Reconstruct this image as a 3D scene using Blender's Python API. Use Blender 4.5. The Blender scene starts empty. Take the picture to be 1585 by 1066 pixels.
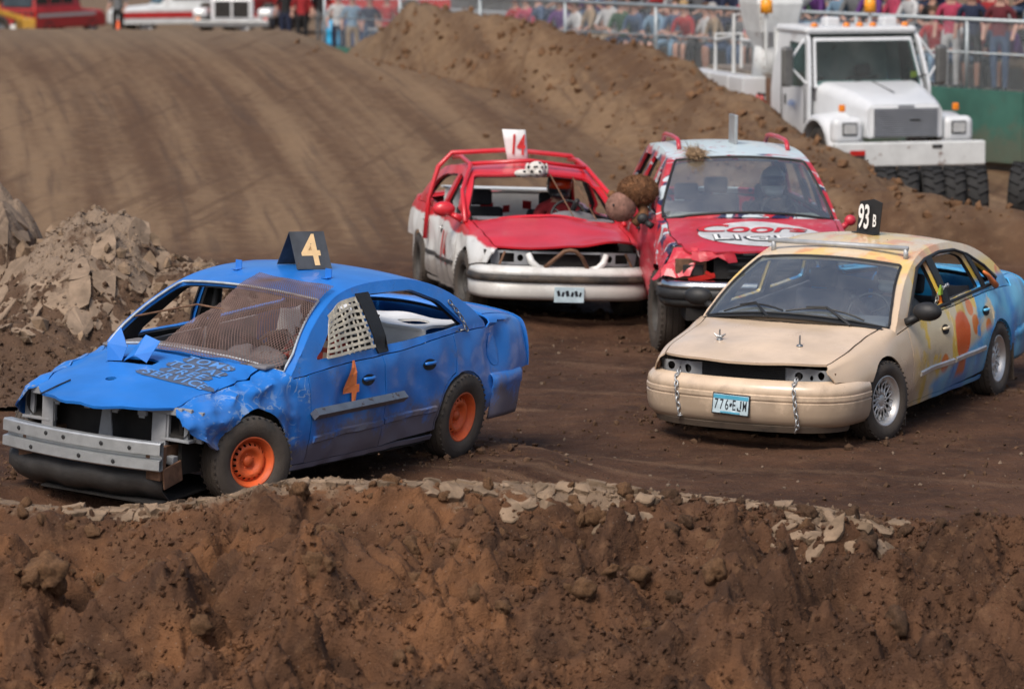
import bpy, bmesh, math, random
import numpy as np
from mathutils import Vector, Matrix, Euler, noise as mnoise
from mathutils.geometry import delaunay_2d_cdt
from mathutils.bvhtree import BVHTree
R = math.radians
random.seed(7)
scn = bpy.context.scene
C = scn.collection

# ------------------------------------------------------------------ camera
CAMZ, PITCH, FPX = 4.57, 7.12, 5800.0
cam = bpy.data.cameras.new('camera')
cam.sensor_width = 36.0
cam.lens = FPX / 1585 * 36
cam.clip_start, cam.clip_end = 0.5, 2000
cam.dof.use_dof = True
cam.dof.focus_distance = 28.0
cam.dof.aperture_fstop = 2.5
camo = bpy.data.objects.new('camera', cam)
C.objects.link(camo)
camo.location = (0, 0, CAMZ)
camo.rotation_euler = (R(90 - PITCH), 0, 0)
scn.camera = camo

# ------------------------------------------------------------------ light
SUN_EL, SUN_AZ = 52.0, 207.0          # azimuth clockwise from +Y
w = bpy.data.worlds.new('World'); scn.world = w; w.use_nodes = True
nt = w.node_tree
sky = nt.nodes.new('ShaderNodeTexSky'); sky.sky_type = 'NISHITA'; sky.sun_disc = False
sky.sun_elevation = R(SUN_EL); sky.sun_rotation = R(SUN_AZ)
sky.air_density = 1.0; sky.dust_density = 4.0; sky.ozone_density = 1.0
bg = nt.nodes['Background']; bg.inputs['Strength'].default_value = 0.082
nt.links.new(sky.outputs[0], bg.inputs['Color'])
sl = bpy.data.lights.new('sun', 'SUN'); sl.energy = 1.6; sl.angle = R(26); sl.color = (1.0, .93, .84)
so = bpy.data.objects.new('sun', sl); C.objects.link(so)
az, el = R(SUN_AZ), R(SUN_EL)
sd = Vector((math.sin(az) * math.cos(el), math.cos(az) * math.cos(el), math.sin(el)))
so.rotation_euler = (-sd).to_track_quat('-Z', 'Y').to_euler()
so.location = (0, 0, 40)
scn.view_settings.view_transform = 'Standard'; scn.view_settings.look = 'None'
scn.view_settings.gamma = 1.0; scn.view_settings.exposure = 0.74
scn.render.resolution_x, scn.render.resolution_y = 1024, 688
scn.cycles.max_bounces = 6; scn.cycles.transparent_max_bounces = 12

# ------------------------------------------------------------------ node / material helpers
class NT:
    def __init__(s, name):
        s.m = bpy.data.materials.new(name); s.m.use_nodes = True
        s.t = s.m.node_tree; s.b = s.t.nodes['Principled BSDF']; s._tc = None
    def n(s, typ, **kw):
        nd = s.t.nodes.new(typ)
        for k, v in kw.items(): setattr(nd, k, v)
        return nd
    def put(s, sock, v):
        if hasattr(v, 'is_linked') or isinstance(v, bpy.types.NodeSocket): s.t.links.new(v, sock)
        elif isinstance(v, (tuple, list)) and len(v) == 3 and sock.type == 'RGBA': sock.default_value = (*v, 1)
        else: sock.default_value = v
    def co(s, kind='Object'):
        if s._tc is None: s._tc = s.n('ShaderNodeTexCoord')
        return s._tc.outputs[kind]
    def xyz(s, v=None):
        nd = s.n('ShaderNodeSeparateXYZ'); s.put(nd.inputs[0], v or s.co()); return nd.outputs
    def ma(s, op, a, b=0.0, c=0.0):
        nd = s.n('ShaderNodeMath', operation=op)
        s.put(nd.inputs[0], a); s.put(nd.inputs[1], b); s.put(nd.inputs[2], c); return nd.outputs[0]
    def noise(s, scale=5, detail=4, rough=.55, vec=None, dist=0.0):
        nd = s.n('ShaderNodeTexNoise'); s.put(nd.inputs['Vector'], vec or s.co())
        nd.inputs['Scale'].default_value = scale; nd.inputs['Detail'].default_value = detail
        nd.inputs['Roughness'].default_value = rough; nd.inputs['Distortion'].default_value = dist
        return nd.outputs[0]
    def scalev(s, sc, vec=None, rot=(0, 0, 0)):
        nd = s.n('ShaderNodeMapping'); s.put(nd.inputs[0], vec or s.co())
        nd.inputs['Scale'].default_value = sc; nd.inputs['Rotation'].default_value = rot; return nd.outputs[0]
    def step(s, v, a, b):
        nd = s.n('ShaderNodeMapRange'); nd.interpolation_type = 'SMOOTHSTEP'
        s.put(nd.inputs[0], v); nd.inputs[1].default_value = a; nd.inputs[2].default_value = b; return nd.outputs[0]
    def mix(s, f, a, b):
        nd = s.n('ShaderNodeMix', data_type='RGBA'); s.put(nd.inputs[0], f); s.put(nd.inputs[6], a); s.put(nd.inputs[7], b)
        return nd.outputs[2]
    def bump(s, h, strength=.3, dist=.01):
        nd = s.n('ShaderNodeBump'); s.put(nd.inputs['Height'], h); nd.inputs['Strength'].default_value = strength
        nd.inputs['Distance'].default_value = dist; s.t.links.new(nd.outputs[0], s.b.inputs['Normal'])
    def out(s, col, rough=.5, metal=0.0, spec=.5, coat=0.0):
        s.put(s.b.inputs['Base Color'], col); s.put(s.b.inputs['Roughness'], rough); s.put(s.b.inputs['Metallic'], metal)
        s.b.inputs['Specular IOR Level'].default_value = spec; s.b.inputs['Coat Weight'].default_value = coat
        s.b.inputs['Coat Roughness'].default_value = .08
        return s.m

DUST = (.16, .115, .08)
def mat(name, col, rough=.55, metal=0.0, var=.12, vs=7, bump=0.0, bs=60, dirt=0.0, coat=0.0, spec=.5, rust=0.0):
    t = NT(name)
    n1 = t.noise(vs, 5, .6)
    c = t.mix(t.step(n1, .3, .7), tuple(max(0, x * (1 - var)) for x in col), tuple(min(1, x * (1 + var)) for x in col))
    if rust > 0:
        c = t.mix(t.step(t.noise(vs * 1.7, 6, .65), .62 - .25 * rust, .72 - .2 * rust), c, (.13, .05, .02))
    r = rough
    if dirt > 0:
        z = t.xyz()[2]
        low = t.ma('SUBTRACT', 1.0, t.step(z, .12, .75))
        d = t.ma('MULTIPLY', t.step(t.ma('ADD', t.noise(4.5, 7, .68), t.ma('MULTIPLY', low, .32)), .54, .82), dirt)
        c = t.mix(d, c, DUST)
        r = t.ma('ADD', rough, t.ma('MULTIPLY', d, .8 - rough))
    if bump > 0: t.bump(t.noise(bs, 5, .6), bump, .01)
    return t.out(c, r, metal, spec, coat)

def car_paint(name, col, dirt=.7, chips=.5, rough=.38, base=None, chipcol=(.55, .6, .66), scuff=0.0, fadek=.13):
    """worn paint: base colour (or a socket builder), scratches, chips and mud spray"""
    t = NT(name)
    c = base(t) if base else t.mix(t.step(t.noise(3, 4, .5), .3, .7), tuple(x * .9 for x in col), tuple(min(1, x * 1.08) for x in col))
    fade = t.step(t.noise(1.6, 6, .6), .5, .8)
    c = t.mix(t.ma('MULTIPLY', fade, fadek), c, (.5, .5, .5))
    sc = t.noise(9, 8, .75, t.scalev((1, 3, 14), None, (0, .25, .1)))
    ms = t.ma('MULTIPLY', t.step(sc, .63, .7), t.step(t.noise(2.1, 3, .5), .5, .62))
    c = t.mix(t.ma('MULTIPLY', ms, chips), c, chipcol)
    if scuff > 0:
        s1 = t.ma('ABSOLUTE', t.ma('SUBTRACT', t.noise(4.2, 3, .6, None, 1.6), .5))
        k1 = t.ma('MULTIPLY', t.ma('SUBTRACT', 1.0, t.step(s1, .006, .03)), t.step(t.noise(2.4, 2, .5), .40, .55))
        s2 = t.ma('MULTIPLY', t.step(t.noise(6, 6, .75, t.scalev((1, 1, 2.5))), .56, .66), t.step(t.noise(1.7, 2, .5), .48, .6))
        c = t.mix(t.ma('MULTIPLY', t.ma('MAXIMUM', t.ma('MULTIPLY', k1, 1.0 if scuff > .5 else 0.15), t.ma('MULTIPLY', s2, .7)), scuff), c, chipcol)
    z = t.xyz()[2]
    low = t.ma('SUBTRACT', 1.0, t.step(z, .15, .8))
    d = t.ma('MULTIPLY', t.step(t.ma('ADD', t.noise(3.7, 6, .7), t.ma('MULTIPLY', t.ma('POWER', low, 1.6), .52)), .56, .86), dirt)
    c = t.mix(d, c, DUST)
    sp = t.n('ShaderNodeTexVoronoi'); t.put(sp.inputs['Vector'], t.co()); sp.inputs['Scale'].default_value = 30
    spk = t.ma('MULTIPLY', t.ma('SUBTRACT', 1.0, t.step(sp.outputs['Distance'], .06, .13)), t.step(t.noise(2.6, 3), .56, .64))
    c = t.mix(t.ma('MULTIPLY', spk, min(1, dirt * 1.2)), c, (.05, .033, .025))
    r = t.ma('ADD', rough, t.ma('MULTIPLY', t.ma('MAXIMUM', d, ms), .4))
    t.bump(t.noise(2.2, 3, .5), .35, .03)
    return t.out(c, r, 0.0, .5, .25)

def glass(name, tint=(.75, .85, .85), dust=.35, trans=.72):
    t = NT(name)
    d = t.ma('ADD', t.ma('MULTIPLY', t.step(t.noise(2.2, 6, .65), .35, .8), dust), .05)
    tr = t.n('ShaderNodeBsdfTransparent'); tr.inputs[0].default_value = (*tint, 1)
    gl = t.n('ShaderNodeBsdfGlossy'); gl.inputs['Roughness'].default_value = .06
    df = t.n('ShaderNodeBsdfDiffuse'); df.inputs[0].default_value = (.42, .42, .40, 1)
    fr = t.n('ShaderNodeFresnel'); fr.inputs[0].default_value = 1.5
    m1 = t.n('ShaderNodeMixShader'); m2 = t.n('ShaderNodeMixShader')
    t.put(m1.inputs[0], t.ma('MULTIPLY', fr.outputs[0], 0.42)); t.t.links.new(tr.outputs[0], m1.inputs[1]); t.t.links.new(gl.outputs[0], m1.inputs[2])
    t.put(m2.inputs[0], d); t.t.links.new(m1.outputs[0], m2.inputs[1]); t.t.links.new(df.outputs[0], m2.inputs[2])
    t.t.links.new(m2.outputs[0], t.t.nodes['Material Output'].inputs['Surface'])
    return t.m

# ------------------------------------------------------------------ object helpers
def link(o, parent=None):
    C.objects.link(o)
    if parent is not None: o.parent = parent
    return o
def mesh_obj(name, verts, faces, m=None, parent=None, smooth=False, bevel=0.0, solid=0.0, off=-1.0, sub=0):
    me = bpy.data.meshes.new(name); me.from_pydata([tuple(map(float, v)) for v in verts], [], [tuple(map(int, f)) for f in faces])
    if smooth: me.polygons.foreach_set('use_smooth', [True] * len(me.polygons))
    me.update()
    o = bpy.data.objects.new(name, me)
    if m: me.materials.append(m)
    link(o, parent)
    if sub:
        k = o.modifiers.new('sub', 'SUBSURF'); k.levels = k.render_levels = sub
    if solid:
        k = o.modifiers.new('solid', 'SOLIDIFY'); k.thickness = solid; k.offset = off
    if bevel:
        k = o.modifiers.new('bevel', 'BEVEL'); k.width = bevel; k.segments = 2; k.limit_method = 'ANGLE'; k.angle_limit = R(35)
    return o
def tag(o, label, cat, group=None):
    o['label'] = label; o['category'] = cat
    if group: o['group'] = group
    return o
def empty(name, loc=(0, 0, 0), rot=(0, 0, 0)):
    o = bpy.data.objects.new(name, None); o.empty_display_size = .2; C.objects.link(o)
    o.location = loc; o.rotation_euler = rot; return o

class B:
    """collects shapes into ONE mesh"""
    def __init__(s): s.v = []; s.f = []
    def add(s, v, f):
        k = len(s.v); s.v += [tuple(p) for p in v]; s.f += [tuple(i + k for i in q) for q in f]; return s
    def box(s, c, d, rot=None, taper=None):
        x, y, z = d[0] / 2, d[1] / 2, d[2] / 2
        tx, ty = taper or (1, 1)
        v = [Vector((sx * x * (tx if sz > 0 else 1), sy * y * (ty if sz > 0 else 1), sz * z)) for sz in (-1, 1) for sx, sy in ((-1, -1), (1, -1), (1, 1), (-1, 1))]
        if rot is not None:
            m = rot if isinstance(rot, Matrix) else Euler(rot).to_matrix()
            v = [m @ p for p in v]
        v = [p + Vector(c) for p in v]
        return s.add(v, [(3, 2, 1, 0), (4, 5, 6, 7), (0, 1, 5, 4), (1, 2, 6, 5), (2, 3, 7, 6), (3, 0, 4, 7)])
    def tube(s, pts, r, n=8, cap=True):
        pts = [Vector(p) for p in pts]; rr = r if isinstance(r, (list, tuple)) else [r] * len(pts)
        rings = []; up = None
        for i, p in enumerate(pts):
            t = (pts[min(i + 1, len(pts) - 1)] - pts[max(i - 1, 0)]).normalized()
            if up is None:
                up = Vector((0, 0, 1)) if abs(t.z) < .9 else Vector((1, 0, 0))
            a = t.cross(up).normalized(); b = a.cross(t).normalized(); up = b
            rings.append([p + (a * math.cos(k * 2 * math.pi / n) + b * math.sin(k * 2 * math.pi / n)) * rr[i] for k in range(n)])
        v = [q for g in rings for q in g]; f = []
        for i in range(len(pts) - 1):
            for k in range(n): f.append((i * n + k, i * n + (k + 1) % n, (i + 1) * n + (k + 1) % n, (i + 1) * n + k))
        if cap: f.append(tuple(range(n))[::-1]); f.append(tuple((len(pts) - 1) * n + k for k in range(n)))
        return s.add(v, f)
    def lathe(s, prof, n=32, axis='y', c=(0, 0, 0), close=False):
        """prof: (axial, radius)"""
        v = []; f = []; m = len(prof)
        for k in range(n):
            a = k * 2 * math.pi / n
            for (h, r) in prof:
                p = (r * math.cos(a), h, r * math.sin(a)) if axis == 'y' else ((h, r * math.cos(a), r * math.sin(a)) if axis == 'x' else (r * math.cos(a), r * math.sin(a), h))
                v.append((p[0] + c[0], p[1] + c[1], p[2] + c[2]))
        for k in range(n):
            k2 = (k + 1) % n
            for j in range(m - 1 + (1 if close else 0)):
                j2 = (j + 1) % m
                f.append((k * m + j, k * m + j2, k2 * m + j2, k2 * m + j))
        return s.add(v, f)
    def sphere(s, c, r, n=12, m=8):
        r = r if isinstance(r, (tuple, list)) else (r, r, r)
        v = [(c[0], c[1], c[2] - r[2])]; f = []
        for i in range(1, m):
            a = math.pi * i / m
            for k in range(n):
                b = 2 * math.pi * k / n
                v.append((c[0] + r[0] * math.sin(a) * math.cos(b), c[1] + r[1] * math.sin(a) * math.sin(b), c[2] - r[2] * math.cos(a)))
        v.append((c[0], c[1], c[2] + r[2])); last = len(v) - 1
        for k in range(n): f.append((0, 1 + (k + 1) % n, 1 + k)); f.append((last, last - n + k, last - n + (k + 1) % n))
        for i in range(m - 2):
            for k in range(n): f.append((1 + i * n + k, 1 + i * n + (k + 1) % n, 1 + (i + 1) * n + (k + 1) % n, 1 + (i + 1) * n + k))
        return s.add(v, f)
    def sweep(s, plan, prof, cap=True):
        """plan: (x,y) curve, prof: (outward offset, z); outward = right of travel"""
        v = []; f = []; m = len(prof)
        P = [Vector(p) for p in plan]
        for i, p in enumerate(P):
            t = (P[min(i + 1, len(P) - 1)] - P[max(i - 1, 0)]).normalized(); nrm = Vector((t.y, -t.x))
            for (o_, z) in prof: v.append((p.x + nrm.x * o_, p.y + nrm.y * o_, z))
        for i in range(len(P) - 1):
            for j in range(m - 1): f.append((i * m + j, (i + 1) * m + j, (i + 1) * m + j + 1, i * m + j + 1))
        return s.add(v, f)
    def obj(s, name, m, parent=None, **kw): return mesh_obj(name, s.v, s.f, m, parent, **kw)

def inside(poly, P):
    poly = np.asarray(poly); x, y = P[:, 0], P[:, 1]; r = np.zeros(len(P), bool)
    a = poly; b = np.roll(poly, -1, 0)
    for (x1, y1), (x2, y2) in zip(a, b):
        if y1 == y2: continue
        c = ((y1 > y) != (y2 > y)) & (x < (x2 - x1) * (y - y1) / (y2 - y1) + x1); r ^= c
    return r
def resample(poly, sp, closed=True):
    out = []; n = len(poly)
    for i in range(n if closed else n - 1):
        a = np.array(poly[i], float); b = np.array(poly[(i + 1) % n], float)
        k = max(1, int(round(np.linalg.norm(b - a) / sp)))
        for j in range(k): out.append(a + (b - a) * j / k)
    if not closed: out.append(np.array(poly[-1], float))
    return out
def patch(name, outline, holes, sp, fn, m, parent=None, solid=.012, flip=False, ys=1.0, smooth=True):
    """panel: polygon with holes in a 2-D domain, triangulated, mapped to 3-D by fn(u, v)"""
    sc = np.array([1.0, ys])
    loops = [resample([np.array(p) * sc for p in L], sp) for L in [outline] + list(holes)]
    pts = []; edges = []
    for L in loops:
        k = len(pts); pts += L; edges += [(k + i, k + (i + 1) % len(L)) for i in range(len(L))]
    A = np.array(loops[0]); lo, hi = A.min(0), A.max(0)
    gx, gy = np.meshgrid(np.arange(lo[0] + sp * .5, hi[0], sp), np.arange(lo[1] + sp * .5, hi[1], sp * .87))
    gx[1::2] += sp * .5
    G = np.stack([gx.ravel(), gy.ravel()], 1)
    if len(G):
        ok = inside(A, G)
        for h in loops[1:]: ok &= ~inside(h, G)
        G = G[ok]
        E = np.array(pts)
        if len(G): G = G[np.array([((E - g) ** 2).sum(1).min() > (sp * .45) ** 2 for g in G])] if len(G) else G
        pts += list(G)
    V, _, F, *_ = delaunay_2d_cdt([Vector((float(p[0]), float(p[1]))) for p in pts], edges, [], 0, 1e-6)
    V = np.array([(v.x, v.y) for v in V]); F = [tuple(f) for f in F]
    cen = np.array([V[list(f)].mean(0) for f in F])
    ok = inside(A, cen)
    for h in loops[1:]: ok &= ~inside(h, cen)
    F = [f[::-1] if flip else f for f, k in zip(F, ok) if k]
    o = mesh_obj(name, [fn(p[0], p[1] / ys) for p in V], F, m, parent, smooth=smooth, solid=solid)
    if solid:
        k = o.modifiers.new('edges', 'EDGE_SPLIT'); k.split_angle = R(42)
    return o

def hermite(xs, rows, x):
    """cubic Hermite interpolation of rows (any shape) at sorted knots xs"""
    xs = np.asarray(xs, float); rows = np.asarray(rows, float)
    x = min(max(x, xs[0]), xs[-1]); i = min(max(int(np.searchsorted(xs, x)) - 1, 0), len(xs) - 2)
    def sl(k):
        if k == 0: return (rows[1] - rows[0]) / (xs[1] - xs[0])
        if k == len(xs) - 1: return (rows[-1] - rows[-2]) / (xs[-1] - xs[-2])
        a = (rows[k] - rows[k - 1]) / (xs[k] - xs[k - 1]); b = (rows[k + 1] - rows[k]) / (xs[k + 1] - xs[k])
        return np.where(a * b > 0, (a + b) / 2, 0.0) if rows.ndim > 1 else ((a + b) / 2 if a * b > 0 else 0.0)
    h = xs[i + 1] - xs[i]; t = (x - xs[i]) / h
    return ((2 * t**3 - 3 * t**2 + 1) * rows[i] + (t**3 - 2 * t**2 + t) * h * sl(i) + (-2 * t**3 + 3 * t**2) * rows[i + 1] + (t**3 - t**2) * h * sl(i + 1))

def text_mesh(body, size, extrude=0.0, spacing=1.0, bold=.018):
    cu = bpy.data.curves.new('lettering', 'FONT'); cu.body = body; cu.size = size; cu.extrude = extrude
    cu.align_x = 'CENTER'; cu.align_y = 'CENTER'; cu.space_character = spacing; cu.resolution_u = 4; cu.offset = size * bold
    o = bpy.data.objects.new('lettering', cu); C.objects.link(o)
    dg = bpy.context.evaluated_depsgraph_get()
    me = bpy.data.meshes.new_from_object(o.evaluated_get(dg))
    v = [tuple(p.co) for p in me.vertices]; f = [tuple(p.vertices) for p in me.polygons]
    bpy.data.objects.remove(o); bpy.data.curves.remove(cu); bpy.data.meshes.remove(me)
    return v, f
def flat_text(body, size, M4, name, m, parent, spacing=1.0, sx=1.0, extrude=0.0, shear=0.0, bold=.018):
    v, f = text_mesh(body, size, extrude, spacing, bold)
    return mesh_obj(name, [M4 @ Vector((p[0] * sx + p[1] * shear, p[1], p[2])) for p in v], f, m, parent)
def frame(o, xa, ya):
    xa = Vector(xa).normalized(); ya = Vector(ya).normalized(); za = xa.cross(ya).normalized(); ya = za.cross(xa)
    m = Matrix((xa, ya, za)).transposed().to_4x4(); m.translation = Vector(o); return m
def draped_text(body, size, place, surf, name, m, parent, spacing=1.0, cuts=3, sx=1.0, shear=0.0, bold=.018):
    """place(u,v)->(a,b) in surface domain; surf(a,b)->3-D"""
    v, f = text_mesh(body, size, 0, spacing, bold)
    bm = bmesh.new(); vs = [bm.verts.new(p) for p in v]
    for q in f:
        try: bm.faces.new([vs[i] for i in q])
        except ValueError: pass
    bmesh.ops.triangulate(bm, faces=bm.faces)
    for _ in range(cuts):
        E = [e for e in bm.edges if e.calc_length() > size * .25]
        if E: bmesh.ops.subdivide_edges(bm, edges=E, cuts=1); bmesh.ops.triangulate(bm, faces=bm.faces)
    bm.verts.index_update()
    V = [surf(*place(p.co.x * sx + p.co.y * shear, p.co.y)) for p in bm.verts]; F = [[q.index for q in p.verts] for p in bm.faces]
    bm.free()
    return mesh_obj(name, V, F, m, parent)

# ------------------------------------------------------------------ numpy noise
def _h(ix, iy, s):
    n = (ix.astype(np.int64) * 374761393 + iy.astype(np.int64) * 668265263 + s * 974711) & 0x7fffffff
    n = ((n ^ (n >> 13)) * 1274126177) & 0x7fffffff
    return ((n ^ (n >> 16)) & 0xffff) / 65535.0
def perlin(x, y, s=0):
    x = np.asarray(x, float); y = np.asarray(y, float)
    ix, iy = np.floor(x), np.floor(y); fx, fy = x - ix, y - iy
    u = fx**3 * (fx * (fx * 6 - 15) + 10); v = fy**3 * (fy * (fy * 6 - 15) + 10)
    def g(dx, dy):
        a = _h(ix + dx, iy + dy, s) * 2 * math.pi
        return np.cos(a) * (fx - dx) + np.sin(a) * (fy - dy)
    return ((g(0, 0) * (1 - u) + g(1, 0) * u) * (1 - v) + (g(0, 1) * (1 - u) + g(1, 1) * u) * v) * 1.4
def fbm(x, y, oct=4, s=0, gain=.5, kind=0):
    r = 0; a = 1.0; t = 0
    for o in range(oct):
        p = perlin(x * 2**o + 17.3 * o, y * 2**o - 9.1 * o, s + o)
        r = r + a * (p if kind == 0 else (np.abs(p) * 2 - .5 if kind == 1 else .5 - np.abs(p) * 2)); t += a; a *= gain
    return r / t
def voro(x, y, s=0):
    x = np.asarray(x, float); y = np.asarray(y, float)
    ix, iy = np.floor(x), np.floor(y); d1 = np.full(x.shape, 9.0); d2 = np.full(x.shape, 9.0); cid = np.zeros(x.shape)
    for dx in (-1, 0, 1):
        for dy in (-1, 0, 1):
            cx, cy = ix + dx, iy + dy
            px = cx + .1 + .8 * _h(cx, cy, s); py = cy + .1 + .8 * _h(cx, cy, s + 5)
            d = np.hypot(x - px, y - py); c = _h(cx, cy, s + 9)
            new = d < d1
            d2 = np.where(new, d1, np.minimum(d2, d)); cid = np.where(new, c, cid); d1 = np.where(new, d, d1)
    return d1, d2, cid
def ss(a, b, x):
    t = np.clip((x - a) / (b - a), 0, 1); return t * t * (3 - 2 * t)
# ------------------------------------------------------------------ where the cars stand
CARS = {  # front-axle point, yaw, pitch, roll (degrees), wheelbase, half track
    'blue': ((-2.575, 26.536, .216), (240.0, -.73, -3.5), 2.77, .86),
    'cream': ((2.22, 30.739, 0.0), (244.4, .31, -.9), 2.87, .88),
    'red': ((.373, 38.298, .094), (280.7, -1.72, -2.29), 2.81, .86),
    'suv': ((2.36, 36.60, -.07), (273.5, -.47, -.73), 3.05, .86),
}
def car_matrix(k):
    p, (yw, pt, rl), _, _ = CARS[k]
    m = Euler((R(rl), R(pt), R(yw))).to_matrix().to_4x4(); m.translation = Vector(p); return m
WHEELS = []
for k, (p, a, wb, tr) in CARS.items():
    m = car_matrix(k)
    for x in (0, -wb):
        for y in (tr, -tr): WHEELS.append(m @ Vector((x, y, 0)))

def zat(v, y): return CAMZ - y * math.tan(R(PITCH) + math.atan((v - 533) / FPX))
def xat(u, y): return (u - 792.5) / FPX * y / math.cos(R(PITCH)) * 1.0

# ------------------------------------------------------------------ terrain height
_bx = [0, 60, 130, 250, 330, 450, 520, 650, 740, 850, 930, 1020, 1150, 1250, 1370, 1450, 1585]
_bv = [776, 779, 783, 778, 768, 745, 738, 741, 748, 755, 760, 772, 780, 788, 806, 812, 812]
BYC = 24.25
_bX = np.array([xat(u, BYC) for u in _bx]); _bZ = np.array([zat(v, BYC) for v in _bv])
_bX = np.concatenate([[-9, -6], _bX, [5, 9]]); _bZ = np.concatenate([[.5, .52], _bZ, [.36, .3]])
_ry = np.array([44, 45, 46, 47, 49.5, 54, 62, 68, 72, 73.5]); _rx = np.array([7.2, 6.15, 5.2, 4.62, 4.33, 3.72, 2.25, -.2, -1.9, -2.3])
_rz = np.array([.45, zat(332, 45), zat(306, 46), zat(289, 47), zat(257, 49.5), zat(192, 54), zat(75, 62), zat(26, 68), zat(5, 72), 1.5])
def berm_crest(x): return BYC + .18 * np.sin(x * 1.1 + .4) + .10 * np.sin(x * 2.9)
def mound_h(x, y, detail=True):
    def bump(cx, cy, h, sx, sy, p=1.6):
        q = ((x - cx) / sx)**2 + ((y - cy) / sy)**2
        return h * np.exp(-np.power(q, p / 2) * .9)
    dx = .35 * fbm(x * .9, y * .9, 3, 81); 
    m1 = bump(-4.05, 36.0, 1.24, 1.0, 2.0, 2.8); m2 = bump(-5.2, 37.2, 1.52, .60, 1.5, 2.4); m3 = bump(-3.1, 35.7, .92, .80, 1.7, 2.2)
    m4 = bump(-6.9, 37.0, 2.0, 1.5, 2.2, 2); m5 = bump(-4.6, 33.6, .55, 1.2, 1.0, 2)
    mm = np.maximum(np.maximum(m1, m2), np.maximum(m3, m4)); mm = np.maximum(mm, m5 * .9) + .12 * m5 * (m1 > .1)
    km = ss(.06, .35, mm)
    z = mm * (1 + .22 * fbm(x * 1.4, y * .9, 3, 83))
    if detail:
        e1, e2, c = voro(x * 3.2 + dx, y * 2.2, 91)
        crust = ss(.25, .75, mm) * 1.0
        z = z + km * (.10 * fbm(x * 2.6, y * 2.0, 4, 85, .55, 1) + .03 * fbm(x * 9, y * 7, 4, 87, .6))
        z = z + crust * (.07 * (c - .5) - .06 * ss(.10, .02, e2 - e1))
    return z, mm
def H0(x, y, detail=True, mound=True):
    x = np.asarray(x, float); y = np.asarray(y, float)
    z = .05 * fbm(x * .25, y * .25, 3, 3)
    z = z + .012 * fbm(x * 2.2, y * 2.2, 4, 5)
    # --- near berm
    yc = berm_crest(x); hc = np.interp(x, _bX, _bZ)
    d = y - yc
    wx, wy = x + .25 * fbm(x * 1.3, y * 1.3, 2, 71), y + .25 * fbm(x * 1.3, y * 1.3, 2, 72)
    lump = .46 * fbm(wx * 1.15 + 3, wy * 1.15, 3, 11, .5, 1) + .08 * fbm(wx * 4, wy * 4, 3, 21, .55, 1)
    lump = lump + .16 * fbm(x * .55 + 2, y * .8, 2, 201) + .10 * (ss(-.05, .06, fbm(wx * .9, wy * 1.3, 3, 205)) - .5)
    front = hc - .31 * (np.sqrt(d * d + .09) - .3)
    back = hc - ss(0, .85, d) * (hc - z) 
    zb = np.where(d < 0, front, back)
    zb = zb + lump * np.where(d < 0, ss(-.02, -.7, d), 0) 
    fade = ss(1.1, .75, d)
    z = np.where(d < .85, zb * fade + z * (1 - fade), z)
    if detail:
        k = ss(.35, -.15, d)
        d1, d2, cid = voro(wx * 7.5, wy * 7.5, 41); d3, d4, cid2 = voro(wx * 19, wy * 19, 43)
        area = ss(-.15, .25, fbm(x * .8, y * .8, 2, 77) + .25 * (x > 1.2) + ss(-1.0, -1.9, d) * .5)
        area = np.clip(area, .1, 1)
        z = z + k * area * (.085 * (.45 - d1) * (cid > .25) + .034 * (.45 - d3) * (cid2 > .2))
        z = z + k * (.028 * fbm(x * 12, y * 12, 4, 51, .62) + .012 * fbm(x * 34, y * 34, 3, 55, .6, 1))
        # rough loose dirt just behind the crest
        kk = ss(.8, .9, d) * ss(3.2, 1.2, d)
        z = z + kk * (.02 * fbm(x * 9, y * 9, 4, 61, .6))
        z = z + ss(1, 2, d) * ss(30, 20, y - 24) * (.016 * fbm(x * 6, y * 6, 4, 62, .6) + .010 * fbm(x * 20, y * 20, 2, 63, .6) + .02 * fbm((x * .45 + y * .9) * 1.6, (x * .9 - y * .4) * .12, 3, 64))
    if mound: z = z + mound_h(x, y, detail)[0]
    # --- banked slope behind
    yc2 = 75.0
    xr = np.interp(y, _ry, _rx)
    t = np.clip((y - 43.5) / (yc2 - 43.5), 0, 1)
    hs = 1.50 * (.35 * t + .65 * t * t * (3 - 2 * t))
    hs = hs - 1.5 * ss(75.5, 84, y) 
    dr = (x - xr) * .86
    sm = ss(1.2, -2.2, dr) * ss(38, 44, y)
    z = z + hs * sm
    u = x + .172 * (y - 60) + .002 * (y - 60)**2
    z = z + sm * ss(44, 48, y) * (.022 * fbm(u * .9, y * .06, 3, 101) + .012 * fbm(u * 3.2, y * .12, 2, 103) + .030 * fbm(x * 1.3, y * .8, 5, 105, .62))
    # --- spoil ridge
    hr = np.interp(y, _ry, _rz)
    wig = .5 * fbm(x * .45, y * .45, 3, 111)
    prof = hr - np.where(dr + wig > 0, .95, .62 + .75 * ss(60, 70, y)) * (np.sqrt((dr + wig)**2 + .10) - .3)
    prof = prof + .16 * fbm(x * .9, y * .7, 4, 113, .55, 1)
    if detail: prof = prof + .05 * fbm(x * 3, y * 2.4, 4, 117, .6)
    prof = prof - 3.0 * ss(72.6, 74.2, y) - .5 * ss(45, 41, y)
    k = .10; a, b = z, prof
    hmix = np.clip(.5 + .5 * (b - a) / k, 0, 1)
    zr = b * hmix + a * (1 - hmix) + k * hmix * (1 - hmix)
    z = np.where((y > 40) & (y < 74.5), zr, z)
    z = z - .2 * ss(51, 54, y) * ss(.5, 2.5, dr)
    return z
_wz = np.array([H0(np.array([p.x]), np.array([p.y]), False)[0] for p in WHEELS])
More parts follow.
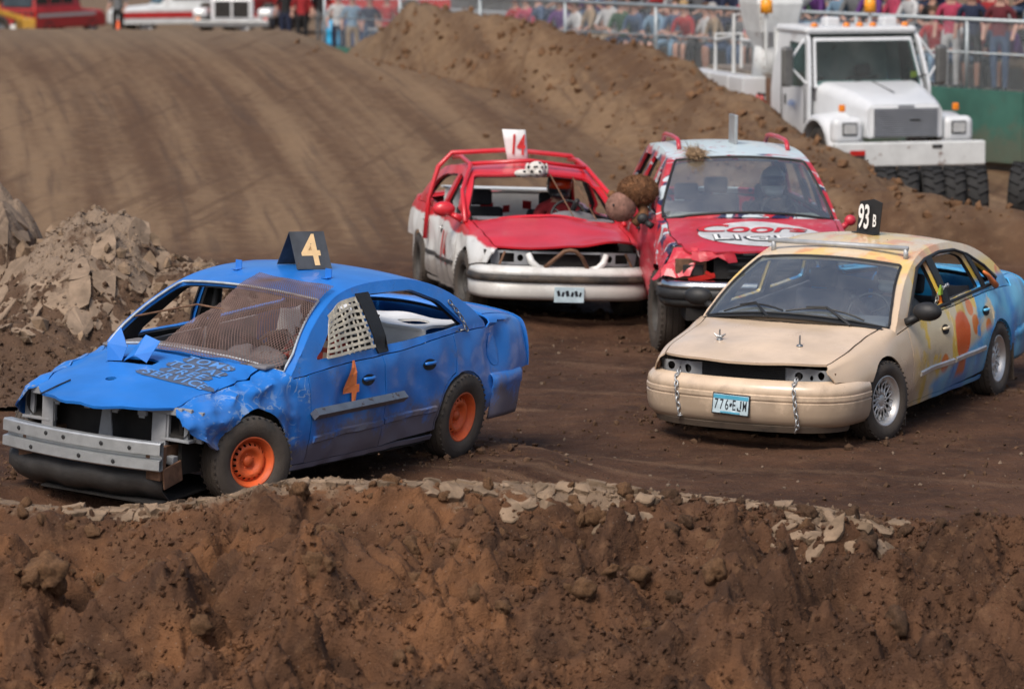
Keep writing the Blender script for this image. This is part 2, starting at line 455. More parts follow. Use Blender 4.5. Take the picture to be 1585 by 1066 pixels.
def Hg(x, y, detail=True, mound=True):
    z = H0(x, y, detail, mound)
    num = 0; den = 1e-3
    for p, z0 in zip(WHEELS, _wz):
        g = np.exp(-((x - p.x)**2 + (y - p.y)**2) / .75**2)
        num = num + g * (p.z + .018 - z0); den = den + g
    return z + num / den * np.clip(den * 3, 0, 1)
GR = {}
def hz(x, y):
    for g in ('dirt_mound', 'dirt_berm', 'dirt_track', 'banked_slope'):
        if g in GR:
            x0, x1, y0, y1, Z = GR[g]
            if x0 < x < x1 and y0 < y < y1:
                ny, nx = Z.shape; fx = (x - x0) / (x1 - x0) * (nx - 1); fy = (y - y0) / (y1 - y0) * (ny - 1); i, j = int(fx), int(fy); fx -= i; fy -= j
                i, j = min(i, nx - 2), min(j, ny - 2)
                return float((Z[j, i] * (1 - fx) + Z[j, i + 1] * fx) * (1 - fy) + (Z[j + 1, i] * (1 - fx) + Z[j + 1, i + 1] * fx) * fy)
    return 0.0

# ------------------------------------------------------------------ dirt materials
def dirt_mat(name, dark, mid, light, crust=None, streak=False, bs=1.0, warm=None, crest=False, mound=False, ridge=False):
    t = NT(name)
    n1 = t.noise(.9 * bs, 4, .62); n2 = t.noise(5 * bs, 4, .65); n3 = t.noise(38 * bs, 3, .65)
    c = t.mix(t.step(n1, .32, .68), dark, mid)
    c = t.mix(t.ma('MULTIPLY', t.step(n2, .48, .78), .65), c, light)
    if warm: c = t.mix(t.ma('MULTIPLY', t.step(t.ma('SUBTRACT', t.noise(1.3, 4, .6), t.ma('MULTIPLY', t.step(t.xyz()[0], -.6, 2.2), .17)), .42, .68), .6), c, warm)
    X, Y, Z = t.xyz()
    if streak:
        u = t.ma('ADD', t.ma('ADD', X, t.ma('MULTIPLY', t.ma('SUBTRACT', Y, 60.0), .172)), t.ma('MULTIPLY', t.ma('POWER', t.ma('SUBTRACT', Y, 60.0), 2.0), .002))
        cv = t.n('ShaderNodeCombineXYZ'); t.put(cv.inputs[0], u); t.put(cv.inputs[1], t.ma('MULTIPLY', Y, .035))
        s1 = t.noise(1.1, 3, .6, cv.outputs[0]); s2 = t.noise(4.5, 2, .6, cv.outputs[0])
        far = t.step(Y, 43.0, 47.5)
        s1 = t.ma('ADD', t.ma('MULTIPLY', s1, .72), t.ma('MULTIPLY', n2, .28))
        c = t.mix(t.ma('MULTIPLY', far, .9), c, t.mix(t.step(s1, .38, .62), (.105, .058, .031), (.225, .146, .084)))
        c = t.mix(t.ma('MULTIPLY', t.ma('MULTIPLY', far, t.step(s2, .52, .72)), .55), c, (0.074, 0.045, 0.030))
        c = t.mix(t.ma('MULTIPLY', far, t.ma('MULTIPLY', t.step(Y, 66, 76), .55)), c, (0.200, 0.148, 0.100))
        cx = t.n('ShaderNodeCombineXYZ'); t.put(cx.inputs[0], t.ma('SUBTRACT', t.ma('MULTIPLY', X, .9), t.ma('MULTIPLY', Y, .16))); t.put(cx.inputs[1], t.ma('MULTIPLY', Y, .05))
        s4 = t.noise(2.6, 3, .6, cx.outputs[0], .3)
        c = t.mix(t.ma('MULTIPLY', t.ma('MULTIPLY', far, t.step(s4, .58, .66)), .45), c, (.080, .043, .023))
        c = t.mix(t.ma('MULTIPLY', t.ma('MULTIPLY', far, t.step(n3, .55, .7)), .4), c, (.075, .042, .024))
        # tyre marks across the flat track
        cw = t.n('ShaderNodeCombineXYZ'); t.put(cw.inputs[0], t.ma('ADD', t.ma('MULTIPLY', X, .45), t.ma('MULTIPLY', Y, .9))); t.put(cw.inputs[1], t.ma('MULTIPLY', X, .12))
        s3 = t.noise(1.5, 3, .6, cw.outputs[0], .4)
        near = t.ma('SUBTRACT', 1.0, far)
        c = t.mix(t.ma('MULTIPLY', near, t.ma('MULTIPLY', t.step(s3, .56, .66), .6)), c, (.150, .088, .052))
        c = t.mix(t.ma('MULTIPLY', near, t.ma('MULTIPLY', t.step(t.noise(3.2, 3, .7), .55, .75), .5)), c, (.042, .024, .017))
    if crest:
        dd = t.ma('ABSOLUTE', t.ma('SUBTRACT', Y, t.ma('ADD', 24.20, t.ma('MULTIPLY', t.ma('SINE', t.ma('ADD', t.ma('MULTIPLY', X, 1.1), .4)), .18))))
        k = t.ma('SUBTRACT', 1.0, t.step(t.ma('ADD', dd, t.ma('MULTIPLY', t.ma('SUBTRACT', t.noise(4.0, 4, .65), .5), .9)), .08, .24))
        k = t.ma('MULTIPLY', k, t.ma('SUBTRACT', 1.0, t.step(X, 1.9, 2.6)))
        c = t.mix(t.ma('MULTIPLY', k, .85), c, (.200, .142, .096))
    if crust:
        k = t.step(t.ma('ADD', t.noise(2.6, 4, .6), t.ma('MULTIPLY', t.ma('SUBTRACT', Z, .9), .38)), .42, .56)
        c = t.mix(k, c, crust)
    v = t.n('ShaderNodeTexVoronoi'); t.put(v.inputs['Vector'], t.co()); v.inputs['Scale'].default_value = 26 * bs; v.inputs['Randomness'].default_value = 1
    peb = t.ma('SUBTRACT', 1.0, t.step(v.outputs['Distance'], .10, .2))
    sel = t.ma('GREATER_THAN', t.xyz(v.outputs['Color'])[0], .86)
    c = t.mix(t.ma('MULTIPLY', t.ma('MULTIPLY', peb, sel), .6), c, (.30, .24, .19))
    h = t.ma('ADD', t.ma('ADD', t.ma('MULTIPLY', n2, 1.2), t.ma('MULTIPLY', n3, .55)), t.ma('MULTIPLY', peb, t.ma('MULTIPLY', sel, .12)))
    t.bump(h, .8, .05 / bs)
    return t.out(c, .93, 0, .25)
m_track = dirt_mat('track_dirt', (.042, .019, .010), (.090, .043, .023), (.135, .075, .042), streak=True)
m_berm = dirt_mat('berm_dirt', (.046, .023, .013), (.104, .050, .026), (.160, .086, .046), bs=1.6, warm=(.215, .096, .040), crest=True)
m_mound = dirt_mat('mound_dirt', (0.074, 0.042, 0.026), (0.113, 0.070, 0.045), (0.157, 0.104, 0.070), crust=(0.235, 0.174, 0.126))
m_ridge = m_track
m_crust = mat('pale_crust', (.215, .152, .102), .95, 0, .35, 5, .8, 45, spec=.2)
m_clod = mat('dirt_clod', (0.144, 0.078, 0.041), .95, 0, .3, 6, .8, 38, spec=.2)
m_clod2 = mat('dirt_clod_dark', (0.087, 0.050, 0.030), .95, 0, .3, 6, .8, 38, spec=.2)

def sheet(name, x0, x1, y0, y1, dx, dy, m, detail=True, fn=None, lower=0.0, keep=None):
    nx = int((x1 - x0) / dx) + 1; ny = int((y1 - y0) / dy) + 1
    X, Y = np.meshgrid(np.linspace(x0, x1, nx), np.linspace(y0, y1, ny))
    Z = (fn or Hg)(X, Y, detail) - lower
    GR[name] = (x0, x1, y0, y1, Z)
    co = np.stack([X, Y, Z], -1).reshape(-1, 3).astype(np.float32)
    i = (np.arange(ny - 1)[:, None] * nx + np.arange(nx - 1)[None, :]).ravel()
    q = np.stack([i, i + 1, i + nx + 1, i + nx], 1).astype(np.int32)
    if keep is not None: q = q[keep(X, Y).ravel()[q].all(1)]
    me = bpy.data.meshes.new(name); me.vertices.add(len(co)); me.vertices.foreach_set('co', co.ravel())
    me.loops.add(q.size); me.loops.foreach_set('vertex_index', q.ravel())
    me.polygons.add(len(q)); me.polygons.foreach_set('loop_start', np.arange(len(q), dtype=np.int32) * 4)
    me.polygons.foreach_set('loop_total', np.full(len(q), 4, np.int32)); me.polygons.foreach_set('use_smooth', np.ones(len(q), bool))
    me.update(calc_edges=True); me.validate()
    me.materials.append(m)
    o = bpy.data.objects.new(name, me); C.objects.link(o); o['kind'] = 'structure'
    return o
berm = sheet('dirt_berm', -5.2, 5.2, 19.5, 25.3, .0165, .0165, m_berm)
track = sheet('dirt_track', -9, 9, 25.3, 44, .045, .045, m_track, fn=lambda X, Y, d: Hg(X, Y, d, False))
slope = sheet('banked_slope', -16, 14, 44, 86, .10, .14, m_track)
mound_o = sheet('dirt_mound', -8.6, -1.9, 31.0, 40.5, .034, .05, m_mound, keep=lambda X, Y: mound_h(X, Y, False)[1] > .035)
# one wide sheet to the horizon, just below the detailed ones
def FGZ(y): return float(np.interp(y, [86, 100, 118, 160, 200], [-.12, -.12, -.25, -2.3, -2.6]))
def ring_ground():
    b = B()
    xs = [-900, -200, -60, -16, -9, -5.2, 5.2, 9, 14, 60, 200, 900]; ys = [-300, 0, 12, 19.5, 25.3, 44, 86, 100, 118, 130, 145, 160, 200, 500, 1200]
    V = []
    for yy in ys:
        for xx in xs:
            inside_ = (-16 <= xx <= 14) and (19.5 <= yy <= 86)
            V.append((xx, yy, -.9 if inside_ else (-.75 if yy < 19.6 else FGZ(yy))))
    nx = len(xs); F = []
    for j in range(len(ys) - 1):
        for i in range(nx - 1): F.append((j * nx + i, j * nx + i + 1, (j + 1) * nx + i + 1, (j + 1) * nx + i))
    o = mesh_obj('ground', V, F, m_track); o['kind'] = 'structure'
ring_ground()
# ------------------------------------------------------------------ shared materials
m_rubber = mat('rubber', (.026, .025, .024), .82, 0, .3, 12, .4, 90, dirt=.28)
m_tread = mat('dusty_tread', (.055, .046, .040), .92, 0, .3, 9, .6, 70)
m_black = mat('black_plastic', (.018, .018, .019), .55, 0, .2, 9, .2, 70)
m_black_dirty = mat('dirty_black_plastic', (.022, .021, .02), .6, 0, .25, 6, .3, 60, dirt=.55)
m_under = mat('underbody', (.012, .010, .009), .9, 0, .3, 6, .3)
m_steel = mat('bare_steel', (.30, .31, .32), .42, .85, .12, 8, .15, 70, rust=.12)
m_galv = mat('galvanised_steel', (.50, .52, .53), .42, .7, .1, 10, .1, 80)
m_chrome = mat('scuffed_chrome', (.62, .63, .64), .16, 1.0, .08, 6, .1, 30)
m_rusty = mat('rusty_steel', (.16, .085, .05), .8, .2, .35, 9, .4, 60)
m_fabric = mat('seat_fabric', (.022, .023, .028), .95, 0, .2, 14, .3, 120)
m_lightgrey = mat('grey_primer', (.24, .25, .265), .55, 0, .12, 5, .1, 50, dirt=.25)
m_whitep = mat('white_paint', (.70, .71, .71), .45, 0, .07, 4, .05, 40, dirt=.4)
m_orange = mat('orange_paint', (.74, .10, .010), .5, 0, .25, 8, .1, 60, dirt=.22)
m_orange2 = mat('orange_number', (.78, .21, .06), .6, 0, .12, 9)
m_cloth_red = mat('red_jacket', (.28, .02, .025), .85, 0, .2, 9, .2, 60)
m_skin = mat('skin', (.48, .28, .20), .6, 0, .08, 8)
m_dash = mat('dash_plastic', (.16, .155, .165), .75, 0, .12, 6, .1, 60, dirt=.2)
m_hair = mat('dark_hair', (.035, .022, .015), .8, 0, .2, 14, .4, 90)
m_strap = mat('cream_webbing', (.62, .57, .46), .85, 0, .15, 14, .3, 120)
m_lens = mat('lamp_lens', (.55, .57, .58), .12, .3, .1, 8)
m_amber = mat('amber_lens', (.75, .22, .02), .25, 0, .12, 10)
m_redlens = mat('red_lens', (.45, .02, .015), .25, 0, .1, 10)
m_cardark = mat('dark_cavity', (.02, .018, .017), .85, 0, .3, 6)
m_glass_dusty = glass('dusty_windscreen', (.80, .90, .90), .13)
m_glass_clear = glass('side_glass', (.7, .78, .78), .12)

# ------------------------------------------------------------------ car body surface
class Body:
    """lower body: stations along x, each seven (y, z) points from rocker (s=0) over belt (s=3) and bonnet edge (s=4) to the centre line (s=6)"""
    def __init__(s, table, arch, tumble=(.30, .25), bow=(.20, .07, .10), crown=.045, dent=None):
        s.xs = [r[0] for r in table]; s.rows = np.array([[p for q in r[1] for p in q] for r in table]).reshape(len(table), 7, 2)
        s.arch = arch; s.tumble = tumble; s.bow = bow; s.crown = crown; s.dent = dent
        a = np.array(arch); L = np.concatenate([[0], np.cumsum(np.hypot(*np.diff(a, axis=0).T))]); s.at = L / L[-1]; s.aa = a
        s.cache = {}
        r0, r1 = s.row(arch[0][0]), s.row(arch[-1][0])
        s.cr0 = r0[6][1] - r0[3][1] - .025; s.cr1 = r1[6][1] - r1[3][1] - .02
    def row(s, x):
        k = round(x, 4)
        if k not in s.cache: s.cache[k] = hermite(s.xs, s.rows, x)
        return s.cache[k]
    def p0(s, x, t):
        sg = 1.0
        if t > 6: t = 12 - t; sg = -1.0
        y, z = hermite(np.arange(7), s.row(x), t)
        return Vector((x, sg * y, z))
    def lo(s, x, t, side=1):
        p = s.p0(x, t); p.y *= side
        if s.dent: p = s.dent(p)
        return p
    def s_of(s, x, z):
        a, b = 0.0, 3.4
        for _ in range(22):
            m = (a + b) / 2
            if s.p0(x, m).z < z: a = m
            else: b = m
        return (a + b) / 2
    def gy(s, x, z):
        y, zb = s.row(x)[3]
        d = max(0, z - zb); return y - .012 - s.tumble[0] * d - s.tumble[1] * d * d
    def side(s, x, z, side=1):
        p = Vector((x, side * s.gy(x, z), z))
        return s.dent(p) if s.dent else p
    def archp(s, t):
        return hermite(s.at, s.aa, t)
    def top(s, t, v):
        x, z = s.archp(t); y = s.gy(x, z) - .004
        w = 1 - v * v
        b0, b1, b2 = s.bow
        tt = t
        bw = b0 + (b1 - b0) * min(1, tt / .35) if tt < .35 else (b1 + (-b2 - b1) * min(1, max(0, (tt - .6)) / .4))
        f0 = max(0, 1 - tt / .33)**1.3; f1 = max(0, 1 - (1 - tt) / .3)**1.3
        cr = s.crown + (s.cr0 - s.crown) * f0 + (s.cr1 - s.crown) * f1
        p = Vector((x + bw * w, y * v, z + cr * w))
        return s.dent(p) if s.dent else p
def arch_pts(b, cx, r, z0, cz, a0=0, a1=180, n=22):
    """wheel-arch edge in (x, s), from the rear (180) to the front (0)"""
    out = []
    for i in range(n + 1):
        a = R(a1 + (a0 - a1) * i / n); x = cx + r * math.cos(a); z = max(z0, cz + r * math.sin(a)); out.append((x, b.s_of(x, z)))
    return out
YS = .26
def panel(b, name, outline, m, parent, side=1, holes=(), sp=.06, solid=.012):
    return patch(name, outline, holes, sp, lambda x, s_: b.lo(x, s_, side), m, parent, solid=-solid if side > 0 else solid, ys=YS, flip=False)
def side_frame(b, m, parent, side, holes, base=None, sp=.06, solid=.03, name='side_frame', rng=(0, 1)):
    up = [tuple(b.archp(rng[0] + (rng[1] - rng[0]) * i / 40)) for i in range(41)]
    lo = [(x, b.row(x)[3][1]) for x in np.linspace(up[-1][0], up[0][0], 24)]
    lo = [p for p in lo if p[0] < up[0][0] - .01 and p[0] > up[-1][0] + .01]
    return patch(name, up + lo, holes, sp, lambda x, z: b.side(x, z, side), m, parent, solid=solid if side < 0 else -solid)
def round_poly(pts, r=.05, n=4):
    out = []; k = len(pts)
    for i in range(k):
        p = Vector(pts[i]); a = Vector(pts[i - 1]) - p; c = Vector(pts[(i + 1) % k]) - p
        q = min(r, a.length * .45, c.length * .45); A = p + a.normalized() * q; Cc = p + c.normalized() * q
        for j in range(n + 1):
            t = j / n; out.append(tuple(A * (1 - t)**2 + p * 2 * t * (1 - t) + Cc * t * t))
    return out

# ------------------------------------------------------------------ wheels
def tyre_mesh(r, w, rim):
    h = w / 2
    prof = [(-h * .80, rim), (-h * .98, rim + (r - rim) * .25), (-h, rim + (r - rim) * .55), (-h * .93, r - .022), (-h * .80, r - .006),
            (-h * .55, r), (-h * .52, r - .009), (-h * .46, r - .009), (-h * .43, r), (-h * .05, r), (-h * .03, r - .009), (h * .03, r - .009), (h * .05, r), (h * .43, r), (h * .46, r - .009), (h * .52, r - .009), (h * .55, r),
            (h * .80, r - .006), (h * .93, r - .022), (h, rim + (r - rim) * .55), (h * 1.005, rim + (r - rim) * .50), (h * .98, rim + (r - rim) * .25), (h * .80, rim), (h * .6, rim - .012), (-h * .6, rim - .012)]
    b = B(); b.lathe(prof, 56, 'y', close=True)
    # shoulder lugs
    for k in range(40):
        a = k * 2 * math.pi / 40
        for sg in (-1, 1):
            b.box(Vector((math.cos(a) * (r - .006), sg * h * .86, math.sin(a) * (r - .006))), (.016, h * .16, .008), Matrix.Rotation(-a - math.pi / 2, 3, 'Y'))
    return b
def steel_rim(rim, w, holes=16, hub=True):
    """pressed steel wheel with a ring of round holes, outside towards +y"""
    h = w / 2; b = B()
    b.lathe([(-h * .8, rim * .93), (-h * .8, rim), (-h * .6, rim - .02), (h * .45, rim - .022), (h * .70, rim - .002), (h * .82, rim + .004), (h * .84, rim - .004), (h * .76, rim - .016), (h * .5, rim - .03), (h * .30, rim - .036), (h * .2, rim - .05)], 56)
    return b
def rim_face(rim, y0, nholes, rh, hr, parent, m, name='wheel_disc'):
    ro = rim - .035
    circ = lambda c, r_, n, ph=0: [(c[0] + r_ * math.cos(2 * math.pi * i / n + ph), c[1] + r_ * math.sin(2 * math.pi * i / n + ph)) for i in range(n)]
    holes = [circ((rh * math.cos(2 * math.pi * k / nholes), rh * math.sin(2 * math.pi * k / nholes)), hr, 10) for k in range(nholes)]
    holes += [circ((.057 * math.cos(2 * math.pi * k / 5 + .3), .057 * math.sin(2 * math.pi * k / 5 + .3)), .0, 3) for k in range(0)]
    def fn(u, v):
        r_ = math.hypot(u, v)
        y = y0 + .028 * math.exp(-((r_ - ro * .70) / .035)**2) - .03 * ss(ro * .62, ro * .35, r_) + .022 * ss(.075, .05, r_) - .02 * ss(ro * .9, ro, r_)
        return Vector((u, float(y), v))
    return patch(name, circ((0, 0), ro, 56), holes, .017, fn, m, parent, solid=.006, flip=True)
def bolt_ring(rad, y, n, r, ph=.3):
    b = B()
    for k in range(n):
        a = 2 * math.pi * k / n + ph; b.lathe([(0, .001), (0, r), (.016, r * .95), (.02, .001)], 6, 'y', (rad * math.cos(a), y, rad * math.sin(a)))
    return b
def add_wheel(car, pos, kind, side, steer=0.0, r=.325, w=.215, rimr=.19, rim_m=None, lean=0.0):
    """wheel (rim mesh) > tyre, disc, hub; its outer face looks to +y * side"""
    b = steel_rim(rimr, w)
    o = b.obj('wheel', rim_m, car, smooth=True)
    k = o.modifiers.new('e', 'EDGE_SPLIT'); k.split_angle = R(40)
    t = tyre_mesh(r, w, rimr); to = t.obj('tyre', m_rubber, o, smooth=True)
    k = to.modifiers.new('e', 'EDGE_SPLIT'); k.split_angle = R(38)
    h = w / 2
    if kind == 'steel':
        rim_face(rimr, h * .30, 18, rimr * .70, .0115, o, rim_m)
        for q in range(5): bolt_ring(.05, h * .12, 1, .011, .3 + q * 2 * math.pi / 5).obj('lug_nut', rim_m, o)
        hb = B(); hb.lathe([(h * .05, .045), (h * .32, .04), (h * .42, .034), (h * .44, .001)], 20); hb.obj('hub_cap', rim_m, o, smooth=True)
    elif kind == 'lattice':
        ro = rimr - .03; bb = B()
        bb.lathe([(h * .45, .001), (h * .45, .042), (h * .38, .055), (h * .30, .06)], 24)
        bb.lathe([(h * .28, ro - .012), (h * .40, ro - .006), (h * .42, ro + .01), (h * .2, ro + .016)], 48)
        n = 15
        for k in range(n):
            for sg in (-1, 1):
                a0 = 2 * math.pi * k / n; a1 = a0 + sg * .42
                P = []
                for q in range(6):
                    f = q / 5; a = a0 + (a1 - a0) * f; rr = .05 + (ro - .05) * f
                    P.append((rr * math.cos(a), h * (.42 - .10 * math.sin(f * math.pi)) - .002 * (sg > 0), rr * math.sin(a)))
                bb.tube(P, .0065, 5)
        bb.obj('wheel_disc', rim_m, o, smooth=True)
        dk = B(); dk.lathe([(h * .05, .001), (h * .05, ro), (h * .0, ro + .005)], 32); dk.obj('brake_disc', m_cardark, o)
    else:
        rim_face(rimr, h * .30, 10, rimr * .66, .018, o, rim_m)
        hb = B(); hb.lathe([(h * .05, .05), (h * .36, .045), (h * .42, .03), (h * .43, .001)], 16); hb.obj('hub_cap', rim_m, o, smooth=True)
    o.location = pos
    o.rotation_euler = (R(lean), R(random.uniform(0, 70)), R(steer) + (0 if side > 0 else math.pi))
    o.rotation_mode = 'XYZ'
    mm = Matrix.Rotation(R(steer) + (0 if side > 0 else math.pi), 3, 'Z') @ Matrix.Rotation(R(lean), 3, 'X') @ Matrix.Rotation(R(random.uniform(0, 70)), 3, 'Y')
    o.rotation_euler = mm.to_euler()
    return o

# ------------------------------------------------------------------ people
def skin_mesh(joints, bones, sub=1):
    """one continuous body: joints name->(pos, radius), bones (a, b)"""
    names = list(joints); idx = {n: i for i, n in enumerate(names)}
    me = bpy.data.meshes.new('body'); me.from_pydata([tuple(joints[n][0]) for n in names], [(idx[a], idx[b]) for a, b in bones], [])
    o = bpy.data.objects.new('body', me); C.objects.link(o)
    k = o.modifiers.new('skin', 'SKIN'); k.use_smooth_shade = True
    for i, n in enumerate(names):
        sv = me.skin_vertices[0].data[i]; rr = joints[n][1]
        sv.radius = rr if isinstance(rr, tuple) else (rr, rr); sv.use_root = (n == 'pelvis')
    k2 = o.modifiers.new('sub', 'SUBSURF'); k2.levels = k2.render_levels = sub
    dg = bpy.context.evaluated_depsgraph_get(); res = bpy.data.meshes.new_from_object(o.evaluated_get(dg))
    bpy.data.objects.remove(o); bpy.data.meshes.remove(me)
    return res
def body_mesh(joints, bones, region, mats, sub=1):
    """region: (a, b)->material index by nearest bone"""
    me = skin_mesh(joints, bones, sub)
    for m in mats: me.materials.append(m)
    seg = [(Vector(joints[a][0]), Vector(joints[b][0]), region[(a, b)]) for a, b in bones]
    for p in me.polygons:
        c = p.center; best = (9e9, 0)
        for a, b, r_ in seg:
            d = b - a; t = max(0, min(1, (c - a).dot(d) / max(1e-9, d.length_squared)))
            e = (c - (a + d * t)).length
            if e < best[0]: best = (e, r_)
        p.material_index = best[1]; p.use_smooth = True
    return me
def hand_joints(J, Bn, Rg, key, wrist, dirv, side_v, mi, curl=.5, size=1.0):
    """palm and five fingers from the wrist joint"""
    d = Vector(dirv).normalized(); s_ = Vector(side_v).normalized(); n = d.cross(s_).normalized()
    J[key + 'palm'] = (Vector(wrist) + d * .05 * size, (.022, .034)); Bn.append((wrist_name(key), key + 'palm')); Rg[(wrist_name(key), key + 'palm')] = mi
    for i in range(4):
        off = (i - 1.5) * .019; L = (.065, .075, .07, .055)[i] * size
        a = Vector(wrist) + d * .085 * size + s_ * off; m_ = a + (d * math.cos(curl) + n * math.sin(curl)) * L * .55; e = m_ + (d * math.cos(curl * 2.2) + n * math.sin(curl * 2.2)) * L * .5
        p = None
        for q, pos in enumerate((a, m_, e)):
            nm = f'{key}f{i}{q}'; J[nm] = (pos, .009 - .001 * q); pr = p or key + 'palm'; Bn.append((pr, nm)); Rg[(pr, nm)] = mi; p = nm
    a = Vector(wrist) + d * .03 * size - s_ * .035; e = a + (d * .7 - s_ * .6 + n * .4).normalized() * .045
    J[key + 't0'] = (a, .011); J[key + 't1'] = (e, .009)
    Bn += [(key + 'palm', key + 't0'), (key + 't0', key + 't1')]; Rg[(key + 'palm', key + 't0')] = mi; Rg[(key + 't0', key + 't1')] = mi
def wrist_name(key): return key + 'wr'
def driver(name, origin, label, jacket, trousers, helmet_m, visor_m, parent_matrix, arm_out=False, helmet=True):
    """seated driver in car coordinates (facing +x), hands on a wheel in front"""
    ox, oy, oz = origin
    P = lambda x, y, z: Vector((ox + x, oy + y, oz + z))
    J = {'pelvis': (P(0, 0, .10), (.15, .12)), 'waist': (P(-.04, 0, .28), (.15, .11)), 'chest': (P(-.06, 0, .46), (.19, .125)), 'neckb': (P(-.05, 0, .60), (.10, .08)),
         'neck': (P(-.03, 0, .67), .058), 'head': (P(-.01, 0, .78), (.085, .10)), 'crown': (P(-.015, 0, .86), (.07, .08))}
    Bn = [('pelvis', 'waist'), ('waist', 'chest'), ('chest', 'neckb'), ('neckb', 'neck'), ('neck', 'head'), ('head', 'crown')]
    Rg = {k: 0 for k in Bn}; Rg[('neckb', 'neck')] = 2; Rg[('neck', 'head')] = 2; Rg[('head', 'crown')] = 2
    for s_, n in ((1, 'L'), (-1, 'R')):
        J[n + 'sh'] = (P(-.05, s_ * .20, .53), .072); J[n + 'el'] = (P(.14, s_ * .26, .33), .05); J[n + 'wr'] = (P(.38, s_ * .15, .42), .034)
        J[n + 'hip'] = (P(.10, s_ * .10, .09), .10); J[n + 'kn'] = (P(.52, s_ * .14, .20), .072); J[n + 'an'] = (P(.80, s_ * .12, -.10), .05); J[n + 'to'] = (P(.95, s_ * .12, -.08), .042)
        for a, b, m_ in (('neckb', n + 'sh', 0), (n + 'sh', n + 'el', 0), (n + 'el', n + 'wr', 0), ('pelvis', n + 'hip', 1), (n + 'hip', n + 'kn', 1), (n + 'kn', n + 'an', 1), (n + 'an', n + 'to', 3)):
            Bn.append((a, b)); Rg[(a, b)] = m_
        hand_joints(J, Bn, Rg, n, J[n + 'wr'][0], (1, -.2 * s_, .12), (0, s_ * .5, .8), 2, .7)
    me = body_mesh(J, Bn, Rg, [jacket, trousers, m_skin, m_black], 1)
    o = bpy.data.objects.new(name, me); C.objects.link(o); o.matrix_world = parent_matrix
    tag(o, label, 'person')
    if helmet:
        c = P(-.01, 0, .80); h = B(); h.sphere(c, (.165, .135, .16), 20, 14)
        ho = h.obj('helmet', helmet_m, o, smooth=True)
        v = B()
        for i in range(3):
            pass
        pts = []; F = []
        for j, zz in enumerate((-.035, 0.0, .035, .07)):
            for i in range(11):
                a = R(-62 + 124 * i / 10); rr = math.sqrt(max(.01, 1 - (zz / .165)**2)) * 1.03
                pts.append((c.x + .168 * rr * math.cos(a), c.y + .138 * rr * math.sin(a), c.z + zz))
        for j in range(3):
            for i in range(10): F.append((j * 11 + i, j * 11 + i + 1, (j + 1) * 11 + i + 1, (j + 1) * 11 + i))
        mesh_obj('visor', pts, F, visor_m, ho, smooth=True, solid=.006)
        ch = B(); ch.sphere((c.x + .10, c.y, c.z - .10), (.09, .10, .05), 14, 8); ch.obj('chin_bar', helmet_m, ho, smooth=True)
    else:
        f = B(); f.sphere((P(.085, 0, .775)), (.02, .016, .022), 8, 6); f.obj('nose', m_skin, o, smooth=True)
        hr = B(); hr.sphere(P(-.03, 0, .83), (.115, .10, .10), 14, 10); hr.obj('hair', m_hair, o, smooth=True)
    return o
def steering_wheel(car, c, tilt=25, r=.185, m=None):
    b = B(); n = 28
    M_ = Matrix.Translation(Vector(c)) @ Matrix.Rotation(R(-tilt), 4, 'Y')
    ring = [M_ @ Vector((0, r * math.cos(2 * math.pi * i / n), r * math.sin(2 * math.pi * i / n))) for i in range(n + 1)]
    b.tube(ring, .014, 8, False)
    for a in (0, 120, 240): b.tube([M_ @ Vector((0, 0, 0)), M_ @ Vector((0, r * math.cos(R(a - 90)), r * math.sin(R(a - 90))))], .012, 6)
    b.tube([M_ @ Vector((0, 0, 0)), M_ @ Vector((.45, 0, 0))], .03, 8)
    return b.obj('steering_wheel', m or m_black, car, smooth=True)
def bucket_seat(car, c, m, name='seat'):
    b = B(); x, y, z = c
    prof = [(.24, .05), (.24, .14), (.05, .11), (-.18, .12), (-.26, .30), (-.33, .62), (-.34, .68), (-.42, .68), (-.40, .4), (-.32, .05)]
    for sgn in (0,):
        v = []; f = []; n = len(prof); ws = [-.25, -.21, .21, .25]
        for j, wy in enumerate(ws):
            for (px, pz) in prof:
                kx = .02 if j in (0, 3) else 0
                v.append((x + px - kx, y + wy, z + pz - (.015 if j in (0, 3) else 0)))
        for j in range(3):
            for i in range(n): f.append((j * n + i, j * n + (i + 1) % n, (j + 1) * n + (i + 1) % n, (j + 1) * n + i))
        f.append(tuple(range(n))[::-1]); f.append(tuple(3 * n + i for i in range(n)))
        b.add(v, f)
    s_ = b.obj(name, m, car, bevel=.02)
    h = B(); h.box((x - .385, y, z + .78), (.10, .25, .17), (0, -.15, 0)); h.obj('headrest', m, s_, bevel=.03)
    return s_
def chain(car, pts, link_len=.045, r=.0045, m=None, name='chain'):
    """real links along a polyline"""
    P = [Vector(p) for p in pts]; b = B(); k = 0
    L = sum((P[i + 1] - P[i]).length for i in range(len(P) - 1)); n = max(2, int(L / (link_len * .78)))
    for i in range(n):
        d = L * (i + .5) / n; q = 0
        while q < len(P) - 2 and d > (P[q + 1] - P[q]).length: d -= (P[q + 1] - P[q]).length; q += 1
        t = (P[q + 1] - P[q]).normalized(); c = P[q] + t * d
        a = t.cross(Vector((.3, .9, .2))).normalized(); 
        if i % 2: a = t.cross(a).normalized()
        ring = [c + t * (link_len / 2 * math.cos(2 * math.pi * j / 10)) + a * (link_len * .3 * math.sin(2 * math.pi * j / 10)) for j in range(11)]
        b.tube(ring, r, 5, False)
    return b.obj(name, m or m_galv, car, smooth=True)
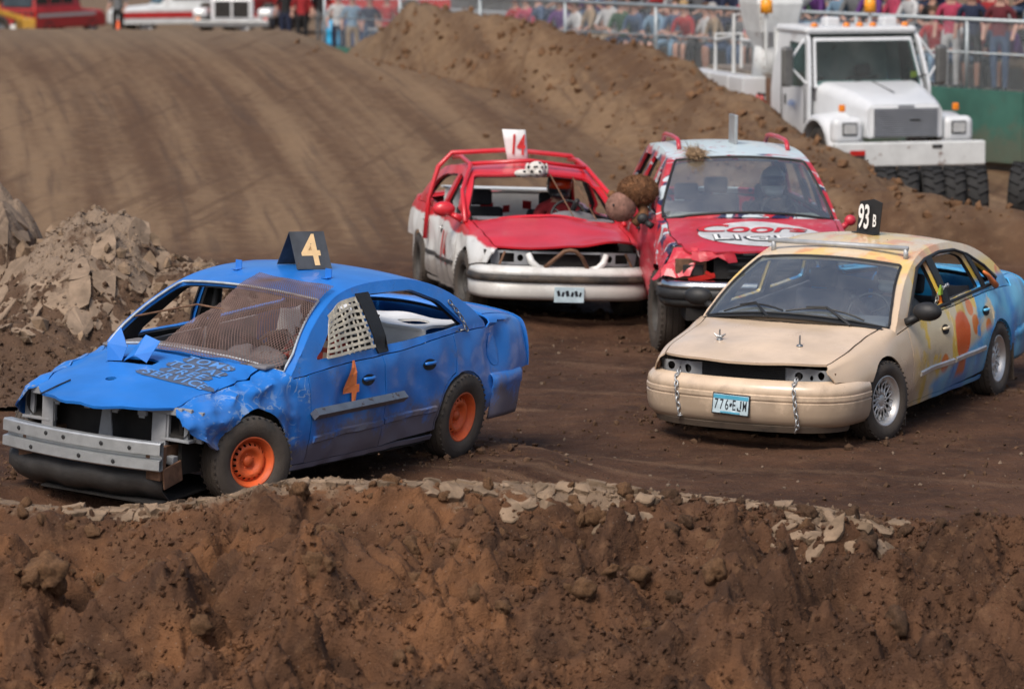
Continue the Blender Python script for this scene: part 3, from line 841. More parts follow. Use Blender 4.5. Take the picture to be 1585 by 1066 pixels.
# ------------------------------------------------------------------ sedan builder
def sedan(key, name, table, arch, cfg):
    M_ = car_matrix(key)
    car = empty(name, M_.translation, M_.to_euler())
    for a in (0, -1):
        arch[a] = (arch[a][0], float(hermite([r[0] for r in table], np.array([[r[1][3][1]] for r in table]), arch[a][0])[0]))
    b = Body(table, arch, cfg.get('tumble', (.34, .22)), cfg.get('bow', (.20, .07, .10)), cfg.get('crown', .05), cfg.get('dent'))
    P = cfg['paint']; wb = CARS[key][2]
    x0, xe = arch[0][0], arch[-1][0]; g = .006
    yb = b.row(x0)[3][0]; ye = b.row(xe)[3][0]
    xa, xm, xr = cfg['doors']; ra, rr = cfg.get('arch_r', (.365, .365)); cz = cfg.get('cz', .325)
    H = {'car': car, 'b': b}
    # bonnet
    hx = cfg['hood_front']
    def cowl(s_):
        y = b.p0(x0, s_).y; return x0 + b.bow[0] * (1 - (y / yb)**2) + .035
    ol = [(hx(s_), s_) for s_ in np.linspace(4.03, 7.97, 21)] + [(cowl(s_), s_) for s_ in np.linspace(7.97, 4.03, 21)]
    H['hood'] = panel(b, 'hood', ol, P['hood'], car, 1, cfg.get('hood_holes', ()), cfg.get('hood_sp', .055), .02)
    ff = cfg['fender_front']
    for sd in (1, -1):
        # front wing
        ap = arch_pts(b, 0, ra, .23, cz, cfg.get('arch_front_angle', -8), 200)[::-1]
        fx = [(x_, t_) for (x_, t_) in ff(b, sd)]
        top = [(x_, 3.97) for x_ in np.linspace(x0 + .03, fx[0][0], 14)]
        ol = [(xa + g, .25), (xa + g, 1), (xa + g, 2), (xa + g, 2.98)] + ([(x0 - .03, 2.98)] if x0 - .03 > xa + .03 else []) + top + fx + ap
        f_ = panel(b, 'front_wing', ol, P['wing'], car, sd, (), cfg.get('wing_sp', .05))
        # doors
        lo_, hi_ = .22, 2.98
        d1 = [(xa - g, lo_), (xa - g, 1), (xa - g, 2), (xa - g, hi_), (xm + g, hi_), (xm + g, 2), (xm + g, 1), (xm + g + .0, lo_)]
        H[f'door_f{sd}'] = panel(b, 'front_door', d1, P['door'], car, sd, (), .06)
        xarch = [q for q in arch_pts(b, -wb, rr + .025, .23, cz, -8, 188) if q[0] > -wb + .02][::-1]
        d2 = [(xm - g, lo_), (xm - g, 1), (xm - g, 2), (xm - g, hi_), (xr + g, hi_), (xr + g, 2.6)] + [q for q in xarch[::-1] if q[1] < 2.3 and q[0] > xr]
        d2 = [(xm - g, lo_), (xm - g, 1), (xm - g, 2), (xm - g, hi_), (xr + g, hi_), (xr + g - .01, 2.5)] + [q for q in arch_pts(b, -wb, rr + .03, .24, cz, -8, 180) if q[0] > xr - .02]
        H[f'door_r{sd}'] = panel(b, 'rear_door', d2, P['door2'] if 'door2' in P else P['door'], car, sd, (), .06)
        # sill
        sl_ = [(-ra - .0, .0), (-wb + rr, .0), (-wb + rr, .19), (-ra, .19)]
        panel(b, 'sill', sl_, P.get('sill', P['door']), car, sd, (), .08)
        # rear quarter
        xend = cfg['tail_x']; btop = cfg.get('bumper_top_s', 1.75)
        ap = arch_pts(b, -wb, rr, .23, cz, -8, 188)
        q_ = [q for q in arch_pts(b, -wb, rr + .018, .24, cz, -8, 180) if q[0] > xr - .02][::-1]
        ol = q_ + [(xr - g - .01, 2.5), (xr - g, 2.98), (xe - .01, 2.98), (xe - .035, 3.97)] + [(x_, 3.97) for x_ in np.linspace(xe - .1, xend, 8)] + \
             [(xend, 3.3), (xend, 2.6), (xend, btop)] + [(x_, btop) for x_ in np.linspace(xend + .1, -wb - rr - .10, 4)] + [(-wb - rr - .06, .9)] + [q for q in ap if q[0] < -wb + rr + 1]
        H[f'quarter{sd}'] = panel(b, 'rear_quarter', ol, P['quarter'], car, sd, (), .05)
        if cfg.get('liner', 1):
            side_frame(type('L', (), dict(archp=b.archp, row=b.row, side=lambda self, x, z, q: b.side(x, z - .0, q) - Vector((0, q * .04, .012))))(), cfg.get('liner_m', m_black), car, sd, [round_poly(w_, .04) for w_ in cfg['windows']], name='pillar_trim', solid=.02)
        H[f'frame{sd}'] = side_frame(b, P['frame'], car, sd, [round_poly(w_, .04) for w_ in cfg['windows']])
    # boot lid and tail
    suv = cfg.get('suv')
    def dfront(s_):
        y = b.p0(xe, s_).y; return xe - b.bow[2] * (1 - (y / ye)**2) - .04
    ol = [(xend, s_) for s_ in np.linspace(4.03, 7.97, 17)][::-1] + [(dfront(s_), s_) for s_ in np.linspace(4.03, 7.97, 17)]
    if not suv: panel(b, 'boot_lid', ol, P['deck'], car, 1, (), .07, .02)
    sec = [tuple(b.p0(xend, s_))[1:] for s_ in np.linspace(btop, 12 - btop, 41)]
    if not suv: patch('tail_panel', sec, [], .08, lambda y, z: Vector((xend - .004 - .05 * (1 - (y / .85)**2), y, z)), P['deck'], car, .01)
    # roof with screen openings
    L = 3.0; wv = .7; tw, tb = cfg['tw'], cfg['tb']
    ol = [(t * L, wv) for t in np.linspace(0, 1, 50)] + [(t * L, -wv) for t in np.linspace(1, 0, 50)]
    hs = [round_poly([(.012 * L, -.955 * wv), (.012 * L, .955 * wv), (tw * L, .90 * wv), (tw * L, -.90 * wv)], .07, 5), round_poly([(tb * L, -.88 * wv), (tb * L, .88 * wv), (.985 * L, .93 * wv), (.985 * L, -.93 * wv)], .08, 5)]
    H['roof'] = patch('roof', ol, hs, .07, lambda u, v: b.top(u / L, v / wv), P['roof'], car, solid=-.025)
    patch('headliner', ol, hs, .10, lambda u, v: b.top(u / L, v / wv * .985) - Vector((0, 0, .034)), m_black, car, solid=0)
    # underbody, inner wells, firewall, floor
    u = B()
    u.box((-wb / 2, 0, .24), (wb - .75, 1.62, .07)); u.box((0.1, 0, .30), (1.0, 1.16, .10)); u.box((-wb - .35, 0, .36), (1.15, 1.15, .14))
    u.box((-wb / 2, .80, .22), (wb - .8, .06, .10)); u.box((-wb / 2, -.80, .22), (wb - .8, .06, .10))
    for sd in (1, -1):
        u.box((.08, sd * .585, .50), (.9, .03, .5)); u.box((-wb, sd * .585, .55), (.95, .03, .6))
    u.box((-.50, 0, .56), (.05, 1.62, .62))
    u.tube([(0, -.8, .32), (0, .8, .32)], .035, 8); u.tube([(-wb, -.8, .32), (-wb, .8, .32)], .04, 8)
    u.obj('underbody', m_under, car)
    return H
def bumper_plan(b, front, xtip, xside, n=17, y=None, power=2.6):
    """curve across the car from right (y<0) to left (y>0), outward to the front"""
    out = []; yy = y
    for i in range(n):
        a = -1 + 2 * i / (n - 1); f = math.copysign(abs(a)**.75, a)
        out.append((xtip - (xtip - xside) * abs(f)**power, yy * f))
    return out
def mirror_housing(car, p, m, sd=1, d=(.12, .22, .15)):
    b = B(); b.sphere(p, (d[0] / 2, d[1] / 2, d[2] / 2), 14, 10)
    for i, v in enumerate(b.v):
        if v[0] < p[0] - d[0] * .15: b.v[i] = (p[0] - d[0] * .15, v[1], v[2])
    b.tube([(p[0] + .01, p[1] - sd * d[1] * .3, p[2] - d[2] * .3), (p[0] + .05, p[1] - sd * d[1] * .75, p[2] - d[2] * .65)], [.03, .035], 8)
    o = b.obj('door_mirror', m, car, smooth=True)
    return o
def door_handle(car, b, x, z, sd, m, L=.15):
    s_ = b.s_of(x, z); pl = []
    o = B()
    rec = []
    for i in range(16):
        a = 2 * math.pi * i / 16; xx = x + L * .6 * math.cos(a); zz = z + .042 * math.sin(a); p = b.lo(xx, b.s_of(xx, zz), sd); p.y += sd * .004; rec.append(p)
    q = B(); q.add(rec, [tuple(range(16)) if sd < 0 else tuple(range(15, -1, -1))])
    h = B(); pts = []
    for i in range(7):
        xx = x - L / 2 + L * i / 6; zz = z + .012; p = b.lo(xx, b.s_of(xx, zz), sd); p.y += sd * (.012 + .014 * math.sin(math.pi * i / 6)); pts.append(p)
    h.tube(pts, [.011] + [.014] * 5 + [.011], 8)
    ho = h.obj('door_handle', m, car, smooth=True)
    q.obj('handle_recess', m_cardark if m is not m_black else m_black, ho)
    return ho
def strip_on_side(car, b, x0, x1, z0, z1, h, d, sd, m, name, n=14):
    """raised moulding following the body side"""
    v = []; f = []
    for i in range(n + 1):
        x = x0 + (x1 - x0) * i / n; z = z0 + (z1 - z0) * i / n
        for dz, o_ in ((-h / 2, 0), (-h / 2 * .6, d), (h / 2 * .6, d), (h / 2, 0)):
            p = b.lo(x, b.s_of(x, z + dz), sd); p.y += sd * (o_ + .001); v.append(p)
    for i in range(n):
        for k in range(3): f.append((i * 4 + k, i * 4 + k + 1, (i + 1) * 4 + k + 1, (i + 1) * 4 + k))
    f += [(0, 1, 2, 3), (n * 4 + 3, n * 4 + 2, n * 4 + 1, n * 4)]
    return mesh_obj(name, v, f, m, car)

# ================================================================== BLUE CAR
def crumple(p, amt, sc, seed=0.0): return amt * mnoise.noise(Vector((p.x * sc + seed, p.y * sc, p.z * sc + 3.1)))
def gbump(p, c, r): return math.exp(-((p.x - c[0])**2 + (p.z - c[2])**2 + (p.y - c[1])**2 * .3) / (r * r))
def blue_dent(p):
    q = p.copy()
    sd = 1 if p.y > 0 else -1
    if p.z < 1.0:
        k = float(ss(-.75, -.2, p.x)) * float(ss(.5, .72, abs(p.y)))
        q.y -= sd * k * (.02 + abs(crumple(p, .10, 4.6)) + abs(crumple(p, .03, 10, 4)))
        q.z += k * crumple(p, .035, 5, 9) * float(ss(.5, .8, p.z))
        k2 = float(ss(-.5, -.9, p.x))
        q.y -= sd * k2 * (abs(crumple(p, .04, 3.4, 5)) + abs(crumple(p, .02, 7.5, 8)) * float(ss(.7, .4, p.z)) + .05 * gbump(p, (-1.15, .9 * sd, .62), .22) + .07 * gbump(p, (-3.28, .9 * sd, .80), .17) + .03 * gbump(p, (-1.9, .9 * sd, .40), .3))
        if abs(p.y) < .75 and p.x > -.4: q.z += crumple(p, .018, 2.2, 1) + .02 * float(ss(.6, .9, p.x)) * crumple(p, 1, 5, 6)
    return q
T_blue = [
 (-3.95, [(.66, .30), (.78, .45), (.80, .66), (.75, .90), (.64, .985), (.34, 1.02), (0, 1.03)]),
 (-3.5, [(.80, .24), (.885, .4), (.895, .66), (.83, .965), (.72, 1.05), (.38, 1.085), (0, 1.095)]),
 (-2.77, [(.86, .2), (.915, .38), (.925, .65), (.865, .985), (.77, 1.07), (.4, 1.11), (0, 1.12)]),
 (-1.9, [(.87, .19), (.92, .38), (.93, .63), (.875, .925), (.78, .98), (.4, 1.02), (0, 1.03)]),
 (-1.0, [(.87, .19), (.92, .38), (.93, .62), (.875, .895), (.79, .96), (.4, 1.0), (0, 1.02)]),
 (-.5, [(.87, .19), (.915, .38), (.925, .60), (.875, .86), (.76, .935), (.40, .985), (0, 1.0)]),
 (0.0, [(.86, .20), (.91, .38), (.915, .58), (.865, .785), (.71, .86), (.38, .905), (0, .92)]),
 (.55, [(.78, .24), (.83, .40), (.835, .55), (.78, .70), (.63, .755), (.35, .795), (0, .81)]),
 (1.0, [(.62, .28), (.66, .42), (.66, .53), (.60, .62), (.50, .655), (.29, .69), (0, .70)])]
A_blue = [(-.42, .9), (-.80, 1.15), (-1.2, 1.34), (-1.45, 1.395), (-1.9, 1.42), (-2.35, 1.395), (-2.7, 1.30), (-3.0, 1.15), (-3.22, 1.0)]
m_bp = car_paint('blue_paint', (.016, .175, .60), dirt=.85, chips=.8, scuff=.22, chipcol=(.42, .52, .62))
m_bp_w = car_paint('blue_paint_scuffed', (.016, .175, .60), dirt=.8, chips=1.0, scuff=.6, chipcol=(.42, .52, .62))
m_bp_hood = car_paint('blue_paint_hood', (.016, .175, .60), dirt=.10, chips=.55)
m_bp_in = mat('pale_blue_primer', (.22, .33, .42), .6, 0, .2, 6, .1, dirt=.3)
def fender_blue(b, sd):
    return [(.62, 3.97), (.69, 3.4), (.70, 2.6), (.62, b.s_of(.62, .56)), (.47, b.s_of(.47, .47)), (.40, b.s_of(.40, .44))]
cfgB = dict(paint=dict(hood=m_bp_hood, wing=m_bp_w, door=m_bp, quarter=m_bp, frame=m_bp, deck=m_bp, roof=m_bp_hood), doors=(-.62, -1.63, -2.64),
    hood_front=lambda s_: .93 - .30 * abs(s_ - 6)**2.2 / 4.4 + .012 * math.sin(s_ * 7), fender_front=fender_blue, arch_front_angle=18, tail_x=-3.93, tw=.285, tb=.70,
    windows=[[(-.78, .955), (-1.24, 1.295), (-1.52, 1.34), (-1.60, .97)], [(-1.72, .975), (-1.66, 1.345), (-2.25, 1.335), (-2.58, 1.23), (-2.86, 1.03)]], dent=blue_dent, wing_sp=.032,
    hood_holes=[[(.10, 6.28), (.10, 6.95), (.115, 7.02), (-.02, 7.03), (-.03, 6.6), (-.04, 6.2), (-.01, 6.0), (.08, 6.0)],
                [(.43 + .035 * math.cos(a), 6.28 + .12 * math.sin(a)) for a in np.linspace(0, 6.0, 10)]])
HB = sedan('blue', 'blue_derby_car', T_blue, A_blue, cfgB)
car, b = HB['car'], HB['b']
tag(car, 'battered blue sedan numbered 4 with orange wheels and its front bumper torn off', 'race car')
for (px, sd) in ((0, 1), (0, -1), (-2.77, 1), (-2.77, -1)):
    big = 1.0 if px == 0 else 1.06
    add_wheel(car, (px + (.06 if px == 0 else 0), sd * .825, .325 if px == 0 else .335), 'steel', sd, -24 if px == 0 else 0, .325 if px == 0 else .335, .215, .178 if px == 0 else .190, m_orange, -4 if px < 0 else 2)
# front end: bumper beam in two ribs, radiator support, headlamp buckets, dragging valance
beam = B(); pl = [(.93 - .10 * (y / .70)**2, y) for y in np.linspace(-.72, .64, 13)]
beam.sweep(pl, [(-.06, .315), (0, .315), (.012, .325), (.012, .39), (-.035, .40), (-.035, .42), (.012, .43), (.012, .505), (0, .515), (-.06, .515), (-.06, .315)])
bo = beam.obj('bumper_beam', m_galv, car, solid=.006)
for i, (y, z) in enumerate([(-.55, .47), (-.42, .355), (-.28, .475), (-.12, .47), (.02, .36), (.20, .47), (.42, .465), (.3, .355)]):
    h = B(); h.lathe([(.0, .001), (.0, .016), (.006, .012), (.007, .001)], 10, 'x', (.944 - .10 * (y / .70)**2, y, z)); h.obj('bolt', m_black, bo)
rs = B()
rs.box((.60, 0, .705), (.05, 1.30, .055)); rs.box((.60, 0, .36), (.06, 1.2, .06))
for y, w_ in ((-.50, .10), (.0, .055), (.46, .12)): rs.box((.60, y, .53), (.045, w_, .32))
rs.box((.63, .02, .57), (.02, .12, .22), None, (1, .55))
rs.obj('radiator_support', m_lightgrey, car, bevel=.006)
for y, z, w_ in ((-.40, .665, .06), (-.14, .672, .07), (.10, .672, .07), (.33, .665, .07)):
    t_ = B(); t_.box((.635, y, z), (.03, w_, .035)); t_.box((.645, y, z - .02), (.01, w_ * .7, .03)); t_.obj('bracket', m_lightgrey, car, bevel=.003)
cv = B(); cv.box((.42, 0, .52), (.06, 1.16, .44)); cv.obj('radiator', m_cardark, car)
for sd in (1, -1):
    bk = B(); bk.lathe([(.0, .105), (-.02, .10), (-.10, .085), (-.16, .05), (-.17, .001)], 18, 'x', (.60, sd * .60, .615)); bk.obj('headlamp_bucket', m_cardark, car, smooth=True)
    hb_ = B(); hb_.box((.595, sd * .49, .60), (.03, .09, .20)); hb_.box((.57, sd * .665, .60), (.03, .035, .2)); hb_.box((.58, sd * .60, .715), (.03, .22, .03)); hb_.box((.575, sd * .60, .505), (.10, .24, .02)); hb_.box((.52, sd * .73, .60), (.03, .07, .22))
    hb_.obj('headlamp_bracket', m_lightgrey, car, bevel=.004)
    rl = B(); rl.box((.62, sd * .50, .40), (.44, .09, .12)); rl.box((.76, sd * .55, .36), (.07, .12, .24)); rl.box((.66, sd * .62, .27), (.22, .015, .15), (0, .2, 0))
    rl.obj('frame_horn', m_rusty, car, bevel=.006)
m_valance = mat('grimy_black_plastic', (.028, .025, .023), .6, 0, .4, 5, .3, 50)
va = B(); vv = []; ff_ = []
for i in range(15):
    y = -.78 + 1.38 * i / 14; k = (i / 14 - .5) * 2
    for (dx, z) in ((-.02, .31), (.03, .24), (.03, .17), (-.06, .10), (-.20, .06)): vv.append((.83 + dx - .12 * k * k - (.08 if i == 0 else 0), y, z + .012 * math.sin(i * 1.7)))
for i in range(14):
    for j in range(4): ff_.append((i * 5 + j, (i + 1) * 5 + j, (i + 1) * 5 + j + 1, i * 5 + j + 1))
mesh_obj('valance', vv, ff_, m_valance, car, smooth=True, solid=.012)
sk = B(); sk.box((.35, .1, .10), (.9, 1.0, .012), (.0, .06, 0)); sk.obj('splash_shield', m_under, car)
# bonnet: bent-up flaps of the cut, lettering, scratch line, tie
hs = lambda x, s_, d=.004: (lambda p: Vector((p.x, p.y, p.z + d)))(b.lo(x, s_))
A1, A2 = hs(.105, 7.0, .01), hs(.10, 6.66, .01)
mesh_obj('hood_flap', [A1, A2, A2 + Vector((-.03, .02, .10)), A2 + Vector((-.11, -.06, .15)), A1 + Vector((-.08, .05, .24)), A1 + Vector((-.02, -.02, .12))], [(0, 1, 5), (1, 2, 5), (2, 3, 4), (2, 4, 5)], m_bp_hood, car, solid=.004)
B1, B2 = hs(.10, 6.62, .01), hs(.085, 6.12, .012)
mesh_obj('hood_flap', [B1, B2, B2 + Vector((-.03, .03, .08)), B2 + Vector((-.10, .04, .15)), B1 + Vector((-.12, .10, .19)), (B1 + B2) / 2 + Vector((.015, 0, .05))], [(0, 5, 4), (5, 3, 4), (5, 2, 3), (5, 1, 2)], m_bp_hood, car, solid=.004)
en = B(); en.box((.0, 0, .66), (.7, .9, .12)); en.box((0, .1, .74), (.3, .5, .08)); en.obj('engine', m_cardark, car, bevel=.02)
def hood_place(cx, cs, ang=0.0):
    # text u runs to the car's left (+y), v runs to the rear
    def f(u, v):
        ca, sa = math.cos(ang), math.sin(ang); u, v = u * ca - v * sa, u * sa + v * ca
        return (cx - v, u + cs)
    return f
def hood_y(b_, d=.004):
    def f(x, y):
        lo_, hi_ = 4.0, 8.0
        for _ in range(18):
            mid = (lo_ + hi_) / 2
            if b_.p0(x, mid).y > y: lo_ = mid
            else: hi_ = mid
        p = b_.lo(x, (lo_ + hi_) / 2); return Vector((p.x, p.y, p.z + d))
    return f
m_spray = mat('grey_spray', (.075, .10, .16), .7, 0, .25, 20)
m_letter_blue = mat('pale_blue_letters', (.10, .27, .62), .5, 0, .1, 12)
lines = [('TOMS', -.135, .34), ('TOTAL', -.005, .33), ('TREE', .12, .32), ('SERVICE', .245, .33)]
for tx, x_, y_ in lines:
    wd = .085 * len(tx) * .95
    # dark sprayed cloud behind each row
    def cloud(u, v): return hood_y(b, .0045)(u, v)
    ol = [(x_ + .066 * math.sin(a) * (1 + .25 * mnoise.noise(Vector((a * 3, x_ * 9, 0)))), y_ + (wd / 2 + .06) * math.copysign(abs(math.cos(a))**.5, math.cos(a)) * (1 + .10 * mnoise.noise(Vector((a * 4, 5, x_ * 9))))) for a in np.linspace(0, 2 * math.pi, 41)[:-1]]
    patch('spray_patch', ol, [], .04, lambda u, v: hood_y(b, .0045)(u, v), m_spray, HB['hood'], solid=0)
    draped_text(tx, .14, hood_place(x_, y_, -.06), hood_y(b, .007), 'lettering', m_letter_blue, HB['hood'], 1.18)
sc_ = B(); sc_.tube([hs(.86, 7.3, .006), hs(.70, 7.15, .009), hs(.55, 7.05, .007)], .006, 5); sc_.obj('hood_scar', m_black, HB['hood'])
# roof sign
rz = b.top(.50, .1); 
def a_sign(p, w_, h_, spread, yaw, m_out, m_in, tx, tsize, tm, car, thick=.006):
    M4 = Matrix.Translation(p) @ Matrix.Rotation(R(yaw), 4, 'Z')
    v = [(-spread, -w_ / 2, 0), (-spread, w_ / 2, 0), (0, w_ / 2, h_), (0, -w_ / 2, h_), (spread, w_ / 2, 0), (spread, -w_ / 2, 0)]
    o = mesh_obj('roof_sign', [M4 @ Vector(q) for q in v], [(0, 1, 2, 3), (3, 2, 4, 5)], m_out, car, solid=thick)
    flat_text(tx, tsize, M4 @ frame((spread * .52 + .008, 0, h_ * .48), (0, 1, 0), (-spread, 0, h_)), 'lettering', tm, o, 1.0, .95)
    flat_text(tx, tsize, M4 @ frame((-spread * .52 - .008, 0, h_ * .48), (0, -1, 0), (spread, 0, h_)), 'lettering', tm, o, 1.0, .95)
    return o
m_sign_dark = mat('dark_board', (.055, .06, .068), .6, 0, .3, 6, .1, dirt=.2)
m_cream_n = mat('cream_number', (.80, .55, .28), .6, 0, .1, 9)
sp_ = b.top(.52, .06); so_ = a_sign(Vector((sp_.x, sp_.y, sp_.z)), .30, .26, .15, -117, m_sign_dark, m_sign_dark, '4', .35, m_cream_n, car)
for (t_, v_) in ((.40, -.50), (.44, .62)):
    q = b.top(t_, v_); br = B(); br.box((q.x, q.y, q.z + .035), (.006, .055, .07)); br.box((q.x + .03, q.y, q.z + .004), (.06, .055, .006)); br.obj('roof_bracket', m_bp, car)
# door number, side bar, handles, moulding, fuel door
bar = B()
pA, pB = b.lo(-.60, b.s_of(-.60, .60), 1), b.lo(-1.82, b.s_of(-1.82, .60), 1)
bar.tube([pA + Vector((0, .045, 0)), pB + Vector((0, .045, 0))], .042, 4); bar.obj('side_bar', m_steel, car)
def side_surf(b_, sd, d=.004):
    return lambda x, z: (lambda p: Vector((p.x, p.y + sd * d, p.z)))(b_.lo(x, b_.s_of(x, z), sd))
draped_text('4', .46, lambda u, v: (-1.17 - u, .73 + v), side_surf(b, 1, .02), 'door_number', m_orange2, HB['door_f1'], 1, 3, .85)
door_handle(car, b, -1.40, .76, 1, m_bp); door_handle(car, b, -2.24, .79, 1, m_bp)
strip_on_side(car, b, -.66, -1.61, .40, .42, .055, .016, 1, m_bp, 'side_moulding'); strip_on_side(car, b, -1.65, -2.36, .42, .44, .055, .016, 1, m_bp, 'side_moulding')
fl = [b.lo(-3.30 + .085 * math.cos(a), b.s_of(-3.30, .80) + .36 * math.sin(a) , 1) + Vector((0, .006, 0)) for a in np.linspace(0, 2 * math.pi, 25)[:-1]]
mesh_obj('fuel_door', fl, [tuple(range(23, -1, -1))], m_bp, car, solid=.004)
# rear bumper
rb = B(); pl = [(-3.52, -.875), (-3.75, -.85), (-3.93, -.70), (-4.0, -.4), (-4.02, 0), (-4.0, .4), (-3.93, .70), (-3.75, .85), (-3.52, .875), (-3.22, .895)][::-1]
pl = [(-3.20, .90), (-3.45, .895), (-3.70, .86), (-3.88, .76), (-3.97, .55), (-4.01, .25), (-4.02, 0), (-4.01, -.25), (-3.97, -.55), (-3.88, -.76), (-3.70, -.86), (-3.45, -.895), (-3.20, -.90)]
rb.sweep(pl, [(-.01, .26), (.0, .30), (.012, .42), (.02, .50), (.03, .52), (.03, .57), (.012, .61), (-.03, .63)][::1]); rb.obj('rear_bumper', m_bp, car, smooth=True, solid=.012)
# A-pillar strip, B pillars, mesh screen, window net, chain, cable
for sd in (1, -1):
    bp = patch('b_pillar', [(-1.585, .93), (-1.73, .93), (-1.67, 1.36), (-1.50, 1.36)], [], .06, lambda x, z: b.side(x, z, sd) + Vector((0, sd * .008, 0)), m_black, car, solid=.012)
    patch('door_trim', [(-.70, .55), (-1.60, .50), (-1.60, .93), (-.72, .90)], [], .1, lambda x, z: Vector((x, sd * (b.gy(x, .93) - .10), z)), m_dash, car, solid=.03)
    patch('door_trim', [(-1.66, .50), (-2.35, .60), (-2.35, .96), (-1.66, .93)], [], .1, lambda x, z: Vector((x, sd * (b.gy(x, .93) - .10), z)), m_lightgrey, car, solid=.03)
    inner = B(); inner.tube([(-1.72, sd * .70, .40), (-1.68, sd * .69, .92), (-1.60, sd * .60, 1.36)], [.06, .05, .035], 8); inner.obj('pillar_trim', m_black, car, smooth=True)
q = B(); ring = [b.top(t, v) + Vector((.006, 0, .006)) for t, v in [(.016, v) for v in np.linspace(-.95, .95, 13)] + [(t, .95 - .05 * (t - .02) / .265) for t in np.linspace(.04, .28, 8)] + [(.285, v) for v in np.linspace(.88, -.88, 13)] + [(t, -.90 - .05 * (.285 - t) / .265) for t in np.linspace(.27, .02, 8)]]
q.tube(ring, .010, 6, False); q.obj('screen_flange', mat('bare_flange', (.45, .50, .55), .45, .3, .2, 9), car, smooth=True)
wm = B(); tw0, tw1 = .0, .40
def wsurf(t, v):
    p = b.top(max(0, t), v); nrm = Vector((.5, 0, .86)); lift = .02 + .05 * max(0, 1 - abs(t - .30) / .1) * .4
    return p + nrm * lift + Vector((0, 0, .03 * mnoise.noise(Vector((t * 9, v * 3, 0)))))
def vlim(t): return -.02 - .55 * max(0, .20 - t) * 2.0 + (.02 if t < .26 else .0)
nT, nV = 58, 40
grid = {}
for i in range(nT + 1):
    t = -.012 + .365 * i / nT
    for j in range(nV + 1):
        v = vlim(t) + (.93 - vlim(t)) * (j + .5 * (i % 2)) / (nV + .5); grid[i, j] = wsurf(t, v)
vs, fs = [], []
def strut(p, q, w_=.0021):
    d = (q - p).normalized(); a = d.cross(Vector((.5, 0, .86))).normalized() * w_; c_ = d.cross(a).normalized() * w_ * .7; k = len(vs)
    vs.extend([p + a, p - a + c_, p - a - c_, q + a, q - a + c_, q - a - c_]); fs.extend([(k, k + 1, k + 4, k + 3), (k + 1, k + 2, k + 5, k + 4), (k + 2, k, k + 3, k + 5)])
for i in range(nT):
    for j in range(nV + 1):
        strut(grid[i, j], grid[i + 1, j]); 
        j2 = j + (1 if i % 2 else -1)
        if 0 <= j2 <= nV: strut(grid[i, j], grid[i + 1, j2])
m_mesh = mat('rusty_mesh', (.17, .11, .095), .7, .3, .2, 9)
mesh_obj('windscreen_mesh', vs, fs, m_mesh, car)
# net of webbing straps in the driver's window
def net_p(u, v): # u 0..1 rear->front, v 0..1 bottom->top
    xb, xt = -1.53 + .62 * u, -1.51 + .40 * u + .03; zb_, zt = .965 + .02 * (1 - u), 1.33 - .09 * u * u
    x, z = xb + (xt - xb) * v, zb_ + (zt - zb_) * v
    return Vector((x, b.gy(x, z) + .012 + .012 * math.sin(u * 9) * math.sin(v * 7), z))
net = None
def strap(P, w_, up):
    v = []; f = []
    for i, p in enumerate(P):
        t = (P[min(i + 1, len(P) - 1)] - P[max(0, i - 1)]).normalized(); a = Vector((0, 1, .3)).cross(t).normalized() * w_ / 2; v += [p + a, p - a]
    for i in range(len(P) - 1): f.append((2 * i, 2 * i + 1, 2 * i + 3, 2 * i + 2))
    return v, f
bb = B(); v, f = strap([net_p(u, 1.0) for u in np.linspace(-.04, 1.04, 12)], .032, 0); bb.add(v, f); net = bb.obj('window_net', m_strap, car, solid=.004)
for i in range(8):
    u = .02 + .96 * i / 7; v, f = strap([net_p(u + .02 * math.sin(w_ * 5 + i), w_) + Vector((0, .003 * (-1)**i, 0)) for w_ in np.linspace(-.03, 1.02, 10)], .024, 0); q = B(); q.add(v, f); q.obj('strap', m_strap, net, solid=.003)
for i in range(8):
    w_ = .02 + .86 * i / 7; v, f = strap([net_p(u, w_ + .012 * math.sin(u * 6 + i)) + Vector((0, .007, 0)) for u in np.linspace(-.03, 1.03, 12)], .022, 0); q = B(); q.add(v, f); q.obj('strap', m_strap, net, solid=.003)
chain(car, [b.side(-2.70, 1.22) + Vector((0, .012, 0)), b.side(-2.80, 1.10) + Vector((0, .02, 0)), b.side(-2.84, 1.0) + Vector((0, .02, 0)), b.side(-2.70, .985) + Vector((0, -.02, 0))], .05, .005, m_steel)
cb = B(); cb.tube([b.top(.12, -.97), b.top(.16, -.2) + Vector((0, 0, .03)), b.top(.17, .1)], .008, 6); cb.obj('brace_rod', m_rusty, car)
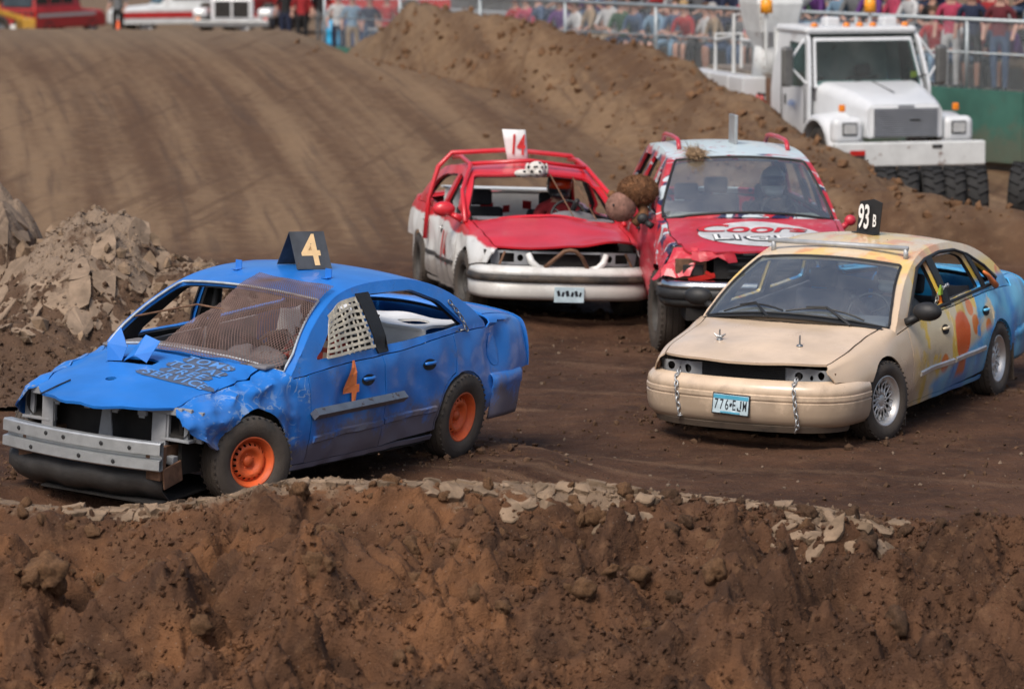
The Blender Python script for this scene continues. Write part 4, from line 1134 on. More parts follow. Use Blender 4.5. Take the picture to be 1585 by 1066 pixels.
# interior
def shelf_panel(car, b_, x, m, z0=.62, z1=1.0, holes=True, name='rear_bulkhead'):
    hl = []
    if holes:
        for (y, z, w_, h_) in ((-.45, .83, .12, .07), (-.2, .86, .15, .08), (.02, .82, .08, .08), (.25, .86, .1, .09), (.45, .83, .12, .07)): hl.append([(y - w_ / 2, z - h_ / 2), (y + w_ / 2, z - h_ / 2), (y + w_ / 2, z + h_ / 2), (y - w_ / 2, z + h_ / 2)])
    return patch(name, [(-.70, z0), (.70, z0), (.66, z1), (-.66, z1)], hl, .07, lambda y, z: Vector((x - .10 * (z - z0), y, z + .015 * math.sin(y * 9))), m, car, solid=.02)
shelf_panel(car, b, -2.52, m_whitep)
ell = lambda cx, cy, rx, ry: [(cx + rx * math.cos(a), cy + ry * math.sin(a)) for a in np.linspace(0, 2 * math.pi, 17)[:-1]]
sh = patch('parcel_shelf', [(-2.55, -.64), (-2.55, .64), (-3.12, .66), (-3.12, -.66)], [ell(-2.82, .40, .08, .14), ell(-2.82, -.40, .08, .14)], .06, lambda x, y: Vector((x, y, 1.0 + .012 * math.sin(y * 11) * math.cos(x * 14) - .05 * (x + 2.55) * .4)), m_whitep, car, solid=.02)
rg = B(); rg.tube([(-2.66 + .03 * math.cos(a), .15 + .03 * math.sin(a), 1.02 + .02 * math.sin(a)) for a in np.linspace(0, 6.28, 12)], .006, 5, False); rg.obj('anchor_ring', m_black, sh)
ds = B(); ds.box((-.62, 0, .84), (.32, 1.46, .20), None, (.75, .98)); ds.box((-.42, 0, .93), (.25, 1.44, .03)); dso = ds.obj('dashboard', m_dash, car, bevel=.03)
hd = B(); hd.sphere((-.72, .36, .93), (.12, .26, .09), 14, 8); hd.obj('instrument_hood', m_dash, dso, smooth=True)
bucket_seat(car, (-1.55, .38, .30), m_fabric)
steering_wheel(car, (-.93, .37, .92))
tk = B(); tk.box((-1.2, 0, .36), (1.2, .22, .16)); tk.obj('tunnel', m_dash, car, bevel=.03)
def plaid(t):
    X, Y, Z = t.xyz()
    a = t.step(t.ma('SINE', t.ma('MULTIPLY', Z, 70.0)), .1, .4); c_ = t.step(t.ma('SINE', t.ma('MULTIPLY', Y, 70.0)), .1, .4)
    return t.mix(a, t.mix(c_, (.38, .05, .04), (.45, .36, .30)), t.mix(c_, (.12, .03, .03), (.30, .05, .04)))
t_ = NT('plaid_shirt'); m_plaid = t_.out(plaid(t_), .9)
m_jeans = mat('jeans', (.05, .075, .14), .9, 0, .2, 12)
m_helm_dk = mat('dark_helmet', (.03, .03, .035), .3, 0, .1, 6, coat=.5)
m_helm_wh = mat('white_helmet', (.7, .7, .68), .3, 0, .08, 6, coat=.4)
m_visor = mat('dark_visor', (.01, .012, .016), .08)
m_visor_o = mat('orange_visor', (.55, .05, .01), .12)
driver('person', (-1.50, .38, .42), 'driver in red plaid shirt and dark helmet behind the blue car mesh screen', m_plaid, m_jeans, m_helm_dk, m_visor, car_matrix('blue'))
# ================================================================== CREAM CAR
def cream_dent(p):
    q = p.copy(); sd = 1 if p.y > 0 else -1
    if p.z < 1.0 and abs(p.y) > .6: q.y -= sd * (abs(crumple(p, .02, 2.8, 15)) + .025 * gbump(p, (-1.15, .95 * sd, .42), .18))
    if p.x > -.3 and abs(p.y) < .8: q.z += crumple(p, .010, 3.1, 17)
    return q
T_cream = [
 (-4.20, [(.66, .32), (.78, .46), (.80, .66), (.74, .84), (.62, .93), (.34, .97), (0, .98)]),
 (-3.75, [(.82, .26), (.90, .42), (.915, .64), (.84, .90), (.72, .99), (.38, 1.025), (0, 1.03)]),
 (-2.87, [(.89, .21), (.945, .38), (.955, .62), (.88, .95), (.80, 1.01), (.4, 1.04), (0, 1.05)]),
 (-1.9, [(.89, .19), (.945, .38), (.96, .60), (.885, .925), (.80, .97), (.4, 1.0), (0, 1.02)]),
 (-1.0, [(.89, .19), (.945, .38), (.96, .58), (.89, .895), (.82, .95), (.42, .985), (0, 1.0)]),
 (-.45, [(.89, .19), (.94, .38), (.955, .57), (.89, .85), (.80, .92), (.42, .965), (0, .98)]),
 (0.0, [(.88, .2), (.935, .38), (.945, .56), (.885, .77), (.75, .85), (.40, .895), (0, .91)]),
 (.55, [(.84, .22), (.89, .38), (.895, .53), (.835, .69), (.745, .755), (.40, .80), (0, .815)]),
 (1.06, [(.64, .25), (.70, .38), (.70, .50), (.69, .62), (.65, .655), (.36, .69), (0, .70)])]
A_cream = [(-.30, .9), (-.75, 1.14), (-1.22, 1.33), (-1.5, 1.39), (-1.95, 1.42), (-2.4, 1.395), (-2.8, 1.30), (-3.15, 1.14), (-3.38, 1.0)]
def cream_base(t):
    X, Y, Z = t.xyz()
    n = t.noise(2.2, 4, .6); n2 = t.noise(3.6, 3, .5, t.scalev((1, 1, .6)))
    xx = t.ma('ADD', X, t.ma('MULTIPLY', t.ma('SUBTRACT', n, .5), .7))
    cream = (.64, .49, .35); yel = (.82, .56, .10); pale = (.72, .60, .40)
    c = t.mix(t.step(xx, -.62, -.95), cream, t.mix(t.step(n2, .47, .52), yel, pale))
    vo = t.n('ShaderNodeTexVoronoi'); t.put(vo.inputs['Vector'], t.co()); vo.inputs['Scale'].default_value = 3.4
    ob = t.ma('MULTIPLY', t.ma('SUBTRACT', 1.0, t.step(vo.outputs['Distance'], .27, .34)), t.step(xx, -.7, -1.0))
    ob = t.ma('MULTIPLY', ob, t.step(n, .34, .44))
    c = t.mix(ob, c, (.80, .20, .02))
    # blue waves: towards the tail and along the lower doors
    wv = t.ma('ADD', t.ma('MULTIPLY', t.ma('SINE', t.ma('MULTIPLY', t.ma('ADD', X, t.ma('MULTIPLY', Z, .5)), 9.0)), .22), t.ma('MULTIPLY', t.ma('SUBTRACT', n, .5), .9))
    bl = t.step(t.ma('ADD', t.ma('SUBTRACT', -2.48, X), wv), -.04, .03)
    bl2 = t.ma('MULTIPLY', t.step(t.ma('ADD', t.ma('MULTIPLY', t.ma('ADD', X, 1.2), -.22), t.ma('SUBTRACT', .36, Z)), -.05, .06), t.step(xx, -1.1, -1.25))
    side = t.ma('SUBTRACT', 1.0, t.step(t.ma('MULTIPLY', t.step(Z, 1.0, 1.12), t.step(X, -3.5, -3.2)), .1, .9))
    c = t.mix(t.ma('MULTIPLY', t.ma('MAXIMUM', bl, bl2), side), c, t.mix(t.step(n2, .3, .7), (.02, .27, .72), (.14, .55, .85)))
    # the painted sun on the rear door
    dx = t.ma('ADD', X, 1.85); dz = t.ma('SUBTRACT', Z, .66)
    rr = t.ma('SQRT', t.ma('ADD', t.ma('MULTIPLY', dx, dx), t.ma('MULTIPLY', t.ma('MULTIPLY', dz, dz), .8)))
    c = t.mix(t.ma('MULTIPLY', t.ma('SUBTRACT', 1.0, t.step(t.ma('ADD', rr, t.ma('MULTIPLY', n, .10)), .22, .255)), t.step(Y, .3, .5)), c, (.82, .11, .01))
    dr = t.ma('MULTIPLY', t.ma('SUBTRACT', 1.0, t.step(t.ma('ABSOLUTE', t.ma('ADD', X, t.ma('ADD', 1.78, t.ma('MULTIPLY', Z, .12)))), .07, .13)), t.ma('MULTIPLY', t.step(Y, .3, .5), t.ma('SUBTRACT', 1.0, t.step(Z, .52, .62))))
    c = t.mix(t.ma('MULTIPLY', dr, t.step(Z, .28, .36)), c, (.70, .13, .03))
    # roof streaks
    rf = t.ma('MULTIPLY', t.step(Z, 1.20, 1.30), t.step(t.noise(1.9, 4, .6, t.scalev((1, 2.2, 1))), .42, .60))
    c = t.mix(t.ma('MULTIPLY', rf, .62), t.mix(t.step(Z, 1.16, 1.28), c, (.72, .58, .40)), t.mix(t.step(n2, .45, .55), (.80, .52, .08), (.75, .26, .06)))
    return c
m_cp = car_paint('painted_cream', (.6, .4, .24), dirt=.42, chips=.2, base=cream_base, rough=.24, scuff=.10, fadek=.03, chipcol=(.75, .7, .6))
m_cp_f = car_paint('cream_paint', (.66, .51, .37), dirt=.50, chips=.3, rough=.24, scuff=.15, chipcol=(.35, .28, .2))
m_alloy = mat('silver_alloy', (.72, .71, .69), .38, .75, .1, 8, dirt=.15)
def fender_cream(b, sd): return [(.80, 3.97), (.87, 3.5), (.87, 3.0), (.82, b.s_of(.82, .575)), (.60, b.s_of(.60, .56)), (.37, b.s_of(.37, .53))]
cfgC = dict(paint=dict(hood=m_cp_f, wing=m_cp, door=m_cp, quarter=m_cp, frame=m_cp, deck=m_cp, roof=m_cp), doors=(-.58, -1.62, -2.68),
    hood_front=lambda s_: 1.0 - .22 * abs(s_ - 6)**2 / 4, fender_front=fender_cream, arch_front_angle=33, tail_x=-4.18, tw=.285, tb=.72,
    windows=[[(-.72, .955), (-1.24, 1.28), (-1.50, 1.325), (-1.58, .965)], [(-1.70, .975), (-1.63, 1.335), (-2.25, 1.33), (-2.42, 1.285), (-2.58, 1.0)], [(-2.66, 1.01), (-2.52, 1.25), (-2.78, 1.15), (-2.98, 1.03)]], dent=cream_dent, arch_r=(.375, .365), bow=(.24, .08, .12), crown=.055)
HC = sedan('cream', 'cream_derby_car', T_cream, A_cream, cfgC)
car, b = HC['car'], HC['b']
tag(car, 'cream sedan numbered 93 with sunset paint of yellow, orange and blue on its flank', 'race car')
for (px, sd) in ((0, 1), (0, -1), (-2.87, 1), (-2.87, -1)):
    add_wheel(car, (px, sd * .845, .33), 'lattice', sd, -12 if px == 0 else 0, .33, .22, .205, m_alloy, 2)
# bumper cover
plc = [(.375, -.935), (.55, -.925), (.74, -.885), (.90, -.77), (1.0, -.58), (1.06, -.30), (1.075, 0), (1.06, .30), (1.0, .58), (.90, .77), (.74, .885), (.55, .925), (.375, .935)]
plf = [(float(hermite(np.arange(13), np.array(plc)[:, :1], t)[0]), float(hermite(np.arange(13), np.array(plc)[:, 1:], t)[0])) for t in np.linspace(0, 12, 49)]
bp = B(); bp.sweep(plf, [(-.10, .20), (-.055, .215), (-.02, .26), (-.005, .31), (.0, .37), (.003, .405), (-.006, .412), (-.006, .42), (.004, .428), (.004, .46), (-.004, .466), (-.004, .472), (.0, .48), (-.01, .525), (-.04, .56), (-.10, .578)])
bpo = bp.obj('bumper_cover', m_cp_f, car, smooth=True, solid=.01); k = bpo.modifiers.new('e', 'EDGE_SPLIT'); k.split_angle = R(50)
lp = B(); lp.sweep([(x - .03, y * .93) for x, y in plf[6:-6]], [(-.10, .16), (-.02, .165), (.0, .215)]); lp.obj('air_dam', m_black_dirty, car, solid=.01)
rd = B(); rd.box((.80, 0, .585), (.04, .98, .17)); rdo = rd.obj('radiator', m_cardark, car)
for i in range(9): q = B(); q.box((.826, 0, .515 + .017 * i), (.008, .74, .006)); q.obj('radiator_fin', m_black, rdo)
for sd in (1, -1):
    hp = patch('headlamp_panel', [(.36, .545), (.74, .555), (.76, .655), (.36, .665)], [ell(.48, .605, .032, .035), ell(.65, .612, .03, .034), ell(.57, .59, .012, .02)], .03,
               lambda y, z: Vector((.90 - .16 * (abs(y) / .8)**2.4 + .02 * math.sin(y * 30) - .03, sd * y, z)), m_lightgrey, car, solid=.008)
    bk = B(); bk.box((.60, sd * .54, .60), (.10, .40, .14)); bk.obj('headlamp_cavity', m_under, car)
    br = B(); br.box((.79, sd * .765, .615), (.03, .03, .06)); br.obj('lamp_bracket', m_rusty, car)
m_plate = mat('plate_blue_white', (.48, .60, .66), .4, 0, .15, 10); m_ink = mat('plate_ink', (.012, .014, .02), .5); m_plateband = mat('plate_band', (.07, .33, .48), .4)
# licence plate in its frame
pm = Matrix.Translation((1.083, .0, .375)) @ Matrix.Rotation(R(-2), 4, 'X') @ Matrix.Rotation(R(-4), 4, 'Y')
pp = B(); pp.box((0, 0, 0), (.012, .325, .172)); pl_ = pp.obj('licence_plate', m_black, car, bevel=.004); pl_.matrix_basis = pm
q = B(); q.box((.008, 0, .0), (.004, .305, .150)); q.obj('plate_face', m_plate, pl_)
q = B(); q.box((.0115, 0, .056), (.002, .30, .030)); q.obj('plate_band', m_plateband, pl_)
q = B(); q.box((.0115, 0, -.066), (.002, .17, .012)); q.obj('plate_band', m_plateband, pl_)
for ch_, yy_ in (('7', -.124), ('7', -.078), ('6', -.032)): flat_text(ch_, .118, frame((.0125, yy_, -.008), (0, 1, 0), (0, 0, 1)), 'lettering', m_ink, pl_, 1, .56, 0, 0, .003)
q = B(); q.box((.0125, .088, .004), (.002, .010, .062)); q.box((.0125, .076, -.041), (.002, .030, .010)); q.box((.0125, .063, -.032), (.002, .009, .022)); q.obj('lettering', m_ink, pl_)
for ch_, yy_ in (('E', .030), ('M', .122)): flat_text(ch_, .118, frame((.0125, yy_, -.008), (0, 1, 0), (0, 0, 1)), 'lettering', m_ink, pl_, 1, {'E': .55, 'J': .95, 'M': .44}[ch_], 0, 0, .003)
q = B(); q.box((.0125, 0, -.006), (.002, .016, .022)); q.box((.0125, .004, .004), (.0022, .02, .010)); q.obj('state_mark', m_ink, pl_)
# bonnet pins and chains
hy = hood_y(b, 0)
for y, wing in ((-.34, True), (.36, False)):
    p = hy(.52, y); q = B(); q.lathe([(0, .001), (0, .028), (.012, .024), (.016, .008), (.085, .007), (.088, .001)], 12, 'z', p)
    qo = q.obj('hood_pin', m_steel, car)
    if wing:
        q = B(); q.tube([p + Vector((0, -.05, .05)), p + Vector((0, -.02, .028)), p + Vector((0, .02, .028)), p + Vector((0, .05, .05))], [.006, .012, .012, .006], 6); q.obj('wing_nut', m_steel, qo)
for y, z1 in ((-.52, .22), (.50, .17)):
    x_ = 1.075 - .08 * (y / .6)**2
    chain(car, [(x_ - .10, y, .60), (x_ - .03, y, .565), (x_ + .022, y + .02, .50), (x_ + .022, y + .035, .36), (x_ + .0, y + .05, .24), (x_ - .06, y + .01, z1)], .058, .006, m_galv)
# windscreen and wipers
L = 3.0; wv = .7
patch('windscreen', round_poly([(.02 * L, -.95 * wv), (.02 * L, .95 * wv), (.285 * L, .90 * wv), (.285 * L, -.90 * wv)], .07, 5), [], .08, lambda u, v: b.top(u / L, v / wv) + Vector((.004, 0, .006)), m_glass_dusty, car, solid=0)
patch('backlight', round_poly([(.72 * L, -.88 * wv), (.72 * L, .88 * wv), (.985 * L, .93 * wv), (.985 * L, -.93 * wv)], .07, 5), [], .08, lambda u, v: b.top(u / L, v / wv) + Vector((-.004, 0, .004)), m_glass_clear, car, solid=0)
# black screen surround
sr = B(); ring = [b.top(t, v) + Vector((.006, 0, .008)) for t, v in [(.02, v) for v in np.linspace(-.95, .95, 13)] + [(t, .95 - .05 * (t - .02) / .265) for t in np.linspace(.04, .28, 8)] + [(.285, v) for v in np.linspace(.88, -.88, 13)] + [(t, -.90 - .05 * (.285 - t) / .265) for t in np.linspace(.27, .02, 8)]]
sr.tube(ring, .011, 6, False); sr.obj('screen_seal', m_black, car, smooth=True)
for v0, v1 in ((-.72, -.05), (-.02, .74)):
    w_ = B(); A, E_ = b.top(.012, v0), b.top(.012, v1)
    pts = [b.top(.025 + .035 * math.sin(math.pi * i / 8) * .6 + .02 * i / 8 * 0, v0 + (v1 - v0) * i / 8) + Vector((.02, 0, .02)) for i in range(9)]
    w_.tube(pts, .008, 6); w_.tube([b.top(.0, v1 - .1) + Vector((.05, 0, .02)), pts[4] + Vector((0, 0, .015)), pts[2] + Vector((0, 0, .015))], [.014, .010, .007], 6)
    w_.obj('wiper', m_black, car)
cw = patch('cowl', [(x, y) for x, y in [(-.42 + .24 * (1 - (y / .88)**2) * 1, y) for y in np.linspace(-.80, .80, 15)] + [(-.26 + .25 * (1 - (y / .88)**2), y) for y in np.linspace(.80, -.80, 15)]], [], .07, lambda x, y: Vector((x, y, .875 + .085 * (1 - (y / .85)**2))), m_black, car, solid=.01)
# window surrounds and pillars in black
for sd in (1, -1):
    for nm, P_ in (('b_pillar', [(-1.575, .93), (-1.705, .93), (-1.64, 1.34), (-1.49, 1.34)]), ('c_pillar_trim', [(-2.575, .99), (-2.665, .99), (-2.52, 1.255), (-2.41, 1.295)])):
        patch(nm, P_, [], .06, lambda x, z: b.side(x, z, sd) + Vector((0, sd * .008, 0)), m_black, car, solid=.012)
    rim = B(); pts = [b.side(x, z, sd) + Vector((0, sd * .006, 0)) for x, z in [(-.66, .915), (-.95, 1.115), (-1.24, 1.285), (-1.5, 1.335), (-1.9, 1.36), (-2.25, 1.345), (-2.5, 1.285), (-2.8, 1.16), (-3.02, 1.035), (-2.95, 1.0), (-2.6, .985), (-1.7, .955), (-.7, .92)]]
    rim.tube(pts, .016, 6, False); rim.obj('window_trim', m_black, car, smooth=True)
    patch('sail_panel', [(-.62, .90), (-.82, .94), (-.80, 1.02)], [], .06, lambda x, z: b.side(x, z, sd) + Vector((0, sd * .01, 0)), m_black, car, solid=.012)
    mirror_housing(car, (-.66, sd * 1.03, 1.0), m_black, sd, (.17, .25, .16))
    strip_on_side(car, b, -.75, -1.59, .46, .47, .05, .016, sd, m_alloy, 'side_moulding'); strip_on_side(car, b, -1.64, -2.44, .47, .48, .05, .016, sd, m_alloy, 'side_moulding')
    door_handle(car, b, -1.42, .76, sd, m_cp); door_handle(car, b, -2.50, .80, sd, m_cp)
    mf = B(); mf.box((-.40, sd * .84, .24), (.012, .22, .34), (0, .12, 0)); mf.obj('mud_flap', m_black_dirty, car)
    mf = B(); mf.box((-2.87 - .40, sd * .84, .26), (.012, .22, .34), (0, .12, 0)); mf.obj('mud_flap', m_black_dirty, car)
    patch('door_trim', [(-.70, .50), (-2.55, .50), (-2.55, .96), (-.72, .91)], [], .12, lambda x, z: Vector((x, sd * (b.gy(x, .93) - .12), z)), m_dash, car, solid=.03)
rbm = B(); rbm.sweep([(-3.28, .93), (-3.6, .925), (-3.9, .88), (-4.1, .76), (-4.2, .5), (-4.24, 0), (-4.2, -.5), (-4.1, -.76), (-3.9, -.88), (-3.6, -.925), (-3.28, -.93)], [(-.04, .25), (-.01, .30), (.0, .40), (.01, .47), (.02, .48), (.02, .53), (.0, .56), (-.04, .60)]); rbm.obj('rear_bumper', m_cp, car, smooth=True, solid=.012)
# roof bar and number board
m_barp = mat('grey_pipe', (.38, .40, .42), .5, .2, .12, 9)
rbp = B(); h0, h1 = b.top(.335, -.86), b.top(.335, .90)
rbp.tube([h0 + Vector((0, -.05, .085)), h1 + Vector((0, .02, .085))], .022, 12); ro = rbp.obj('roof_bar', m_barp, car, smooth=True)
for q_ in (h0, h1): q = B(); q.tube([q_ + Vector((0, 0, -.01)), q_ + Vector((0, 0, .08))], .022, 10); q.obj('bar_post', m_barp, ro, smooth=True)
sp_ = b.top(.56, .02); yw = R(-150); M4 = Matrix.Translation(sp_) @ Matrix.Rotation(R(-30), 4, 'Z')
sb = B(); sb.add([M4 @ Vector(v) for v in [(0, -.15, 0), (0, .15, 0), (-.02, .165, .28), (-.02, .05, .305), (-.02, -.13, .27)]], [(0, 1, 2, 3, 4)]); sbo = sb.obj('roof_sign', m_black, car, solid=.008)
sf = B(); sf.add([M4 @ Vector(v) for v in [(-.02, -.15, .008), (.06, -.15, .008), (.06, .15, .008), (-.02, .15, .008)]], [(0, 1, 2, 3)]); sf.obj('sign_foot', m_black, sbo, solid=.006)
m_whiten = mat('white_number', (.78, .78, .76), .6, 0, .06, 9)
flat_text('93', .29, M4 @ frame((.008, -.045, .135), (0, 1, 0), (-.02, 0, .28)), 'lettering', m_whiten, sbo, .95, .56)
flat_text('B', .15, M4 @ frame((.008, .098, .115), (0, 1, 0), (-.02, 0, .28)), 'lettering', m_whiten, sbo, 1, .6)
# interior
ds = B(); ds.box((-.62, 0, .82), (.5, 1.56, .2), None, (.8, .98)); ds.obj('dashboard', m_dash, car, bevel=.04)
for y in (.40, -.40): bucket_seat(car, (-1.62, y, .28), m_fabric if y > 0 else m_dash)
bucket_seat(car, (-2.5, 0, .34), m_dash, 'rear_seat')
steering_wheel(car, (-.98, .40, .90))
shelf_panel(car, b, -2.75, m_dash, .5, .98, True)
driver('person', (-1.56, .40, .38), 'driver in grey jacket and pale helmet behind the cream car windscreen', mat('grey_jacket', (.12, .13, .14), .9, 0, .2, 9), m_jeans, m_helm_wh, m_visor, car_matrix('cream'))
m_cyan = mat('cyan_plastic', (.02, .30, .55), .45, 0, .08, 5)
bt = B(); bt.lathe([(0, .001), (0, .15), (.02, .17), (.20, .175), (.30, .165), (.35, .12), (.365, .05), (.37, .001)], 24, 'z', (-2.18, .36, .86)); bto = bt.obj('blue_tank', m_cyan, None, smooth=True); bto.matrix_world = car_matrix('cream')
q = B(); q.lathe([(.365, .001), (.365, .045), (.40, .045), (.405, .001)], 14, 'z', (-2.18, .36, .86)); q.obj('tank_cap', m_whiten, bto, smooth=True)
bto.name = 'fuel_tank'; tag(bto, 'bright blue round tank inside the rear window of the cream car', 'tank')
os_ = B(); os_.box((-2.18, .36, .70), (.46, .46, .32)); os_.obj('tank_stand', m_dash, car, bevel=.02)
st = B(); A = b.side(-2.60, 1.10) + Vector((0, .05, .03)); E_ = b.side(-2.84, .985) + Vector((0, .05, 0)); st.tube([A, A * .75 + E_ * .25 + Vector((0, .012, 0)), A * .3 + E_ * .7, E_], [.012, .018, .026, .03], 8); st.obj('orange_strap', m_orange2, car, smooth=True)
m_green = mat('green_padlock', (.28, .45, .05), .45)
q0 = b.side(-1.56, 1.085) + Vector((0, .03, 0)); q1 = b.side(-1.74, 1.10) + Vector((0, .03, 0))
chain(car, [q0, (q0 + q1) / 2 + Vector((0, .01, .012)), q1, q1 + Vector((0, -.08, -.02))], .046, .006, m_galv)
chain(car, [q0 + Vector((.02, -.02, -.03)), q0 + Vector((.01, -.05, -.14))], .046, .006, m_galv)
pk = B(); pk.box(q0 + Vector((.035, 0, -.02)), (.06, .025, .055)); pk.tube([q0 + Vector((.02, 0, 0)), q0 + Vector((.02, 0, .03)), q0 + Vector((.04, 0, .035)), q0 + Vector((.05, 0, 0))], .006, 6); pk.obj('padlock', m_green, car, bevel=.004)
# ================================================================== RED AND WHITE CAR
def red_dent(p):
    q = p.copy(); sd = 1 if p.y > 0 else -1
    if p.z < 1.02:
        if abs(p.y) > .62: q.y -= sd * (abs(crumple(p, .06, 2.4, 25)) + .08 * gbump(p, (-.45, .9 * sd, .60), .20) + .05 * gbump(p, (-1.9, .9 * sd, .75), .35))
        if abs(p.y) < .76 and p.x > -.4: q.z += crumple(p, .035, 1.9, 21) + .05 * float(ss(.35, .8, p.x)) * float(ss(.1, .5, p.y)) - .03 * float(ss(.1, -.5, p.y)) * float(ss(.4, .8, p.x))
    if p.z > 1.3: q.z += crumple(p, .03, 2.2, 31)
    return q
T_red = [
 (-4.05, [(.68, .30), (.80, .45), (.82, .68), (.77, .92), (.66, 1.02), (.34, 1.06), (0, 1.07)]),
 (-3.6, [(.82, .24), (.89, .4), (.90, .68), (.84, .98), (.73, 1.05), (.38, 1.085), (0, 1.09)]),
 (-2.81, [(.86, .2), (.92, .38), (.93, .66), (.87, .985), (.78, 1.05), (.4, 1.08), (0, 1.09)]),
 (-1.9, [(.87, .19), (.92, .38), (.93, .64), (.88, .955), (.79, 1.0), (.4, 1.04), (0, 1.05)]),
 (-1.0, [(.87, .19), (.92, .38), (.93, .63), (.88, .92), (.80, .98), (.4, 1.02), (0, 1.03)]),
 (-.5, [(.87, .19), (.915, .38), (.925, .61), (.88, .88), (.79, .955), (.41, 1.0), (0, 1.015)]),
 (0.0, [(.86, .20), (.91, .38), (.92, .60), (.87, .81), (.765, .88), (.40, .93), (0, .945)]),
 (.55, [(.82, .24), (.88, .40), (.885, .57), (.82, .725), (.735, .785), (.38, .83), (0, .845)]),
 (1.0, [(.70, .28), (.76, .42), (.76, .55), (.71, .66), (.64, .70), (.34, .735), (0, .745)])]
A_red = [(-.42, .9), (-.80, 1.17), (-1.2, 1.36), (-1.45, 1.42), (-1.95, 1.445), (-2.4, 1.42), (-2.75, 1.32), (-3.05, 1.17), (-3.28, 1.0)]
def rw_base(t):
    X, Y, Z = t.xyz(); n = t.noise(3, 4, .6)
    lim = t.ma('ADD', .80, t.ma('ADD', t.ma('MULTIPLY', t.ma('SUBTRACT', n, .5), .12), t.ma('MULTIPLY', t.step(X, .1, .7), -.08)))
    return t.mix(t.step(t.ma('SUBTRACT', Z, t.ma('ADD', lim, t.ma('MULTIPLY', t.step(X, -.7, -1.2), .08))), -.01, .02), (.68, .68, .66), (.55, .018, .028))
m_rp = car_paint('red_paint', (.58, .020, .032), dirt=.22, chips=.35, rough=.30, chipcol=(.7, .45, .45))
m_rwp = car_paint('red_white_paint', (.6, .02, .03), dirt=.7, chips=.3, base=rw_base, scuff=.35, chipcol=(.25, .22, .2))
m_wp = car_paint('dirty_white_paint', (.68, .68, .66), dirt=.38, chips=.4, chipcol=(.3, .28, .26))
def fender_red(b, sd): return [(.74, 3.97), (.80, 3.5), (.80, 3.0), (.74, b.s_of(.74, .575)), (.55, b.s_of(.55, .56)), (.36, b.s_of(.36, .53))]
cfgR = dict(paint=dict(hood=m_rp, wing=m_rwp, door=m_rwp, quarter=m_rwp, frame=m_rp, deck=m_rp, roof=m_rp), doors=(-.62, -1.64, -2.66),
    hood_front=lambda s_: .88 - .20 * abs(s_ - 6)**2 / 4, fender_front=fender_red, arch_front_angle=33, tail_x=-4.03, tw=.29, tb=.70,
    windows=[[(-.78, .97), (-1.24, 1.31), (-1.52, 1.36), (-1.60, .98)], [(-1.72, .99), (-1.66, 1.365), (-2.28, 1.35), (-2.6, 1.25), (-2.88, 1.05)]], dent=red_dent)
HR = sedan('red', 'red_derby_car', T_red, A_red, cfgR)
car, b = HR['car'], HR['b']
tag(car, 'red and white sedan numbered 14 with outside roll bars and no windscreen glass', 'race car')
m_dkrim = mat('dirty_dark_rim', (.06, .055, .05), .7, .2, .3, 9)
for (px, sd) in ((0, 1), (0, -1), (-2.81, 1), (-2.81, -1)):
    add_wheel(car, (px, sd * .815, .325), 'plain', sd, 6 if px == 0 else 0, .325, .22, .19, m_dkrim, 0)
plr = [(.36, -.915), (.55, -.905), (.74, -.865), (.88, -.74), (.965, -.52), (1.0, -.25), (1.01, 0), (1.0, .25), (.965, .52), (.88, .74), (.74, .865), (.55, .905), (.36, .915)]
plrf = [(float(hermite(np.arange(13), np.array(plr)[:, :1], t)[0]), float(hermite(np.arange(13), np.array(plr)[:, 1:], t)[0])) for t in np.linspace(0, 12, 41)]
q = B(); q.sweep(plrf, [(-.06, .22), (-.015, .235), (0, .27), (.004, .40)]); q.obj('bumper_cover', m_wp, car, smooth=True, solid=.01)
q = B(); q.sweep(plrf, [(.0, .395), (.02, .40), (.024, .43), (.02, .465), (.0, .47)]); q.obj('bumper_strip', m_black_dirty, car, smooth=True, solid=.006)
q = B(); q.sweep(plrf, [(.003, .47), (-.01, .51), (-.05, .545), (-.10, .56)]); q.obj('bumper_top', m_wp, car, smooth=True, solid=.01)
for sd in (1, -1):
    q = B(); q.tube([(.90, sd * .22, .525), (.905, sd * .31, .545), (.89, sd * .37, .60), (.86, sd * .40, .68)], [.03, .035, .036, .03], 8); q.obj('grille_prong', m_wp, car, smooth=True)
    hp = patch('headlamp_panel', [(.36, .56), (.74, .56), (.76, .69), (.36, .70)], [ell(.46, .63, .03, .035), [(.52, .585), (.66, .585), (.66, .675), (.52, .675)]], .035, lambda y, z: Vector((.84 - .16 * (abs(y) / .8)**2.4 - .04, sd * y, z)), m_lightgrey, car, solid=.008)
    q = B(); q.box((.60, sd * .58, .62), (.12, .46, .16)); q.obj('headlamp_cavity', m_under, car)
    q = B(); q.tube([(.80, sd * .68, .56), (.76, sd * .62, .69)], .012, 6); q.obj('headlamp_strut', m_rusty, car)
q = B(); q.box((.72, 0, .60), (.04, .72, .18)); q.obj('radiator', m_cardark, car)
q = B(); q.box((.80, 0, .69), (.03, .70, .022)); q.obj('grille_bar', m_lightgrey, car)
q = B(); q.tube([(.93, -.24, .55), (.97, -.13, .65), (.99, -.06, .715), (.99, 0, .73), (.99, .06, .72), (.97, .13, .66), (.93, .20, .54)], .021, 8); q.obj('front_hoop', m_rusty, car, smooth=True)
q = B(); q.box((1.026, 0, .285), (.012, .305, .155)); plo = q.obj('licence_plate', m_plate, car, bevel=.004)
for i, (y, w_) in enumerate(((-.11, .03), (-.065, .024), (-.02, .034), (.03, .026), (.07, .03), (.112, .02))):
    q = B(); q.box((1.034, y, .295 + .004 * (-1)**i), (.003, w_, .055 - .01 * (i % 2)), (.25 * (-1)**i, 0, 0)); q.obj('plate_mark', m_ink, plo)
